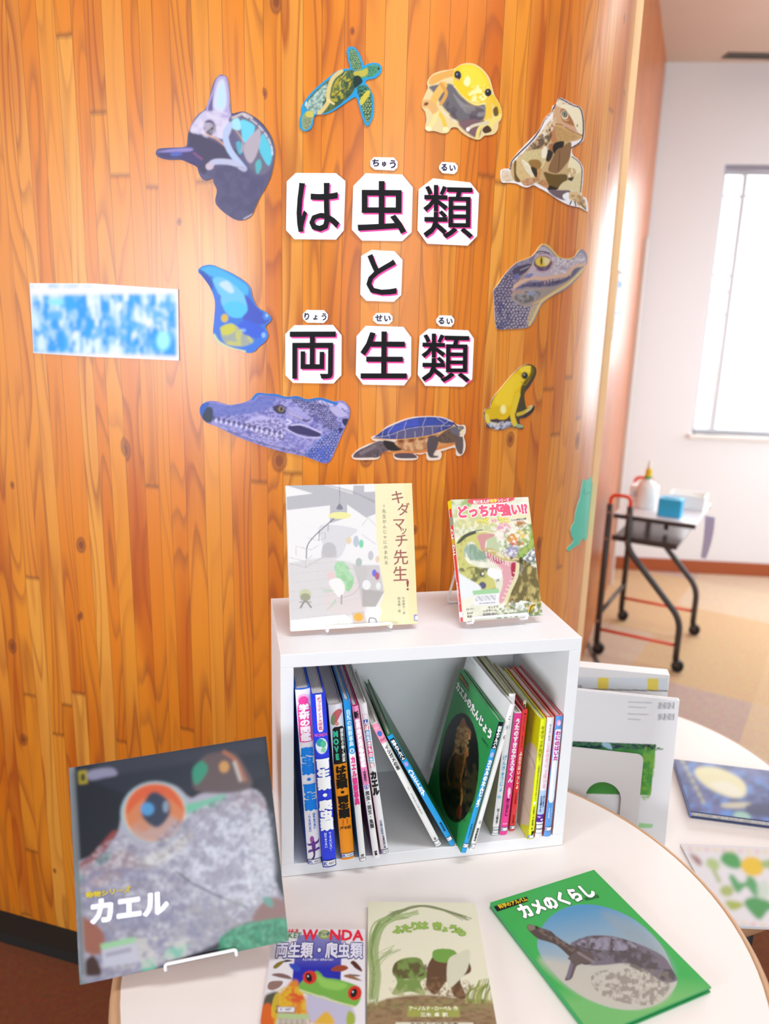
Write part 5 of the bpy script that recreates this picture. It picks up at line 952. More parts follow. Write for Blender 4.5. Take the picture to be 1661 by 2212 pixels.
# sea turtle
def d(A):
    A.poly([(130, 520), (180, 440), (250, 370), (340, 300), (430, 255), (500, 250), (520, 290), (515, 360), (480, 430), (400, 500), (320, 555), (240, 575), (190, 550)], '5c6c38', 4).mottle([(130, 520), (250, 370), (430, 255), (510, 260), (515, 360), (400, 500), (240, 575)], '1f4a3c', .8, 5, 9).mottle([(330, 480), (360, 330), (430, 290), (480, 330), (430, 450)], 'b0a02c', .9, 6)
    A.poly([(140, 510), (220, 410), (300, 350), (270, 480), (230, 570), (180, 545)], '7d9c94', 10, .8).mottle([(140, 510), (300, 350), (240, 570)], 'cfe0d4', .6, 4).line([(405, 255), (350, 300), (320, 360), (305, 440), (310, 480), (270, 540), (240, 570)], 30, 'd8c07c', 8).line([(300, 470), (350, 500)], 14, 'e6d08c', 6).line([(440, 260), (400, 330), (400, 420)], 8, 'd0c860', 4, .7)
    for a in ((390, 330), (420, 400), (360, 440), (450, 350)): A.line([a, (a[0] + 40, a[1] - 40)], 7, '3a4414', 3)
    A.cells([(430, 460), (480, 350), (520, 290), (515, 370), (470, 440)], '0e2a1e', 5, 1.2)
    A.poly([(462, 130), (470, 92), (490, 88), (520, 110), (540, 160), (556, 210), (550, 245), (510, 250), (480, 225)], '3f8a78', 3).cells([(462, 130), (490, 88), (540, 160), (556, 230), (500, 245)], '14382e', 4.2, 1.3, light='c8d878', la=.9)
    A.poly([(500, 270), (560, 240), (610, 215), (660, 205), (694, 225), (690, 250), (650, 290), (590, 305), (540, 310)], '4c9a70', 3).cells([(590, 225), (690, 215), (680, 260), (600, 300)], '123c30', 4, 1.3, light='7cd0a8', la=.8).poly([(500, 262), (560, 248), (600, 235), (600, 280), (545, 300), (505, 290)], 'c8b43a', 6, .85).ell(683, 235, 7, 10, '10201c', 0, 2)
    A.poly([(500, 300), (540, 290), (565, 330), (540, 360), (500, 380)], '0f2c24', 6)
    A.poly([(525, 380), (560, 360), (600, 370), (630, 420), (636, 520), (625, 600), (603, 645), (585, 620), (560, 540), (545, 470)], '3a7a62', 3).cells([(540, 440), (600, 400), (636, 500), (605, 645), (570, 560)], '10241a', 6, 1.6, light='c8cc70', la=.9).poly([(545, 470), (600, 400), (620, 420), (560, 510)], 'd8c83c', 5, .85).mottle([(525, 380), (600, 370), (560, 440), (540, 450)], '14342a', .9, 4)
    A.poly([(110, 620), (120, 580), (150, 555), (190, 550), (196, 590), (175, 660), (150, 692), (118, 685)], '8aa06c', 3).cells([(110, 640), (150, 600), (190, 600), (150, 692)], '2c4034', 3.4, 1.1, light='e0e0b0', la=.9).poly([(150, 555), (195, 560), (190, 600), (140, 590)], 'd8c450', 6, .8).poly([(135, 500), (150, 480), (140, 520)], 'e8ecec', 4)
wall_cut('sea_turtle_cutout', 'swimming sea turtle paper cut-out with a blue edge, top of the wall', 620, 80, 3.4604, [(445, 110), (460, 80), (490, 75), (520, 95), (545, 135), (565, 185), (575, 215), (600, 205), (640, 195), (680, 200), (705, 225), (705, 255), (685, 290), (650, 312), (600, 322), (585, 345), (600, 365), (630, 410), (648, 470), (648, 560), (635, 620), (605, 668), (580, 650), (560, 600), (540, 530), (520, 460), (500, 455), (430, 500), (340, 560), (280, 580), (215, 585), (200, 620), (185, 680), (150, 705), (115, 700), (95, 670), (95, 620), (108, 570), (108, 530), (140, 470), (200, 400), (280, 330), (370, 260), (430, 240), (470, 235), (455, 170)], d, '1b98d2', seed=3)
# big yellow frog
def d(A):
    A.poly([(1060, 350), (1080, 295), (1160, 262), (1250, 245), (1260, 290), (1180, 310), (1100, 350)], 'e2a650', 8).poly([(1065, 370), (1180, 350), (1240, 360), (1300, 440), (1400, 500), (1480, 510), (1480, 600), (1400, 640), (1320, 660), (1200, 560), (1150, 500), (1090, 410)], '6a6468', 14).poly([(1240, 420), (1330, 500), (1470, 520), (1470, 590), (1330, 560)], '8c8484', 16).mottle([(1200, 480), (1470, 540), (1440, 700), (1240, 640)], '4a3c46', .7, 14).poly([(1280, 640), (1440, 620), (1440, 740), (1380, 740)], '7c5a60', 16)
    A.poly([(1250, 250), (1290, 215), (1340, 203), (1400, 213), (1460, 252), (1502, 315), (1525, 395), (1500, 470), (1440, 512), (1370, 500), (1300, 440), (1250, 370), (1240, 310)], 'f2c81e', 6).poly([(1300, 230), (1400, 220), (1470, 290), (1490, 360), (1400, 380), (1330, 330)], 'f6d63a', 30).poly([(1320, 340), (1350, 290), (1370, 330), (1350, 370)], 'faf0b0', 12).mottle([(1360, 380), (1500, 360), (1480, 470), (1380, 480)], 'fbf3b4', .8, 6).line([(1250, 370), (1320, 450), (1400, 500), (1480, 495)], 8, 'e8e0b0', 3).line([(1255, 380), (1330, 465), (1400, 512)], 6, '9a8448', 3, .7)
    A.ell(1276, 285, 26, 34, '3a3430', -10, 4).ell(1276, 285, 20, 28, '232838', -10, 3).ell(1270, 278, 6, 8, '8a94b0', 0, 2).line([(1258, 310), (1290, 325)], 12, 'd8a870', 4).ell(1502, 415, 26, 30, '5a4a2a', 0, 4).ell(1506, 415, 20, 25, '16181e', 0, 3).ell(1500, 406, 5, 7, '9aa0a8', 0, 2)
    A.line([(1170, 360), (1120, 430), (1090, 500), (1110, 560)], 56, 'e8b45a', 10).line([(1150, 350), (1190, 420), (1150, 500)], 26, 'd89a48', 8).line([(1110, 540), (1160, 600), (1185, 680)], 30, 'e8c040', 6).line([(1120, 560), (1100, 620), (1060, 680)], 34, 'efd890', 6).line([(1100, 540), (1060, 500), (1030, 500)], 60, 'e2ac68', 10).ell(1040, 500, 18, 12, '7a4a28', -20, 4).ell(1185, 690, 22, 20, 'f0e4a8', 0, 4).ell(1056, 686, 24, 18, 'f4e8b8', 0, 4).line([(1160, 560), (1240, 620), (1260, 640)], 12, 'e8d4c4', 6, .8)
    A.line([(1510, 470), (1510, 560), (1500, 620)], 50, 'ecc040', 8).line([(1535, 450), (1570, 520), (1585, 580)], 40, 'e8be30', 6).line([(1585, 590), (1530, 640), (1520, 690)], 40, 'efd674', 6).line([(1510, 620), (1440, 680), (1420, 750)], 26, 'e8d078', 5).line([(1500, 640), (1400, 660), (1350, 690)], 22, 'd8c8a8', 5).ell(1352, 690, 14, 16, 'f0e8e0', 0, 3).poly([(1460, 690), (1500, 660), (1530, 700), (1480, 720)], '4a3020', 6).poly([(1540, 540), (1570, 520), (1580, 580), (1550, 590)], '6a5020', 8)
wall_cut('yellow_frog_cutout', 'big bright yellow frog paper cut-out with dark belly, top right of the wall title', 620, 80, 3.4604, [(1005, 490), (1030, 430), (1050, 380), (1045, 340), (1080, 285), (1150, 255), (1240, 240), (1290, 210), (1340, 197), (1400, 205), (1460, 245), (1508, 310), (1535, 400), (1548, 440), (1582, 500), (1602, 570), (1592, 620), (1576, 640), (1570, 690), (1545, 725), (1510, 735), (1470, 740), (1440, 765), (1410, 768), (1350, 745), (1300, 710), (1270, 680), (1225, 680), (1200, 715), (1160, 722), (1100, 705), (1050, 705), (1030, 680), (1040, 620), (1030, 560), (1008, 530)], d, 'e4cc96', seed=4)
# iguana
def d(A):
    A.poly([(285, 1135), (300, 1130), (400, 1150), (440, 1200), (450, 1275), (300, 1290), (272, 1250)], 'e2cdb4', 6).mottle([(290, 1140), (440, 1150), (450, 1275), (290, 1290)], 'c9a888', .6, 5)
    A.poly([(400, 1090), (480, 990), (600, 870), (720, 740), (830, 600), (900, 500), (1000, 430), (1120, 520), (1140, 700), (1240, 760), (1230, 950), (1370, 1100), (1380, 1180), (1200, 1290), (1130, 1400), (960, 1390), (700, 1300), (460, 1290)], 'c9a878', 8)
    A.poly([(1000, 300), (1060, 230), (1080, 180), (1160, 210), (1260, 260), (1350, 290), (1390, 380), (1398, 520), (1396, 620), (1370, 700), (1260, 740), (1140, 740), (1010, 760), (960, 640), (980, 460)], 'd2a67c', 6).poly([(1160, 220), (1260, 260), (1350, 290), (1390, 380), (1396, 620), (1330, 610), (1250, 430), (1150, 300), (1060, 250)], 'f0e2c0', 10).poly([(1090, 310), (1150, 290), (1230, 400), (1280, 520), (1180, 490), (1110, 440)], 'a86a40', 8).poly([(1010, 510), (1100, 500), (1220, 560), (1370, 650), (1340, 700), (1150, 740), (1040, 740)], 'd0a468', 8).line([(1005, 500), (1110, 510), (1230, 590), (1390, 655)], 12, '8a5638', 4).line([(1130, 520), (1240, 560), (1310, 620)], 20, 'd09a8c', 6).cells([(1010, 530), (1200, 600), (1340, 690), (1150, 740), (1030, 730)], '6a4a28', 4, .8, .6)
    A.ell(1148, 370, 48, 64, 'ecd8b0', -20, 4).ell(1148, 362, 38, 50, '6a5a44', -20, 3).ell(1145, 360, 22, 40, '9aa89a', -10, 3).ell(1146, 362, 9, 34, '1c1c1c', -10, 2).line([(1110, 410), (1160, 450), (1210, 440)], 7, 'e8d0a0', 2).ell(1322, 520, 8, 20, '6a4a34', 0, 3)
    A.poly([(940, 520), (1000, 470), (1020, 640), (1040, 740), (980, 760), (940, 660)], 'b87e50', 8).ell(975, 815, 50, 50, 'a06a48', 0, 8).ell(880, 710, 34, 28, 'e8d4a8', 0, 6).poly([(1010, 760), (1140, 740), (1100, 880), (1020, 920), (980, 860)], '241c18', 10).poly([(920, 1120), (1010, 900), (1060, 840), (1120, 820), (1170, 770), (1240, 760), (1220, 960), (1160, 1060), (1060, 1170), (980, 1170)], '8a6440', 8).line([(1080, 870), (1070, 1040), (1060, 1150)], 8, '4a3420', 4).poly([(870, 960), (920, 850), (990, 900), (930, 1020)], '332820', 14)
    A.mottle([(600, 860), (850, 620), (960, 560), (960, 700), (860, 820), (700, 850)], '4a3430', .85, 5, 8, thr=.48).mottle([(760, 640), (1000, 380), (1000, 560), (820, 700)], 'f0e0c4', .8, 4)
    for i in range(10): x, y = 1050 - i * 22, 250 + i * 26; A.poly([(x - 20, y + 10), (x - 40, y - 22 + i), (x - 12, y - 14), (x + 14, y - 2)], ('e0bc9a', 'c88a70')[i % 2], 3)
    A.poly([(1070, 160), (1120, 190), (1090, 250), (1050, 240)], 'e8d8b8', 4)
    A.poly([(500, 960), (640, 870), (820, 850), (900, 900), (860, 1060), (780, 1140), (680, 1140), (640, 1020)], 'e0cc98', 8).cells([(500, 960), (640, 870), (820, 850), (880, 960), (780, 1140), (690, 1130)], '9a7c48', 3.6, .7, .7).poly([(650, 1010), (780, 990), (830, 1060), (780, 1130), (700, 1140)], '9a7038', 16).poly([(830, 870), (880, 800), (910, 860), (890, 950), (840, 970)], 'eee4cc', 6)
    A.poly([(460, 1010), (530, 980), (600, 1010), (680, 1100), (730, 1230), (700, 1290), (540, 1300), (480, 1200)], 'dcc088', 8).poly([(560, 990), (660, 1060), (720, 1200), (690, 1230), (590, 1100)], 'f2e8cc', 12).cells([(470, 1030), (600, 1020), (720, 1220), (680, 1290), (540, 1290)], 'a87848', 3.6, .7, .6).poly([(450, 1030), (480, 1010), (480, 1180), (540, 1290), (460, 1270)], '6a5228', 8)
    A.poly([(680, 1090), (760, 1120), (770, 1240), (720, 1200)], '3a2c18', 6).poly([(860, 1160), (1000, 1190), (1180, 1200), (1150, 1340), (1060, 1390), (930, 1370), (890, 1260)], '6a5020', 14).poly([(900, 1340), (1060, 1390), (960, 1420), (910, 1400)], '241c14', 8)
    A.poly([(550, 1290), (640, 1250), (720, 1240), (760, 1270), (680, 1340), (600, 1350)], 'd09a70', 6).line([(810, 1130), (790, 1200), (780, 1250)], 40, 'c89058', 6).poly([(780, 1310), (870, 1260), (920, 1320), (920, 1380), (860, 1370)], 'c48c5c', 5).mottle([(550, 1260), (760, 1250), (920, 1320), (780, 1350), (600, 1350)], '7a4a30', .5, 4)
    A.poly([(1230, 950), (1300, 1000), (1380, 1110), (1370, 1160), (1280, 1220), (1200, 1230), (1190, 1100)], 'eedfb8', 8).mottle([(1190, 1100), (1300, 1130), (1280, 1220), (1200, 1230)], 'b88c50', .8, 5).poly([(1190, 1250), (1280, 1230), (1240, 1290)], '2a2018', 5).poly([(1300, 1200), (1375, 1170), (1370, 1380), (1360, 1460), (1240, 1440), (1250, 1300)], 'e8d8a8', 6).cells([(1250, 1240), (1375, 1190), (1360, 1440), (1240, 1440)], 'b09058', 3.4, .6, .6).poly([(1060, 1390), (1130, 1300), (1230, 1280), (1240, 1400), (1120, 1420)], 'dcca9c', 8).poly([(920, 1410), (1080, 1410), (1230, 1420), (1170, 1490), (1150, 1550), (1010, 1500)], '6f5c62', 10)
    A.poly([(1120, 1480), (1200, 1440), (1230, 1500), (1150, 1540)], 'f4f0f0', 4).poly([(1220, 1440), (1360, 1460), (1420, 1560), (1450, 1660), (1400, 1660), (1330, 1600), (1280, 1560), (1220, 1530)], 'dcb884', 6).mottle([(1220, 1480), (1400, 1500), (1440, 1660), (1240, 1560)], '8a5a34', .6, 4)
    for (a, b) in (((1240, 1560), (1220, 1610)), ((1290, 1570), (1300, 1630)), ((1370, 1590), (1440, 1680))): A.line([a, b], 16, '3a2418', 4)
    A.line([(395, 1120), (420, 1010), (520, 900), (720, 700), (830, 520), (880, 400), (980, 300), (1050, 170), (1080, 145), (1160, 185), (1260, 240), (1360, 280), (1400, 420), (1405, 620), (1370, 740), (1240, 830)], 20, '3a1c2e', 4).line([(1250, 950), (1330, 1010), (1385, 1110), (1380, 1300), (1365, 1440)], 14, '3a1c2e', 4)
wall_cut('iguana_cutout', 'tan iguana paper cut-out with white lower edge, right of the wall title', 1040, 190, 6.3885, [(255, 1190), (265, 1135), (310, 1115), (385, 1112), (390, 1050), (420, 990), (500, 890), (620, 760), (740, 640), (810, 545), (850, 450), (890, 390), (960, 320), (980, 250), (1030, 215), (1050, 155), (1080, 138), (1160, 175), (1240, 220), (1330, 255), (1375, 300), (1400, 420), (1408, 560), (1402, 690), (1360, 760), (1270, 810), (1235, 860), (1250, 930), (1320, 990), (1385, 1090), (1392, 1180), (1385, 1320), (1368, 1450), (1385, 1500), (1430, 1520), (1455, 1600), (1458, 1700), (1430, 1700), (1340, 1650), (1200, 1620), (1060, 1550), (940, 1470), (860, 1420), (780, 1380), (710, 1345), (620, 1375), (540, 1355), (480, 1325), (380, 1310), (290, 1310), (262, 1270)], d, 'f2ecec', seed=5)
# blue dart frog, left
def d(A):
    A.poly([(130, 150), (180, 115), (250, 105), (340, 140), (450, 190), (560, 260), (610, 320), (640, 420), (690, 510), (760, 550), (805, 600), (780, 650), (760, 690), (780, 770), (720, 840), (640, 910), (560, 915), (440, 870), (340, 830), (290, 740), (280, 600), (290, 440), (240, 300)], '3f7ad8', 8).poly([(140, 145), (250, 108), (400, 170), (560, 270), (600, 330), (560, 400), (420, 300), (280, 220)], '4cb0e4', 14).poly([(260, 230), (360, 220), (480, 300), (580, 420), (590, 530), (520, 590), (420, 580), (350, 480), (310, 360)], '74c4ec', 16).poly([(320, 280), (400, 250), (460, 340), (420, 360)], 'c4dcf0', 20).poly([(360, 480), (480, 440), (590, 500), (540, 590), (430, 580)], '54c2ec', 16)
    A.poly([(130, 160), (180, 160), (260, 260), (250, 330)], '3d5cb4', 10).poly([(560, 380), (620, 430), (700, 520), (760, 560), (800, 600), (760, 650), (640, 660), (540, 600), (590, 520)], '4458c0', 12).ell(765, 580, 34, 40, '4a84d8', 0, 10).ell(770, 575, 10, 16, 'b4d4f4', 0, 6).poly([(490, 690), (560, 620), (680, 660), (740, 700), (760, 760), (680, 790), (560, 770)], '3c62d8', 10).ell(545, 715, 30, 16, '7cb4f0', 0, 10)
    A.line([(310, 400), (300, 560), (290, 720)], 56, '4c78dc', 10).poly([(340, 700), (460, 660), (480, 720), (620, 780), (640, 830), (520, 870), (370, 830)], 'a0a8a0', 14).mottle([(340, 700), (460, 660), (640, 830), (400, 850)], 'ccc85c', .8, 12).ell(372, 600, 34, 40, 'd8b450', 0, 10).poly([(330, 690), (440, 650), (470, 720), (380, 760)], 'ccc850', 12).line([(770, 730), (720, 820), (640, 890), (560, 905)], 50, '3f78dc', 8).ell(740, 760, 20, 26, '8cbcf0', 0, 10).line([(270, 760), (320, 830), (440, 890), (560, 918)], 26, 'e0dca0', 8)
wall_cut('blue_frog_cutout', 'sky blue dart frog paper cut-out, left of the wall title', 400, 550, 4.371, [(128, 160), (150, 120), (200, 100), (260, 98), (340, 130), (450, 180), (560, 250), (615, 310), (640, 410), (690, 500), (760, 540), (812, 590), (808, 630), (770, 665), (762, 695), (788, 760), (760, 820), (700, 870), (650, 918), (590, 928), (520, 905), (440, 890), (340, 855), (285, 800), (268, 740), (280, 600), (286, 440), (240, 310), (170, 210)], d, '4c8ad8', seed=6, blur=1)
# big blue-violet crocodile head
def d(A):
    P = [(150, 1500), (160, 1430), (230, 1395), (320, 1400), (420, 1420), (560, 1405), (640, 1370), (680, 1320), (760, 1310), (860, 1325), (960, 1350), (1100, 1350), (1250, 1360), (1400, 1390), (1500, 1390), (1545, 1450), (1540, 1540), (1480, 1690), (1420, 1830), (1360, 1950), (1300, 1965), (1150, 1910), (900, 1850), (700, 1790), (500, 1710), (300, 1620), (180, 1570)]
    A.poly(P, '8583c4', 8).mottle(P, '5a58a0', .7, 7, 5).mottle(P, 'b4aee0', .6, 5, 4)
    A.poly([(150, 1470), (240, 1400), (420, 1425), (640, 1380), (700, 1330), (860, 1330), (800, 1440), (620, 1500), (400, 1520), (200, 1560)], '6470bc', 20, .8).poly([(150, 1500), (200, 1440), (260, 1460), (250, 1580), (180, 1570)], '3a4458', 14).poly([(140, 1430), (190, 1400), (230, 1400), (180, 1480), (150, 1540)], '3c64b8', 12)
    A.poly([(560, 1600), (700, 1520), (880, 1560), (960, 1620), (900, 1760), (720, 1720)], 'c0b8e8', 24, .8).mottle([(560, 1600), (900, 1560), (940, 1740), (720, 1740)], '544e84', .7, 4, 3)
    for i in range(14): x = 270 + i * 48; y = 1540 + i * 11; A.ell(x, y, 13, 20, '4a4670', 10, 5, .8).ell(x + 20, y + 30, 11, 18, 'd8d4f0', 10, 4, .8)
    A.ell(890, 1465, 62, 36, '3c3a50', 20, 6).ell(905, 1460, 30, 26, '8a7460', 10, 4).ell(908, 1458, 10, 20, '201c20', 10, 2).line([(830, 1440), (900, 1420), (980, 1470), (1060, 1540), (1150, 1570), (1200, 1530)], 12, '4a4264', 4).line([(980, 1490), (1100, 1550)], 20, 'b8a8c8', 6).poly([(960, 1450), (1100, 1440), (1200, 1490), (1190, 1550), (1100, 1545), (1000, 1500)], 'a8a2d8', 12, .8)
    A.poly([(970, 1630), (1040, 1600), (1180, 1650), (1280, 1690), (1240, 1720), (1100, 1700), (1010, 1670)], '3c3866', 6).line([(1000, 1610), (1120, 1610), (1280, 1680)], 16, 'c4bce4', 5).line([(940, 1640), (1100, 1720), (1290, 1730)], 14, 'c0b8e0', 6).line([(960, 1560), (1000, 1580), (960, 1600)], 18, 'd0c8ec', 6)
    A.mottle([(990, 1360), (1250, 1370), (1400, 1500), (1420, 1640), (1300, 1620)], '3c3a66', .7, 4, 3).cells([(1000, 1370), (1250, 1380), (1420, 1520), (1440, 1660), (1330, 1640), (1220, 1480)], '35335c', 5, 1.1, .8, light='a8a4d8', la=.7)
    A.cells([(1130, 1900), (1220, 1800), (1330, 1700), (1480, 1640), (1400, 1860), (1350, 1960), (1250, 1950)], '2c3470', 6.5, 1.5, .9, light='8a9ce0', la=.9).mottle([(1150, 1880), (1350, 1800), (1360, 1960), (1250, 1950)], '3c5cc0', .6, 8)
    A.poly([(1250, 1390), (1320, 1370), (1400, 1410), (1360, 1430)], 'c0b8e4', 6).poly([(1420, 1420), (1480, 1400), (1535, 1450), (1500, 1470)], 'c4bce8', 6).poly([(1360, 1450), (1450, 1440), (1530, 1520), (1440, 1530)], 'b8b0dc', 10).poly([(1480, 1560), (1540, 1550), (1510, 1620)], '2c3050', 6).poly([(1450, 1640), (1490, 1640), (1460, 1690)], '30345c', 6)
    for (x, y) in ((1290, 1390), (1330, 1400), (1480, 1450)): A.line([(x, y), (x + 30, y + 30)], 8, '5a5488', 4)
    A.line([(1120, 1900), (1240, 1780), (1330, 1690)], 7, '4878d0', 3).line([(400, 1660), (700, 1775), (1000, 1850), (1200, 1910)], 10, '585470', 5, .7)
    A.line([(640, 1365), (690, 1315), (780, 1318), (860, 1325), (960, 1352), (1050, 1345), (1160, 1370), (1260, 1358), (1350, 1385), (1430, 1410)], 24, '2c74c4', 5)
wall_cut('crocodile_cutout', 'large blue-violet crocodile head paper cut-out, lower left of the wall title', 400, 550, 4.371, [(145, 1500), (150, 1430), (200, 1390), (270, 1380), (350, 1400), (420, 1418), (540, 1400), (620, 1365), (660, 1320), (700, 1303), (770, 1312), (860, 1315), (940, 1340), (1000, 1340), (1060, 1335), (1150, 1365), (1250, 1350), (1330, 1360), (1400, 1385), (1480, 1378), (1535, 1420), (1556, 1470), (1545, 1550), (1480, 1700), (1420, 1840), (1370, 1945), (1320, 1970), (1250, 1950), (1130, 1905), (900, 1855), (700, 1795), (500, 1720), (400, 1670), (300, 1620), (200, 1580)], d, '8583c4', seed=7)
# walking turtle
def d(A):
    A.poly([(85, 850), (120, 810), (200, 770), (300, 725), (360, 750), (380, 800), (290, 860), (230, 862), (110, 865)], '6c5c62', 4).mottle([(90, 850), (200, 770), (360, 760), (280, 860)], '4a3e44', .6, 6).line([(150, 830), (260, 770)], 30, '8a7a80', 10, .6)
    for i in range(5): A.line([(150 + 25 * i, 840 + 2 * i), (160 + 25 * i, 862)], 5, '38302e', 2, .6)
    A.poly([(300, 712), (400, 735), (500, 740), (700, 690), (800, 660), (890, 600), (940, 640), (940, 740), (820, 790), (640, 826), (500, 828), (350, 815), (480, 790), (380, 740)], 'cf9058', 4).poly([(330, 725), (430, 740), (490, 795), (380, 805)], '2a2220', 8).poly([(430, 730), (700, 680), (780, 670), (700, 780), (520, 800)], 'd8a878', 8).mottle([(430, 730), (780, 670), (700, 790), (520, 810)], '9c5c38', .7, 7).line([(350, 818), (520, 826), (700, 808), (930, 742)], 12, 'd87c34', 4)
    for (x, y) in ((475, 728), (560, 718), (640, 700), (715, 685)): A.poly([(x - 30, y - 16), (x + 28, y - 20), (x + 26, y + 16), (x - 20, y + 22)], 'a8683c', 3).poly([(x - 16, y - 8), (x + 16, y - 10), (x + 14, y + 8), (x - 10, y + 12)], '7a4426', 3)
    S_p = [(250, 705), (330, 640), (420, 595), (540, 550), (660, 532), (780, 535), (860, 560), (905, 580), (900, 600), (860, 630), (760, 665), (640, 690), (500, 710), (400, 710), (300, 708)]
    A.poly(S_p, '3c4890', 4).poly([(330, 650), (540, 555), (780, 540), (860, 565), (780, 600), (560, 610), (420, 650)], '4454b8', 20).mottle(S_p, '32407c', .5, 16).poly([(420, 660), (620, 620), (800, 600), (700, 680), (480, 708)], '6a6078', 24, .7)
    for P_ in ([(250, 700), (380, 680), (500, 635), (660, 610), (800, 605), (880, 600)], [(520, 570), (500, 630), (512, 650), (508, 708)], [(420, 598), (372, 660), (385, 700)], [(680, 535), (652, 605), (660, 625), (652, 690)], [(770, 540), (830, 585), (805, 605), (808, 640)], [(860, 565), (840, 585)], [(590, 650), (592, 698)], [(450, 660), (440, 708)], [(730, 610), (735, 670)], [(330, 645), (320, 700)]): A.line(P_, 4.5, 'b4aaba', 1.6)
    A.line([(245, 705), (330, 712), (500, 712), (700, 685), (850, 635), (905, 600)], 7, 'd8a058', 3).line([(905, 580), (930, 605)], 14, '5a1c24', 4)
    A.poly([(790, 680), (880, 620), (900, 660), (960, 690), (920, 735), (820, 745), (770, 720)], '6c5648', 6).mottle([(790, 680), (900, 640), (930, 735), (790, 735)], '4a3a34', .6, 5).poly([(880, 620), (940, 605), (985, 610), (990, 650), (970, 672), (930, 680), (890, 660)], '6a6470', 4).poly([(955, 655), (990, 625), (990, 655), (965, 675)], 'ecd8b0', 4).ell(955, 622, 12, 11, 'd0c090', 0, 2).ell(955, 622, 7, 7, '1c1a1a', 0, 2)
    A.poly([(700, 700), (770, 690), (780, 740), (760, 800), (740, 840), (780, 850), (770, 862), (710, 860), (690, 800)], '5c5054', 4).cells([(700, 700), (775, 700), (760, 830), (700, 840)], '3c3236', 4, .8, .6).poly([(920, 730), (975, 690), (985, 760), (975, 830), (950, 830), (925, 790)], '645654', 4).poly([(425, 832), (560, 828), (605, 855), (590, 868), (450, 866)], '5a4a50', 4).line([(290, 815), (280, 850)], 12, '4a4040', 4)
wall_cut('turtle_cutout', 'walking turtle paper cut-out with a dark blue shell, bottom of the wall title', 740, 760, 3.775, [(72, 850), (90, 825), (130, 790), (200, 755), (260, 735), (285, 722), (250, 722), (232, 705), (240, 690), (290, 670), (350, 615), (420, 580), (540, 537), (660, 524), (790, 527), (870, 552), (910, 578), (950, 596), (990, 596), (1000, 620), (998, 660), (985, 690), (998, 750), (990, 810), (960, 845), (925, 842), (912, 780), (820, 805), (790, 808), (805, 830), (795, 870), (760, 882), (690, 880), (678, 825), (640, 835), (570, 832), (612, 850), (605, 872), (560, 882), (440, 878), (412, 850), (408, 825), (330, 815), (290, 870), (200, 880), (100, 876)], d, 'ecd8c8', seed=8)
# small golden frog
def d(A):
    A.poly([(1205, 470), (1230, 380), (1290, 290), (1370, 200), (1440, 140), (1490, 112), (1540, 118), (1562, 150), (1550, 190), (1500, 250), (1460, 300), (1440, 380), (1400, 480), (1330, 550), (1250, 540)], 'e6bc14', 4).poly([(1290, 300), (1420, 180), (1470, 260), (1400, 330), (1370, 440), (1260, 430), (1240, 400)], 'f0cc30', 20).poly([(1440, 140), (1490, 115), (1540, 120), (1555, 160), (1510, 170), (1460, 170)], 'f2d23c', 8)
    A.line([(1555, 130), (1545, 195), (1490, 260), (1470, 320), (1490, 400), (1480, 480)], 40, '524818', 10, .9).poly([(1340, 560), (1400, 460), (1440, 360), (1475, 400), (1480, 480), (1430, 560)], '4c4432', 12).ell(1485, 193, 27, 30, '8a7420', 0, 4).ell(1487, 195, 22, 25, '2c2c30', 0, 3).ell(1480, 186, 6, 6, 'c8c8c8', 0, 2).line([(1450, 240), (1490, 270), (1530, 210)], 5, 'a88a14', 2)
    A.poly([(1160, 480), (1200, 460), (1290, 440), (1335, 450), (1325, 510), (1250, 545), (1190, 550), (1165, 520)], 'dcb41c', 5).ell(1310, 470, 24, 36, 'f8eca0', 0, 16).line([(1175, 520), (1195, 580), (1260, 605)], 34, 'e4cc58', 5).line([(1200, 590), (1290, 615), (1370, 590)], 26, '8a8aa0', 6).mottle([(1200, 580), (1380, 570), (1380, 630), (1220, 632)], 'e0e0ea', .7, 4).line([(1430, 350), (1400, 460), (1385, 520), (1405, 590)], 40, 'e8c634', 5).ell(1440, 605, 34, 14, 'c4c498', 10, 4).line([(1420, 600), (1460, 612)], 10, '68a078', 3).line([(1470, 400), (1480, 490)], 14, '4a4220', 4)
    A.line([(1430, 510), (1490, 490), (1540, 450)], 30, 'd0b43c', 5).line([(1480, 520), (1540, 480), (1556, 450)], 18, '34302c', 4).line([(1500, 490), (1550, 445)], 7, 'd8d4c0', 3)
wall_cut('golden_frog_cutout', 'small golden frog paper cut-out sitting up, lower right of the wall title', 740, 760, 3.775, [(1145, 500), (1165, 465), (1200, 450), (1205, 410), (1240, 350), (1290, 290), (1370, 195), (1440, 130), (1500, 100), (1550, 112), (1573, 145), (1565, 200), (1520, 280), (1478, 340), (1485, 430), (1500, 455), (1540, 433), (1560, 448), (1545, 490), (1490, 535), (1440, 545), (1440, 580), (1468, 605), (1460, 630), (1410, 620), (1350, 612), (1310, 632), (1260, 638), (1215, 625), (1170, 610), (1160, 560)], d, '4a3a40', seed=9)
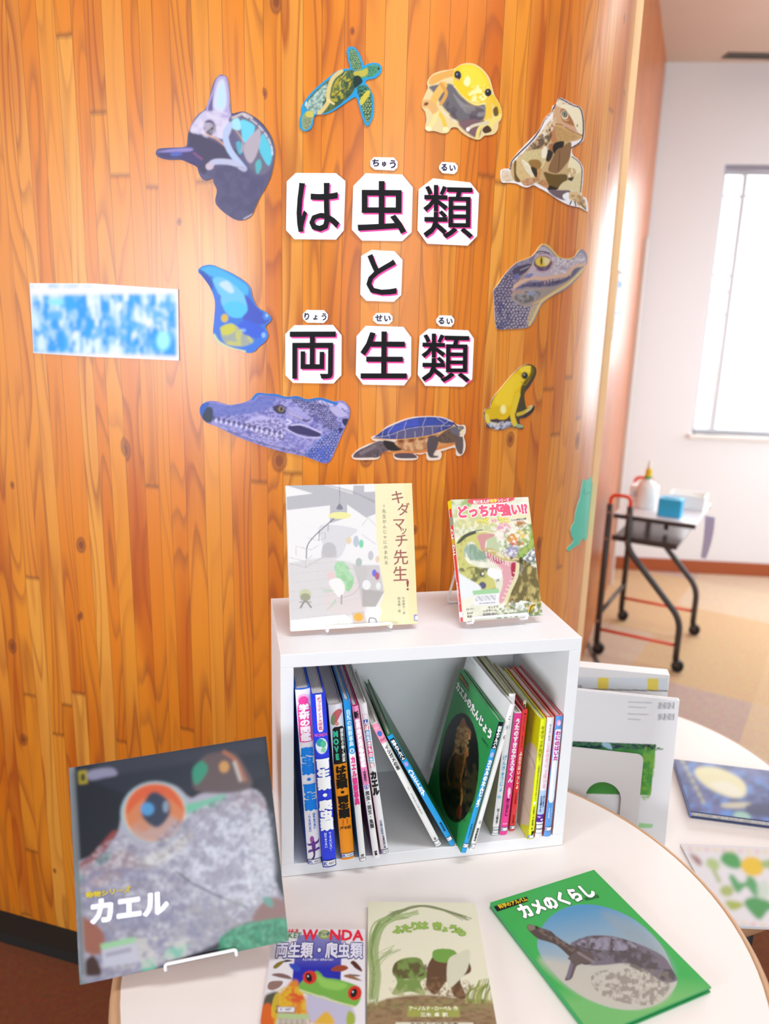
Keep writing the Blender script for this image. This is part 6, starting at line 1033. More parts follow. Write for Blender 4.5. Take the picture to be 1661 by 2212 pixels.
# grey caiman head
def d(A):
    P = [(235, 740), (300, 660), (400, 510), (540, 380), (700, 320), (800, 260), (890, 150), (930, 145), (1000, 180), (1100, 290), (1180, 330), (1300, 325), (1370, 280), (1400, 215), (1450, 220), (1505, 290), (1495, 400), (1420, 500), (1250, 640), (1050, 770), (880, 900), (820, 1000), (740, 1180), (680, 1250), (500, 1270), (300, 1280), (250, 1150)]
    A.poly(P, '8f8596', 8).mottle(P, '6a6078', .6, 6)
    A.poly([(860, 180), (930, 150), (1010, 200), (1100, 300), (1300, 340), (1420, 230), (1500, 300), (1480, 400), (1330, 440), (1200, 520), (1040, 560), (860, 570), (700, 540), (760, 400)], 'b4a6b0', 16).mottle([(1040, 300), (1480, 300), (1460, 400), (1200, 520), (1050, 540)], 'dccfd4', .8, 5).mottle([(1080, 300), (1480, 260), (1420, 420), (1100, 460)], '786a7c', .5, 3)
    A.line([(510, 710), (600, 640), (760, 580), (900, 590), (1060, 560), (1240, 530), (1330, 430), (1490, 390)], 50, 'cfa890', 10).poly([(560, 720), (700, 650), (900, 630), (1100, 620), (1280, 550), (1340, 460), (1420, 430), (1380, 500), (1240, 620), (1080, 680), (900, 690), (700, 700)], '5d5670', 10).mottle([(600, 680), (1200, 600), (1300, 540), (1000, 690)], '34304c', .7, 5)
    for i in range(9): x = 930 + 44 * i; y = 648 - 14 * i; A.poly([(x, y - 18), (x + 16, y - 20), (x + 8, y + 22)], 'c8a088', 2)
    A.poly([(470, 800), (560, 740), (900, 710), (1080, 690), (1280, 600), (1460, 440), (1430, 510), (1240, 660), (1040, 780), (880, 890), (760, 960), (640, 950), (520, 880)], '9c8c84', 10).poly([(760, 940), (900, 860), (1100, 730), (1300, 600), (1460, 440), (1440, 520), (1250, 660), (1040, 790), (880, 910)], 'd0a878', 14).poly([(520, 820), (640, 770), (860, 760), (860, 830), (760, 900), (640, 930), (540, 880)], '6a6464', 20).mottle([(520, 780), (860, 740), (800, 900), (560, 900)], 'a8a0a0', .6, 5).ell(760, 790, 60, 26, '8c90ac', -10, 20).line([(470, 800), (600, 770), (640, 790)], 30, 'b08a80', 10).ell(490, 740, 34, 24, 'b898a0', -20, 8)
    A.poly([(790, 350), (850, 280), (950, 265), (1020, 310), (1045, 370), (980, 430), (880, 450), (800, 420)], '6c4e54', 6).ell(905, 352, 100, 70, 'd2b448', 0, 5).poly([(930, 300), (1020, 330), (960, 400), (940, 410)], 'dccfa8', 16, .7).ell(890, 345, 12, 56, '2c2428', 0, 3).line([(800, 300), (900, 262), (1000, 290), (1050, 360)], 22, 'b898a4', 6).line([(820, 470), (920, 490), (1020, 440), (1048, 370)], 24, 'b08a90', 6).poly([(820, 440), (940, 450), (1030, 390), (980, 460), (880, 480)], '4c4472', 8).line([(820, 230), (900, 210), (1000, 240)], 16, '3c3448', 5).line([(850, 250), (960, 235), (1040, 280)], 8, '58485c', 3)
    A.poly([(480, 500), (560, 420), (760, 380), (740, 430), (640, 520), (540, 560)], '4a4458', 10).line([(770, 380), (720, 460), (640, 560), (560, 640)], 12, 'c4966c', 4).line([(600, 470), (720, 420)], 12, 'a89aa4', 5).poly([(650, 560), (740, 515), (780, 530), (720, 580)], '7c7aa4', 8).poly([(500, 540), (580, 520), (560, 600), (500, 590)], '6c6690', 10)
    A.cells([(235, 740), (400, 520), (500, 500), (500, 700), (470, 850), (420, 1000), (260, 1050)], '3a324c', 7, 2, .85, light='a898b0', la=.8).cells([(250, 1150), (380, 850), (520, 920), (700, 980), (860, 960), (760, 1160), (680, 1250), (300, 1280)], '3c3650', 7, 1.8, .85, light='c4bac4', la=.9).mottle([(240, 900), (420, 1000), (440, 1270), (280, 1280)], '3c3a6c', .6, 10).poly([(740, 1000), (860, 940), (740, 1180), (690, 1200)], 'c8b088', 14, .7)
    A.line([(470, 850), (560, 930), (660, 965), (760, 960)], 6, 'c0b070', 3)
    A.line([(235, 720), (300, 640), (400, 490), (540, 360), (700, 300), (790, 240), (880, 128), (930, 112), (1010, 160), (1110, 270), (1190, 300), (1310, 300), (1380, 220), (1410, 190)], 26, 'd8b45c', 6).line([(1500, 420), (1280, 650), (1060, 790), (900, 900), (840, 1000), (780, 1130), (720, 1230)], 26, 'd8c07c', 6)
wall_cut('caiman_cutout', 'grey caiman head paper cut-out with a yellow eye, right side of the wall', 1030, 510, 6.3885, [(225, 740), (270, 680), (340, 580), (400, 500), (480, 420), (540, 365), (640, 325), (740, 280), (800, 220), (860, 135), (910, 105), (970, 120), (1060, 210), (1130, 285), (1200, 305), (1300, 300), (1350, 270), (1390, 200), (1440, 182), (1490, 220), (1515, 300), (1500, 400), (1440, 510), (1300, 660), (1190, 745), (1060, 810), (940, 890), (870, 970), (830, 1060), (770, 1190), (700, 1255), (600, 1275), (450, 1282), (310, 1290), (265, 1265), (245, 1180), (235, 1000), (228, 850)], d, '8f8596', seed=10)
# folded teal paper frog at the edge of the timber wall
def d(A): A.line([(296, 262), (290, 420), (286, 700)], 3.5, '3aa890', 2, .8).poly([(290, 262), (330, 250), (336, 640), (300, 700), (282, 690)], '6edcc0', 3, .5, sm=0).line([(285, 335), (280, 362)], 5, '2a8a74', 1.5).line([(282, 372), (330, 356)], 4, '2a8a74', 1.5).ell(262, 290, 6, 14, 'dff4ee', 20, 2).line([(190, 768), (200, 745)], 3, '2a8a74', 1.5).line([(215, 752), (225, 735)], 3, '2a8a74', 1.5)
wall_cut('paper_frog', 'folded teal paper frog on the right edge of the timber wall', 1180, 960, 3.453, [(262, 300), (268, 262), (285, 262), (295, 272), (312, 260), (322, 240), (330, 250), (333, 280), (337, 290), (336, 330), (334, 400), (338, 480), (341, 530), (335, 590), (330, 648), (344, 648), (340, 664), (326, 668), (318, 688), (300, 684), (290, 712), (278, 715), (272, 700), (250, 715), (240, 745), (215, 758), (190, 775), (160, 797), (148, 785), (160, 760), (190, 735), (198, 715), (182, 680), (176, 640), (186, 600), (202, 585), (210, 520), (228, 450), (246, 400), (252, 350), (258, 322)], d, '52cdb0', group=None, cat='paper frog', sm=0, seed=11, step=1.2)
# blue and white sign, blurred brushwork
def d(A):
    A.poly([(240, 180), (1330, 160), (1330, 660), (250, 630)], '2a9cec', 6, sm=0)
    R4 = [(230, 120), (1335, 140), (1335, 680), (240, 640)]
    A.mottle(R4, 'eef8fe', 1, 15, 46, thr=.58, hard=.12, sm=0).mottle(R4, 'c4e4fa', .7, 9, 20, thr=.52, hard=.2, sm=0).mottle(R4, '2aa6f4', .8, 16, 22, thr=.6, hard=.15, sm=0)
    A.ell(420, 250, 60, 26, '8ce4f8', 0, 20).ell(1220, 540, 50, 70, 'a4f4f8', 0, 30).line([(230, 170), (700, 165), (1330, 160)], 60, 'f0eef8', 16, sm=0).line([(230, 650), (700, 655), (1330, 675)], 40, 'f2eef6', 16, sm=0).line([(1325, 150), (1330, 680)], 22, 'f4f2fa', 10, sm=0)
wall_cut('wall_sign', 'blue and white rectangular paper sign at the left of the timber wall', 0, 580, 3.4604, [(228, 110), (700, 112), (1335, 155), (1342, 688), (700, 660), (255, 632)], d, 'eef0f8', group=None, cat='sign', sm=0, seed=12, step=2.2, blur=3)
# ---------------------------------------------------------------- lettered cards of the wall title (photo px = 600 + x/3.61, 330 + y/3.61)
K_ = 3.611
def card(kind, label, text, corners, boxes, group, bold, shadow):
    P = [(600 + x / K_, 330 + y / K_) for x, y in corners]; c = np.mean(P, axis=0); fr = wall_frame(*c); fr.o = fr.o + fr.n * .0012
    Q = np.array([fr.uv(*p) for p in P]); Q = Q if np.sum(Q[:, 0] * np.roll(Q[:, 1], -1) - np.roll(Q[:, 0], -1) * Q[:, 1]) > 0 else Q[::-1]; n = len(Q)
    V = np.r_[fr.at(Q[:, 0], Q[:, 1], 0), fr.at(Q[:, 0], Q[:, 1], .0008)]
    r = root(kind, label, 'letter card' if shadow else 'reading label', fr.at(*Q.mean(0)), group)
    obj('card', V, [tuple(range(n))[::-1], tuple(range(n, 2 * n))] + [(i, (i + 1) % n, n + (i + 1) % n, n + i) for i in range(n)], M_PAPER, r)
    for col, dk, off in (([('ec4a9c', .0011, (11, 12))] if shadow else []) + [('0d0c10' if shadow else '2c2240', .0016 if shadow else .0012, (0, 0))]):
        mb = MB()
        for ch, (x0, y0, x1, y1) in zip(text, boxes):
            G, Fc, _ = glyph(ch, bold)
            lo, hi = G[:, :2].min(0), G[:, :2].max(0); t = (G[:, :2] - lo) / (hi - lo)
            a = [fr.uv(600 + (x + off[0]) / K_, 330 + (y + off[1]) / K_) for x, y in ((x0, y1), (x1, y1), (x0, y0))]
            o, ux, uy = np.array(a[0]), np.array(a[1]) - a[0], np.array(a[2]) - a[0]; q = o + t[:, :1] * ux + t[:, 1:] * uy
            mb.add(fr.at(q[:, 0], q[:, 1], dk + G[:, 2] * 2.2e-5), Fc)
        mb.build('letter' if col != 'ec4a9c' else 'letter_shadow', mat('ink_' + col, col, .6), r)
GT, GR = 'large letter cards of the wall title', 'small reading labels above the letter cards'
card('letter_card', 'white card reading は, upper left of the title', 'は', [(70, 225), (140, 158), (455, 160), (528, 220), (515, 605), (455, 678), (130, 675), (65, 605)], [(148, 236, 480, 618)], GT, .013, True)
card('letter_card', 'white card reading 虫, top middle of the title', '虫', [(588, 260), (685, 160), (970, 170), (1052, 270), (1043, 620), (970, 690), (655, 685), (577, 600)], [(622, 220, 1000, 632)], GT, .015, True)
card('letter_card', 'white card reading 類 at the upper right, tilted', '類', [(1098, 285), (1210, 200), (1500, 232), (1568, 320), (1553, 650), (1480, 725), (1165, 710), (1088, 605)], [(1132, 250, 1520, 668)], GT, .008, True)
card('letter_card', 'smaller white card reading と in the middle of the title', 'と', [(650, 805), (730, 758), (910, 768), (972, 835), (962, 1110), (905, 1163), (690, 1155), (643, 1105)], [(690, 790, 925, 1108)], GT, .013, True)
card('letter_card', 'white card reading 両, lower left of the title', '両', [(58, 1415), (130, 1345), (432, 1343), (498, 1425), (496, 1735), (435, 1800), (120, 1795), (60, 1735)], [(95, 1395, 448, 1762)], GT, .012, True)
card('letter_card', 'white card reading 生, bottom middle of the title', '生', [(614, 1430), (685, 1350), (980, 1358), (1040, 1440), (1038, 1740), (985, 1815), (665, 1808), (608, 1730)], [(643, 1392, 1005, 1760)], GT, .015, True)
card('letter_card', 'white card reading 類 at the lower right, nearly upright', '類', [(1105, 1430), (1175, 1372), (1485, 1385), (1528, 1450), (1515, 1765), (1450, 1825), (1150, 1818), (1090, 1730)], [(1118, 1408, 1495, 1790)], GT, .008, True)
def kana(x0, y0, x1, y1, ws): # split a row into glyph boxes: (start, end, top, bottom) fractions
    return [(x0 + (x1 - x0) * a, y0 + (y1 - y0) * t, x0 + (x1 - x0) * b, y0 + (y1 - y0) * u) for a, b, t, u in ws]
card('reading_label', 'small label reading ちゅう above the 虫 card', 'ちゅう', [(722, 65), (750, 35), (905, 38), (935, 72), (932, 118), (905, 140), (755, 132), (722, 105)], kana(735, 50, 920, 122, [(0, .3, 0, .8), (.42, .6, .25, .85), (.74, 1, .1, 1)]), GR, .03, False)
card('reading_label', 'small label reading るい above the upper 類 card', 'るい', [(1257, 105), (1280, 72), (1380, 78), (1403, 105), (1398, 145), (1375, 167), (1285, 160), (1258, 130)], kana(1272, 88, 1385, 148, [(0, .42, 0, .9), (.58, 1, .15, .9)]), GR, .03, False)
card('reading_label', 'small label reading りょう above the 両 card', 'りょう', [(195, 1258), (225, 1226), (362, 1228), (392, 1262), (388, 1300), (360, 1328), (228, 1325), (196, 1295)], kana(208, 1245, 380, 1308, [(0, .22, .05, .95), (.4, .6, .3, .95), (.78, 1, .1, 1)]), GR, .03, False)
card('reading_label', 'small label reading せい above the 生 card', 'せい', [(742, 1280), (770, 1250), (870, 1250), (895, 1278), (893, 1312), (868, 1338), (775, 1335), (743, 1308)], kana(758, 1262, 880, 1318, [(0, .48, 0, .95), (.58, 1, .15, .95)]), GR, .03, False)
card('reading_label', 'small label reading るい above the lower 類 card', 'るい', [(1235, 1300), (1260, 1268), (1352, 1270), (1376, 1298), (1372, 1332), (1350, 1358), (1262, 1352), (1235, 1325)], kana(1250, 1285, 1362, 1340, [(0, .42, 0, .95), (.58, 1, .15, .95)]), GR, .03, False)
# ---------------------------------------------------------------- things on the lower table at the right
h2 = T2H + .0006
def up_frame(px0, px1, base, zb):
    """upright face whose foot line runs between two picture points on height zb"""
    a, b = onz(px0, base[0], zb), onz(px1, base[1], zb); ex = b - a; L = np.linalg.norm(ex); return Frame(a, ex / L, Z3), L
def z_on(fr, x, y): return fr.uv(x, y)[1]
# white reference book, back cover outwards, standing behind the round white table
p = onz(1436, 1826, h2) + np.array([0, 0, .0017]); ex = np.array([math.cos(-.16), math.sin(-.16), 0]); yb = p
fr = Frame(p, ex, Z3); L0 = fr.uv(1236, 1500)[0] - .01; hB = fr.uv(1467, 1512)[1]; wB = -L0; fr = Frame(p + ex * L0, ex, Z3)
lean_ = math.radians(6); fr = Frame(fr.o, ex, np.cos(lean_) * Z3 + np.sin(lean_) * np.array([-ex[1], ex[0], 0])); hB = fr.uv(1450, 1511)[1]; wB = fr.uv(1468, 1512)[0]
A = Art(1200, 1400, 3.603, box_of(fr, wB, hB), 'f0eef0', 1.0, 13)
A.poly([(135, 725), (780, 750), (740, 1145), (90, 1130)], '4f9a48', 3, sm=0).poly([(135, 725), (780, 750), (776, 790), (128, 775)], '1c2a44', 4, sm=0).mottle([(140, 735), (776, 755), (772, 800), (140, 790)], '3d7a44', .9, 6, 4).poly([(360, 740), (420, 742), (440, 790), (380, 770)], 'a8cce0', 6, .9).mottle([(690, 780), (776, 790), (740, 1145), (660, 1140)], '86b848', .7, 8).poly([(650, 1360), (760, 1370), (750, 1400), (640, 1400)], 'a8dca0', 4, sm=0)
for (x, y) in ((795, 425), (795, 512)):
    for i in range(11): A.line([(x + 6 + 12 * i, y), (x + 2 + 12 * i, y + 46)], (4, 8, 5)[i % 3], '5c5a62', 2, .8, sm=0)
for i, (x0, x1, y) in enumerate(((570, 745, 420), (570, 700, 458), (562, 720, 512), (566, 660, 552))): A.line([(x0, y), (x1, y + 6)], 9, 'bcb8bc', 3, .8, sm=0)
wb = CoverBook('white hardback seen from its back, green picture and barcodes, held by a grey bookend', fr, wB, hB, .012, 'efedf0', A, 'R'); wb.done()
# grey steel bookend with an arched hole, in front of that book
fb = Frame(fr.o - np.array([-ex[1], ex[0], 0]) * .004, ex, fr.ey); fb.o = fb.o + fb.n * .002
def P2(x, y): return fb.uv(1200 + x / 3.603, 1400 + y / 3.603)
tL, tR = P2(100, 800), P2(690, 790); wE = tR[0]; hE = .5 * (tL[1] + tR[1]); u0 = max(.0, wE - .155)
aL, aR, aT = P2(230, 1180)[0], P2(508, 1180)[0], P2(390, 1042)[1]
out = [(u0, 0), (aL, 0), (aL, aT - (aR - aL) * .5)]
out += [((aL + aR) / 2 - (aR - aL) / 2 * math.cos(t), aT - (aR - aL) * .5 + (aR - aL) * .5 * math.sin(t)) for t in np.linspace(0, math.pi, 17)]
out += [(aR, 0), (wE, 0)] + [(wE - .012 + .012 * math.cos(t), hE - .012 + .012 * math.sin(t)) for t in np.linspace(0, math.pi / 2, 6)] + [(u0 + .012 - .012 * math.sin(t), hE - .012 + .012 * math.cos(t)) for t in np.linspace(0, math.pi / 2, 6)]
O2 = np.array(out); n = len(O2); V = np.r_[fb.at(O2[:, 0], O2[:, 1], .0012), fb.at(O2[:, 0], O2[:, 1], 0)]
V[:, 2] = np.maximum(V[:, 2], h2 + .0003)
r = root('bookend', 'grey steel bookend with an arched cut-out in front of the white hardback', 'bookend', fb.at((u0 + wE) / 2, 0))
M_END = mat('grey_enamel', 'cdc8c6', .4)
obj('upright_plate', V, [tuple(range(n)), tuple(range(2 * n - 1, n - 1, -1))] + [((i + 1) % n, i, n + i, n + (i + 1) % n) for i in range(n)], M_END, r)
mb = MB(); mb.box(fb.at(aL + .002, 0, .0012) * [1, 1, 0] + [0, 0, h2 + .0002], ex * (aR - aL - .004), -np.cross(Z3, ex) * .07, Z3 * .0012); mb.build('foot_plate', M_END, r)
# white slipcase with yellow squares, standing behind the hardback
bk = np.array([-ex[1], ex[0], 0]); fs = Frame(fr.o + bk * .115 + ex * .0, ex, Z3); hS = fs.uv(1340, 1449)[1]; wS2 = fs.uv(1446, 1470)[0]
A = Art(1200, 1400, 3.603, box_of(fs, wS2, hS), 'f4f2f2', 1.0, 14)
A.poly([(150, 225), (870, 235), (870, 330), (150, 320)], 'dfe6ec', 4, sm=0).poly([(328, 230), (414, 230), (410, 320), (325, 318)], 'f0d860', 3, sm=0).poly([(716, 236), (800, 236), (800, 330), (714, 328)], 'f0d860', 3, sm=0).line([(180, 318), (870, 334)], 8, '4a4a50', 3, sm=0).line([(184, 290), (184, 318)], 6, '3a3a40', 2, sm=0).line([(198, 290), (198, 318)], 6, '3a3a40', 2, sm=0)
r = root('slipcase', 'white slipcase with two yellow squares behind the white hardback', 'box', fs.at(wS2 / 2, 0))
mb = MB(); mb.box(fs.at(0, 0, -.03), fs.ex * wS2, fs.ey * hS, fs.n * .0295); mb.build('box_body', mat('white_card', 'f2f0f0', .5), r, bevel=.001)
print_rect('printed_face', fs, wS2, hS, A, M_PRINT, r, 2.0)
# dark blue picture book lying flat
fr, w_, h_ = flat_frame((1455, 1640), (1661, 1622), (1661, 1735), h2 + .016)
tl, bl = onz(1456, 1640, h2 + .016), onz(1492, 1752, h2 + .016); ey = (tl - bl); h_ = np.linalg.norm(ey[:2]); ey /= np.linalg.norm(ey); ex2 = np.array([ey[1], -ey[0], 0]); fr = Frame(bl, ex2, ey); w_ = .21
A = Art(1200, 1400, 3.603, box_of(fr, w_, h_), '5a5e96', .7, 15)
A.poly([(940, 790), (1661, 800), (1661, 1400), (1050, 1330)], '6b6aa4', 20, sm=0).mottle([(940, 790), (1700, 800), (1700, 1400), (1050, 1330)], '3c4a80', .9, 14, 9).mottle([(940, 790), (1700, 800), (1700, 1400), (1050, 1330)], '6a94e0', .8, 18, 10, thr=.6)
A.poly([(1080, 960), (1130, 925), (1250, 930), (1400, 990), (1480, 1070), (1470, 1150), (1380, 1165), (1230, 1110), (1120, 1030)], 'eee6b4', 14).poly([(1200, 1060), (1330, 1040), (1450, 1110), (1440, 1150), (1330, 1140)], 'f2eed6', 20).poly([(1330, 830), (1500, 830), (1510, 890), (1440, 920), (1370, 890)], 'a0d0cc', 10).poly([(1300, 1210), (1480, 1200), (1520, 1220), (1440, 1245), (1310, 1240)], 'd4ccb0', 8).ell(1450, 1310, 70, 36, 'a4d0c0', 10, 10).ell(1330, 1290, 50, 30, '5c90e0', 0, 10).poly([(1490, 1220), (1700, 1220), (1700, 1310), (1520, 1300)], '3a3c68', 14)
for i in range(7): A.ell(990 + 26 * i, 880 + 52 * i, 26, 14, 'c8c49a', 60, 8, .8)
A.blur(2); wb = CoverBook('dark blue picture book with a pale moon shape, flat on the lower table', fr, w_, h_, .015, '34406e', A, 'L', step=2.5, spine_col='6a94e0'); wb.done()
# flowered sheet lying at the near side of the lower table
tl, bl = onz(1462, 1822, h2 + .004), onz(1555, 2000, h2 + .004); ex2 = np.array([math.cos(-.02), math.sin(-.02), 0]); ey = np.array([-ex2[1], ex2[0], 0]); hP = float((tl - bl) @ ey); fr = Frame(np.array([min(tl[0], bl[0]) + .006, bl[1], h2 + .004]), ex2, ey)
wP = .2; A = Art(1380, 1700, 4.3203, box_of(fr, wP, hP), 'efe9ec', .8, 16)
for i in range(14): A.ell(400 + 78 * i, 575 + 3 * i, 24, 16, ('f2d890', 'f0b8b0')[i % 2], 0, 8, .9).ell(890 + 88 * i, 1260 + 10 * i, 26, 18, ('f0b8b0', 'f2d8a8')[i % 2], 0, 8, .9)
A.line([(900, 1315), (1250, 1345)], 44, 'b8d0e4', 10, sm=0).poly([(470, 620), (560, 660), (590, 730), (540, 720)], 'a87470', 10).ell(1060, 740, 110, 90, 'f4c814', 20, 14).poly([(760, 680), (800, 610), (900, 620), (950, 690), (940, 760), (840, 750)], '4aa450', 14).poly([(840, 830), (880, 820), (940, 890), (1000, 880), (1010, 830), (1080, 860), (1130, 980), (1080, 1020), (1000, 930), (930, 990), (880, 940)], '5aa864', 12).poly([(980, 1080), (1040, 1030), (1160, 1040), (1280, 1120), (1200, 1160), (1130, 1240), (1050, 1180)], '4fa054', 14).ell(690, 720, 70, 50, 'b8cc84', 30, 16).line([(700, 780), (750, 880)], 34, 'b0bc78', 10).ell(820, 970, 64, 52, 'b4c06c', 10, 14).poly([(810, 1060), (960, 1080), (960, 1120), (860, 1150)], 'b0bc50', 12).ell(1160, 960, 60, 90, 'd0e0cc', 0, 30, .8).poly([(1150, 690), (1300, 680), (1300, 760), (1160, 750)], 'a8c070', 10)
A.blur(3); r = root('flower_poster', 'white sheet printed with yellow flower and green leaves on the lower table', 'poster', fr.at(wP / 2, 0))
mb = MB(); mb.box(fr.at(0, 0, -.0035), fr.ex * wP, fr.ey * hP, fr.n * .0033); mb.build('board', M_PAPER, r); print_rect('printed_face', fr, wP, hP, A, M_PRINT, r, 2.5)
# ---------------------------------------------------------------- the dark steel cart by the further wall
def Zc(x, y): return 1180 + x / 3.453, 960 + y / 3.453
PA, PC, PB, PD = [onz(*Zc(*p)) for p in ((366, 1556), (952, 1690), (622, 1322), (1138, 1428))]
al = (PC - PA); LA = np.linalg.norm(al); al /= LA; ac = np.array([-al[1], al[0], 0]); WD = float((PB - PA) @ ac)
def ct(x, y, z): return PA + al * x + ac * y + Z3 * z
cart = root('utility_cart', 'dark brown steel cart with orange handle by the further timber wall', 'cart', ct(LA / 2, WD / 2, 0))
M_CART = speckle(mat('dark_brown_steel', '47403f', .4, .2), 50, .06); M_OR = mat('orange_enamel', 'ee4418', .35); M_RUB = mat('black_tyre', '1c1a18', .7); M_CH = mat('bolt_chrome', 'd8d4ce', .25, .9)
zt, z1, z2, rr = .735, .700, .575, .0145
xm = LA * .25
for y_ in (0, WD):
    mb = MB(); mb.tube([ct(0, y_, .06), ct(0, y_, zt)], rr, 14); mb.build('post', M_CART, cart, True)
    mb = MB(); mb.tube(fillet([ct(xm, y_, zt), ct(xm, y_, z2 - .03), ct(LA, y_, .25), ct(LA, y_, .06)], .06, 8), rr, 14); mb.build('leg', M_CART, cart, True)
    mb = MB(); mb.tube(fillet([ct(0, y_, zt - .02), ct(0, y_, zt + .045), ct(xm, y_, zt + .045), ct(xm, y_, zt - .02)], .03, 8), .0085, 12); mb.build('handle', M_OR, cart, True)
    mb = MB(); mb.tube([ct(rr, y_, .125), ct(LA - rr, y_, .125)], .0075, 12); mb.build('tie_bar', M_OR, cart, True)
    for (x_, z_) in ((0, z1), (0, z2), (xm, z1), (xm, z2), (0, .17)):
        s_ = -1 if y_ == 0 else 1
        mb = MB(); mb.tube([ct(x_, y_ + s_ * rr * .9, z_), ct(x_, y_ + s_ * (rr + .004), z_)], .0055, 10); mb.build('bolt', M_CH, cart)
mb = MB(); mb.tube([ct(0, rr, .20), ct(0, WD - rr, .20)], .010, 12); mb.build('cross_bar', M_CART, cart, True)
xr = LA * 1.03; xr2 = LA * .84
mb = MB(); mb.box(ct(rr + .002, rr + .002, z1 - .012), al * (xr - rr), ac * (WD - 2 * rr - .004), Z3 * .006); mb.build('top_shelf', mat('glossy_white_board', 'ecebf0', .2), cart, bevel=.002)
for y_ in (rr + .001, WD - rr - .012):
    mb = MB(); mb.box(ct(rr, y_, z1 - .030), al * (xr - rr), ac * .011, Z3 * .0175); mb.build('shelf_rail', M_CART, cart, bevel=.002)
mb = MB(); mb.box(ct(rr + .002, rr + .002, z2 - .012), al * (xr2 - rr), ac * (WD - 2 * rr - .004), Z3 * .012)
mb.box(ct(rr + .002, rr + .002, z2), al * (xr2 - rr), ac * .006, Z3 * .014).box(ct(rr + .002, WD - rr - .008, z2), al * (xr2 - rr), ac * .006, Z3 * .014)
mb.build('lower_tray', mat('tray_steel', '5a4f50', .22, .3), cart, bevel=.002)
mb = MB(); mb.box(ct(xr * .55, WD * .5, z2 + .0145), al * .02, ac * .02, Z3 * (z1 - z2 - .045)); mb.build('support', M_CART, cart)
for (x_, y_) in ((0, 0), (LA, 0), (0, WD), (LA, WD)):
    c = ct(x_ + .012, y_, .028); mb = MB()
    mb.tube([ct(x_, y_, .062), ct(x_, y_, .05)], .012, 12).box(ct(x_ - .010, y_ - .016, .028), al * .03, ac * .004, Z3 * .028).box(ct(x_ - .010, y_ + .012, .028), al * .03, ac * .004, Z3 * .028).box(ct(x_ - .010, y_ - .016, .052), al * .03, ac * .032, Z3 * .004)
    o = mb.build('caster', M_CART, cart); mb = MB(); mb.tube([c - ac * .011, c + ac * .011], .0272, 22); mb.build('wheel', M_RUB, o, False)
zs = z1 - .0055
def on_top(px, py): q = onz(*Zc(px, py), zs); d = q - PA; return float(d @ al), float(d @ ac)
# things standing on the cart
def bottle_at(x, y):
    r = root('glue_bottle', 'white squeeze bottle with green collar and yellow cap on the cart', 'bottle', ct(x, y, zs)); c = ct(x, y, zs + .0004)
    mb = MB(); mb.lathe(c, [(.041, .0), (.044, .006), (.044, .10), (.037, .12), (.016, .132), (.016, .140)], 24); mb.build('bottle_body', mat('white_plastic', 'f6f6f4', .35), r, True)
    mb = MB(); mb.lathe(c, [(.0175, .1402), (.0175, .150)], 20); mb.build('collar', mat('green_plastic', '2fae62', .35), r)
    mb = MB(); mb.lathe(c, [(.0155, .1502), (.0145, .182), (.0135, .184)], 20); mb.build('cap', mat('yellow_plastic', 'f2cc18', .35), r)
    mb = MB(); mb.lathe(c, [(.009, .1842), (.010, .195), (.007, .215), (.004, .226)], 16); mb.build('nozzle', mat('clear_plastic', 'f2f4e4', .3), r, True)
x_, y_ = on_top(770, 455); bottle_at(.115, WD * .42)
def rbox(name, label, cat, x, y, sx, sy, h, m, rot=0):
    r = root(name, label, cat, ct(x, y, zs)); a = al * math.cos(rot) + ac * math.sin(rot); b = -al * math.sin(rot) + ac * math.cos(rot)
    o = ct(x, y, zs + .0004) - a * sx / 2 - b * sy / 2; mb = MB(); mb.box(o, a * sx, b * sy, Z3 * h); mb.build('box_body', m, r, bevel=.004); return r, o, a, b
x_, y_ = on_top(925, 470); xa, ya = .245, WD * .22
r, o, a, b = rbox('tissue_box', 'bright blue tissue box on the cart beside the white bottle', 'tissue box', xa, ya, 0.10, .08, .082, mat('blue_carton', '36b4e4', .5))
mb = MB(); mb.box(o + a * .02 + b * .024 + Z3 * .0823, a * .06, b * .026, Z3 * .0012); mb.build('opening', mat('dark_blue_slot', '1486b8', .5), r)
r, o, a, b = rbox('carton', 'plain white carton at the back of the cart top', 'box', .075, WD * .74, .12, .10, .075, mat('white_carton', 'f4f2f2', .6))
mb = MB(); mb.box(o + b * .002 - b * .0026 + a * .02 + Z3 * .02, a * .07, b * .0005, Z3 * .03); mb.build('printed_label', mat('pale_blue_label', 'b8c4e0', .6), r)
r, o, a, b = rbox('basket', 'low white plastic basket on the cart behind the tissue box', 'basket', .285, WD * .68, .16, .12, .012, mat('white_plastic', 'f6f6f4', .35))
for (p0, d0, d1) in ((o, a * .16, b * .004), (o + b * .116, a * .16, b * .004), (o + b * .0042, a * .004, b * .1116), (o + b * .0042 + a * .156, a * .004, b * .1116)):
    mb = MB(); mb.box(p0 + Z3 * .0122, d0, d1, Z3 * .055); mb.build('side_wall', mat('white_plastic', 'f6f6f4', .35), r)
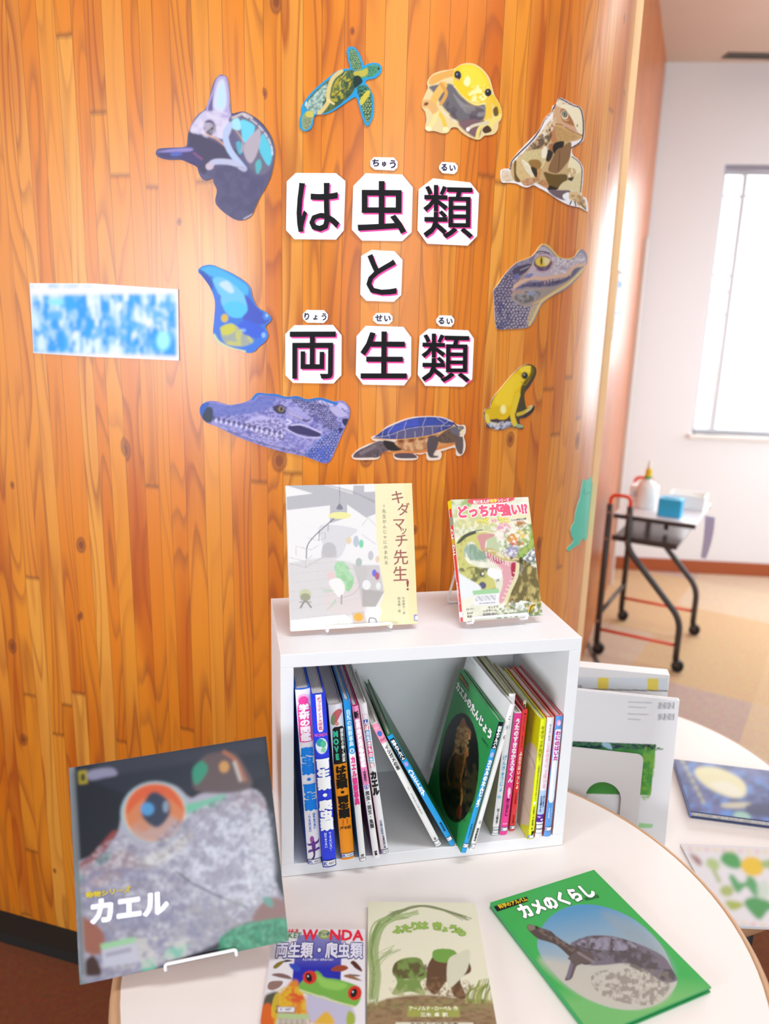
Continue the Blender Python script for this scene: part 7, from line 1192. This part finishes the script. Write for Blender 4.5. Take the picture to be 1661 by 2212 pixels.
# lavender tape strips hanging from the cart's far end
sd = (al - ac * .25) / np.linalg.norm(al - ac * .25); so_ = ct(xr + .012, WD * .42, z1 - .0062); r = root('hanging_strip', 'pale lavender strip hanging from the end of the cart top', 'paper strip', so_ - Z3 * .2)
V = []; nseg = 8
for i in range(nseg + 1):
    t = i / nseg; q = so_ - Z3 * .2 * t + sd * .006 * math.sin(2.4 * t); V += [q, q + sd * (.045 - .02 * t * t)]
V = np.array(V); m_ = len(V); V2 = V + np.cross(sd, Z3) * .0006
Fc = [(2 * i, 2 * i + 2, 2 * i + 3, 2 * i + 1) for i in range(nseg)] + [(m_ + 2 * i + 1, m_ + 2 * i + 3, m_ + 2 * i + 2, m_ + 2 * i) for i in range(nseg)]
obj('strip', np.r_[V, V2], Fc, mat('lavender_paper', 'cfcdf2', .6), r)
mb = MB(); mb.box(so_ - al * .0115 + Z3 * .0005, al * .016, ac * .01, Z3 * .002); mb.build('tape_tab', M_PAPER, r)
# ---------------------------------------------------------------- notice and switches on the further timber wall
def far_frame(x, y):
    d = ray(x, y); n3 = np.array([n2_[0], n2_[1], 0]); A3 = np.array([A2[0], A2[1], 0]); t = ((A3 - EYE) @ n3) / (d @ n3); return EYE + d * t
def far_panel(name, label, cat, x0, x1, y0, y1, m, th=.004, draw=None):
    p0, p1 = far_frame(x0, (y0 + y1) / 2), far_frame(x1, (y0 + y1) / 2); zt_, zb_ = far_frame((x0 + x1) / 2, y0)[2], far_frame((x0 + x1) / 2, y1)[2]
    ex = np.array([d2[0], d2[1], 0]); L = float((p1 - p0) @ ex); f = Frame(p0 * [1, 1, 0] + Z3 * zb_ + np.array([n2_[0], n2_[1], 0]) * (th + .0008), ex, Z3)
    r = root(name, label, cat, f.at(L / 2, 0)); mb = MB(); mb.box(f.at(0, 0, -th), f.ex * L, f.ey * (zt_ - zb_), f.n * th); mb.build('panel', m, r)
    for (u0, u1, v0, v1, c) in (draw or []): mb = MB(); mb.box(f.at(L * u0, (zt_ - zb_) * v0, 0), f.ex * L * (u1 - u0), f.ey * (zt_ - zb_) * (v1 - v0), f.n * .0006); mb.build('print_block', mat('ink_' + c, c, .5), r)
far_panel('notice', 'white notice with pale blue print on the further timber wall', 'notice', 1327, 1343, 590, 735, M_PAPER, draw=[(.1, .9, .62, .88, 'b8dcf4'), (.1, .5, .80, .90, '3a8ae0'), (.1, .8, .40, .44, '4a90d8'), (.1, .9, .30, .33, 'b0b4b8'), (.1, .7, .18, .21, 'a0a4a8')])
far_panel('wall_switch', 'small white plate high on the further timber wall', 'switch plate', 1334, 1342, 424, 440, mat('white_plate', 'f4f0e8', .4), .012)
far_panel('wall_switch', 'small white plate just above the notice', 'switch plate', 1330, 1344, 572, 588, mat('white_plate', 'f4f0e8', .4), .012)
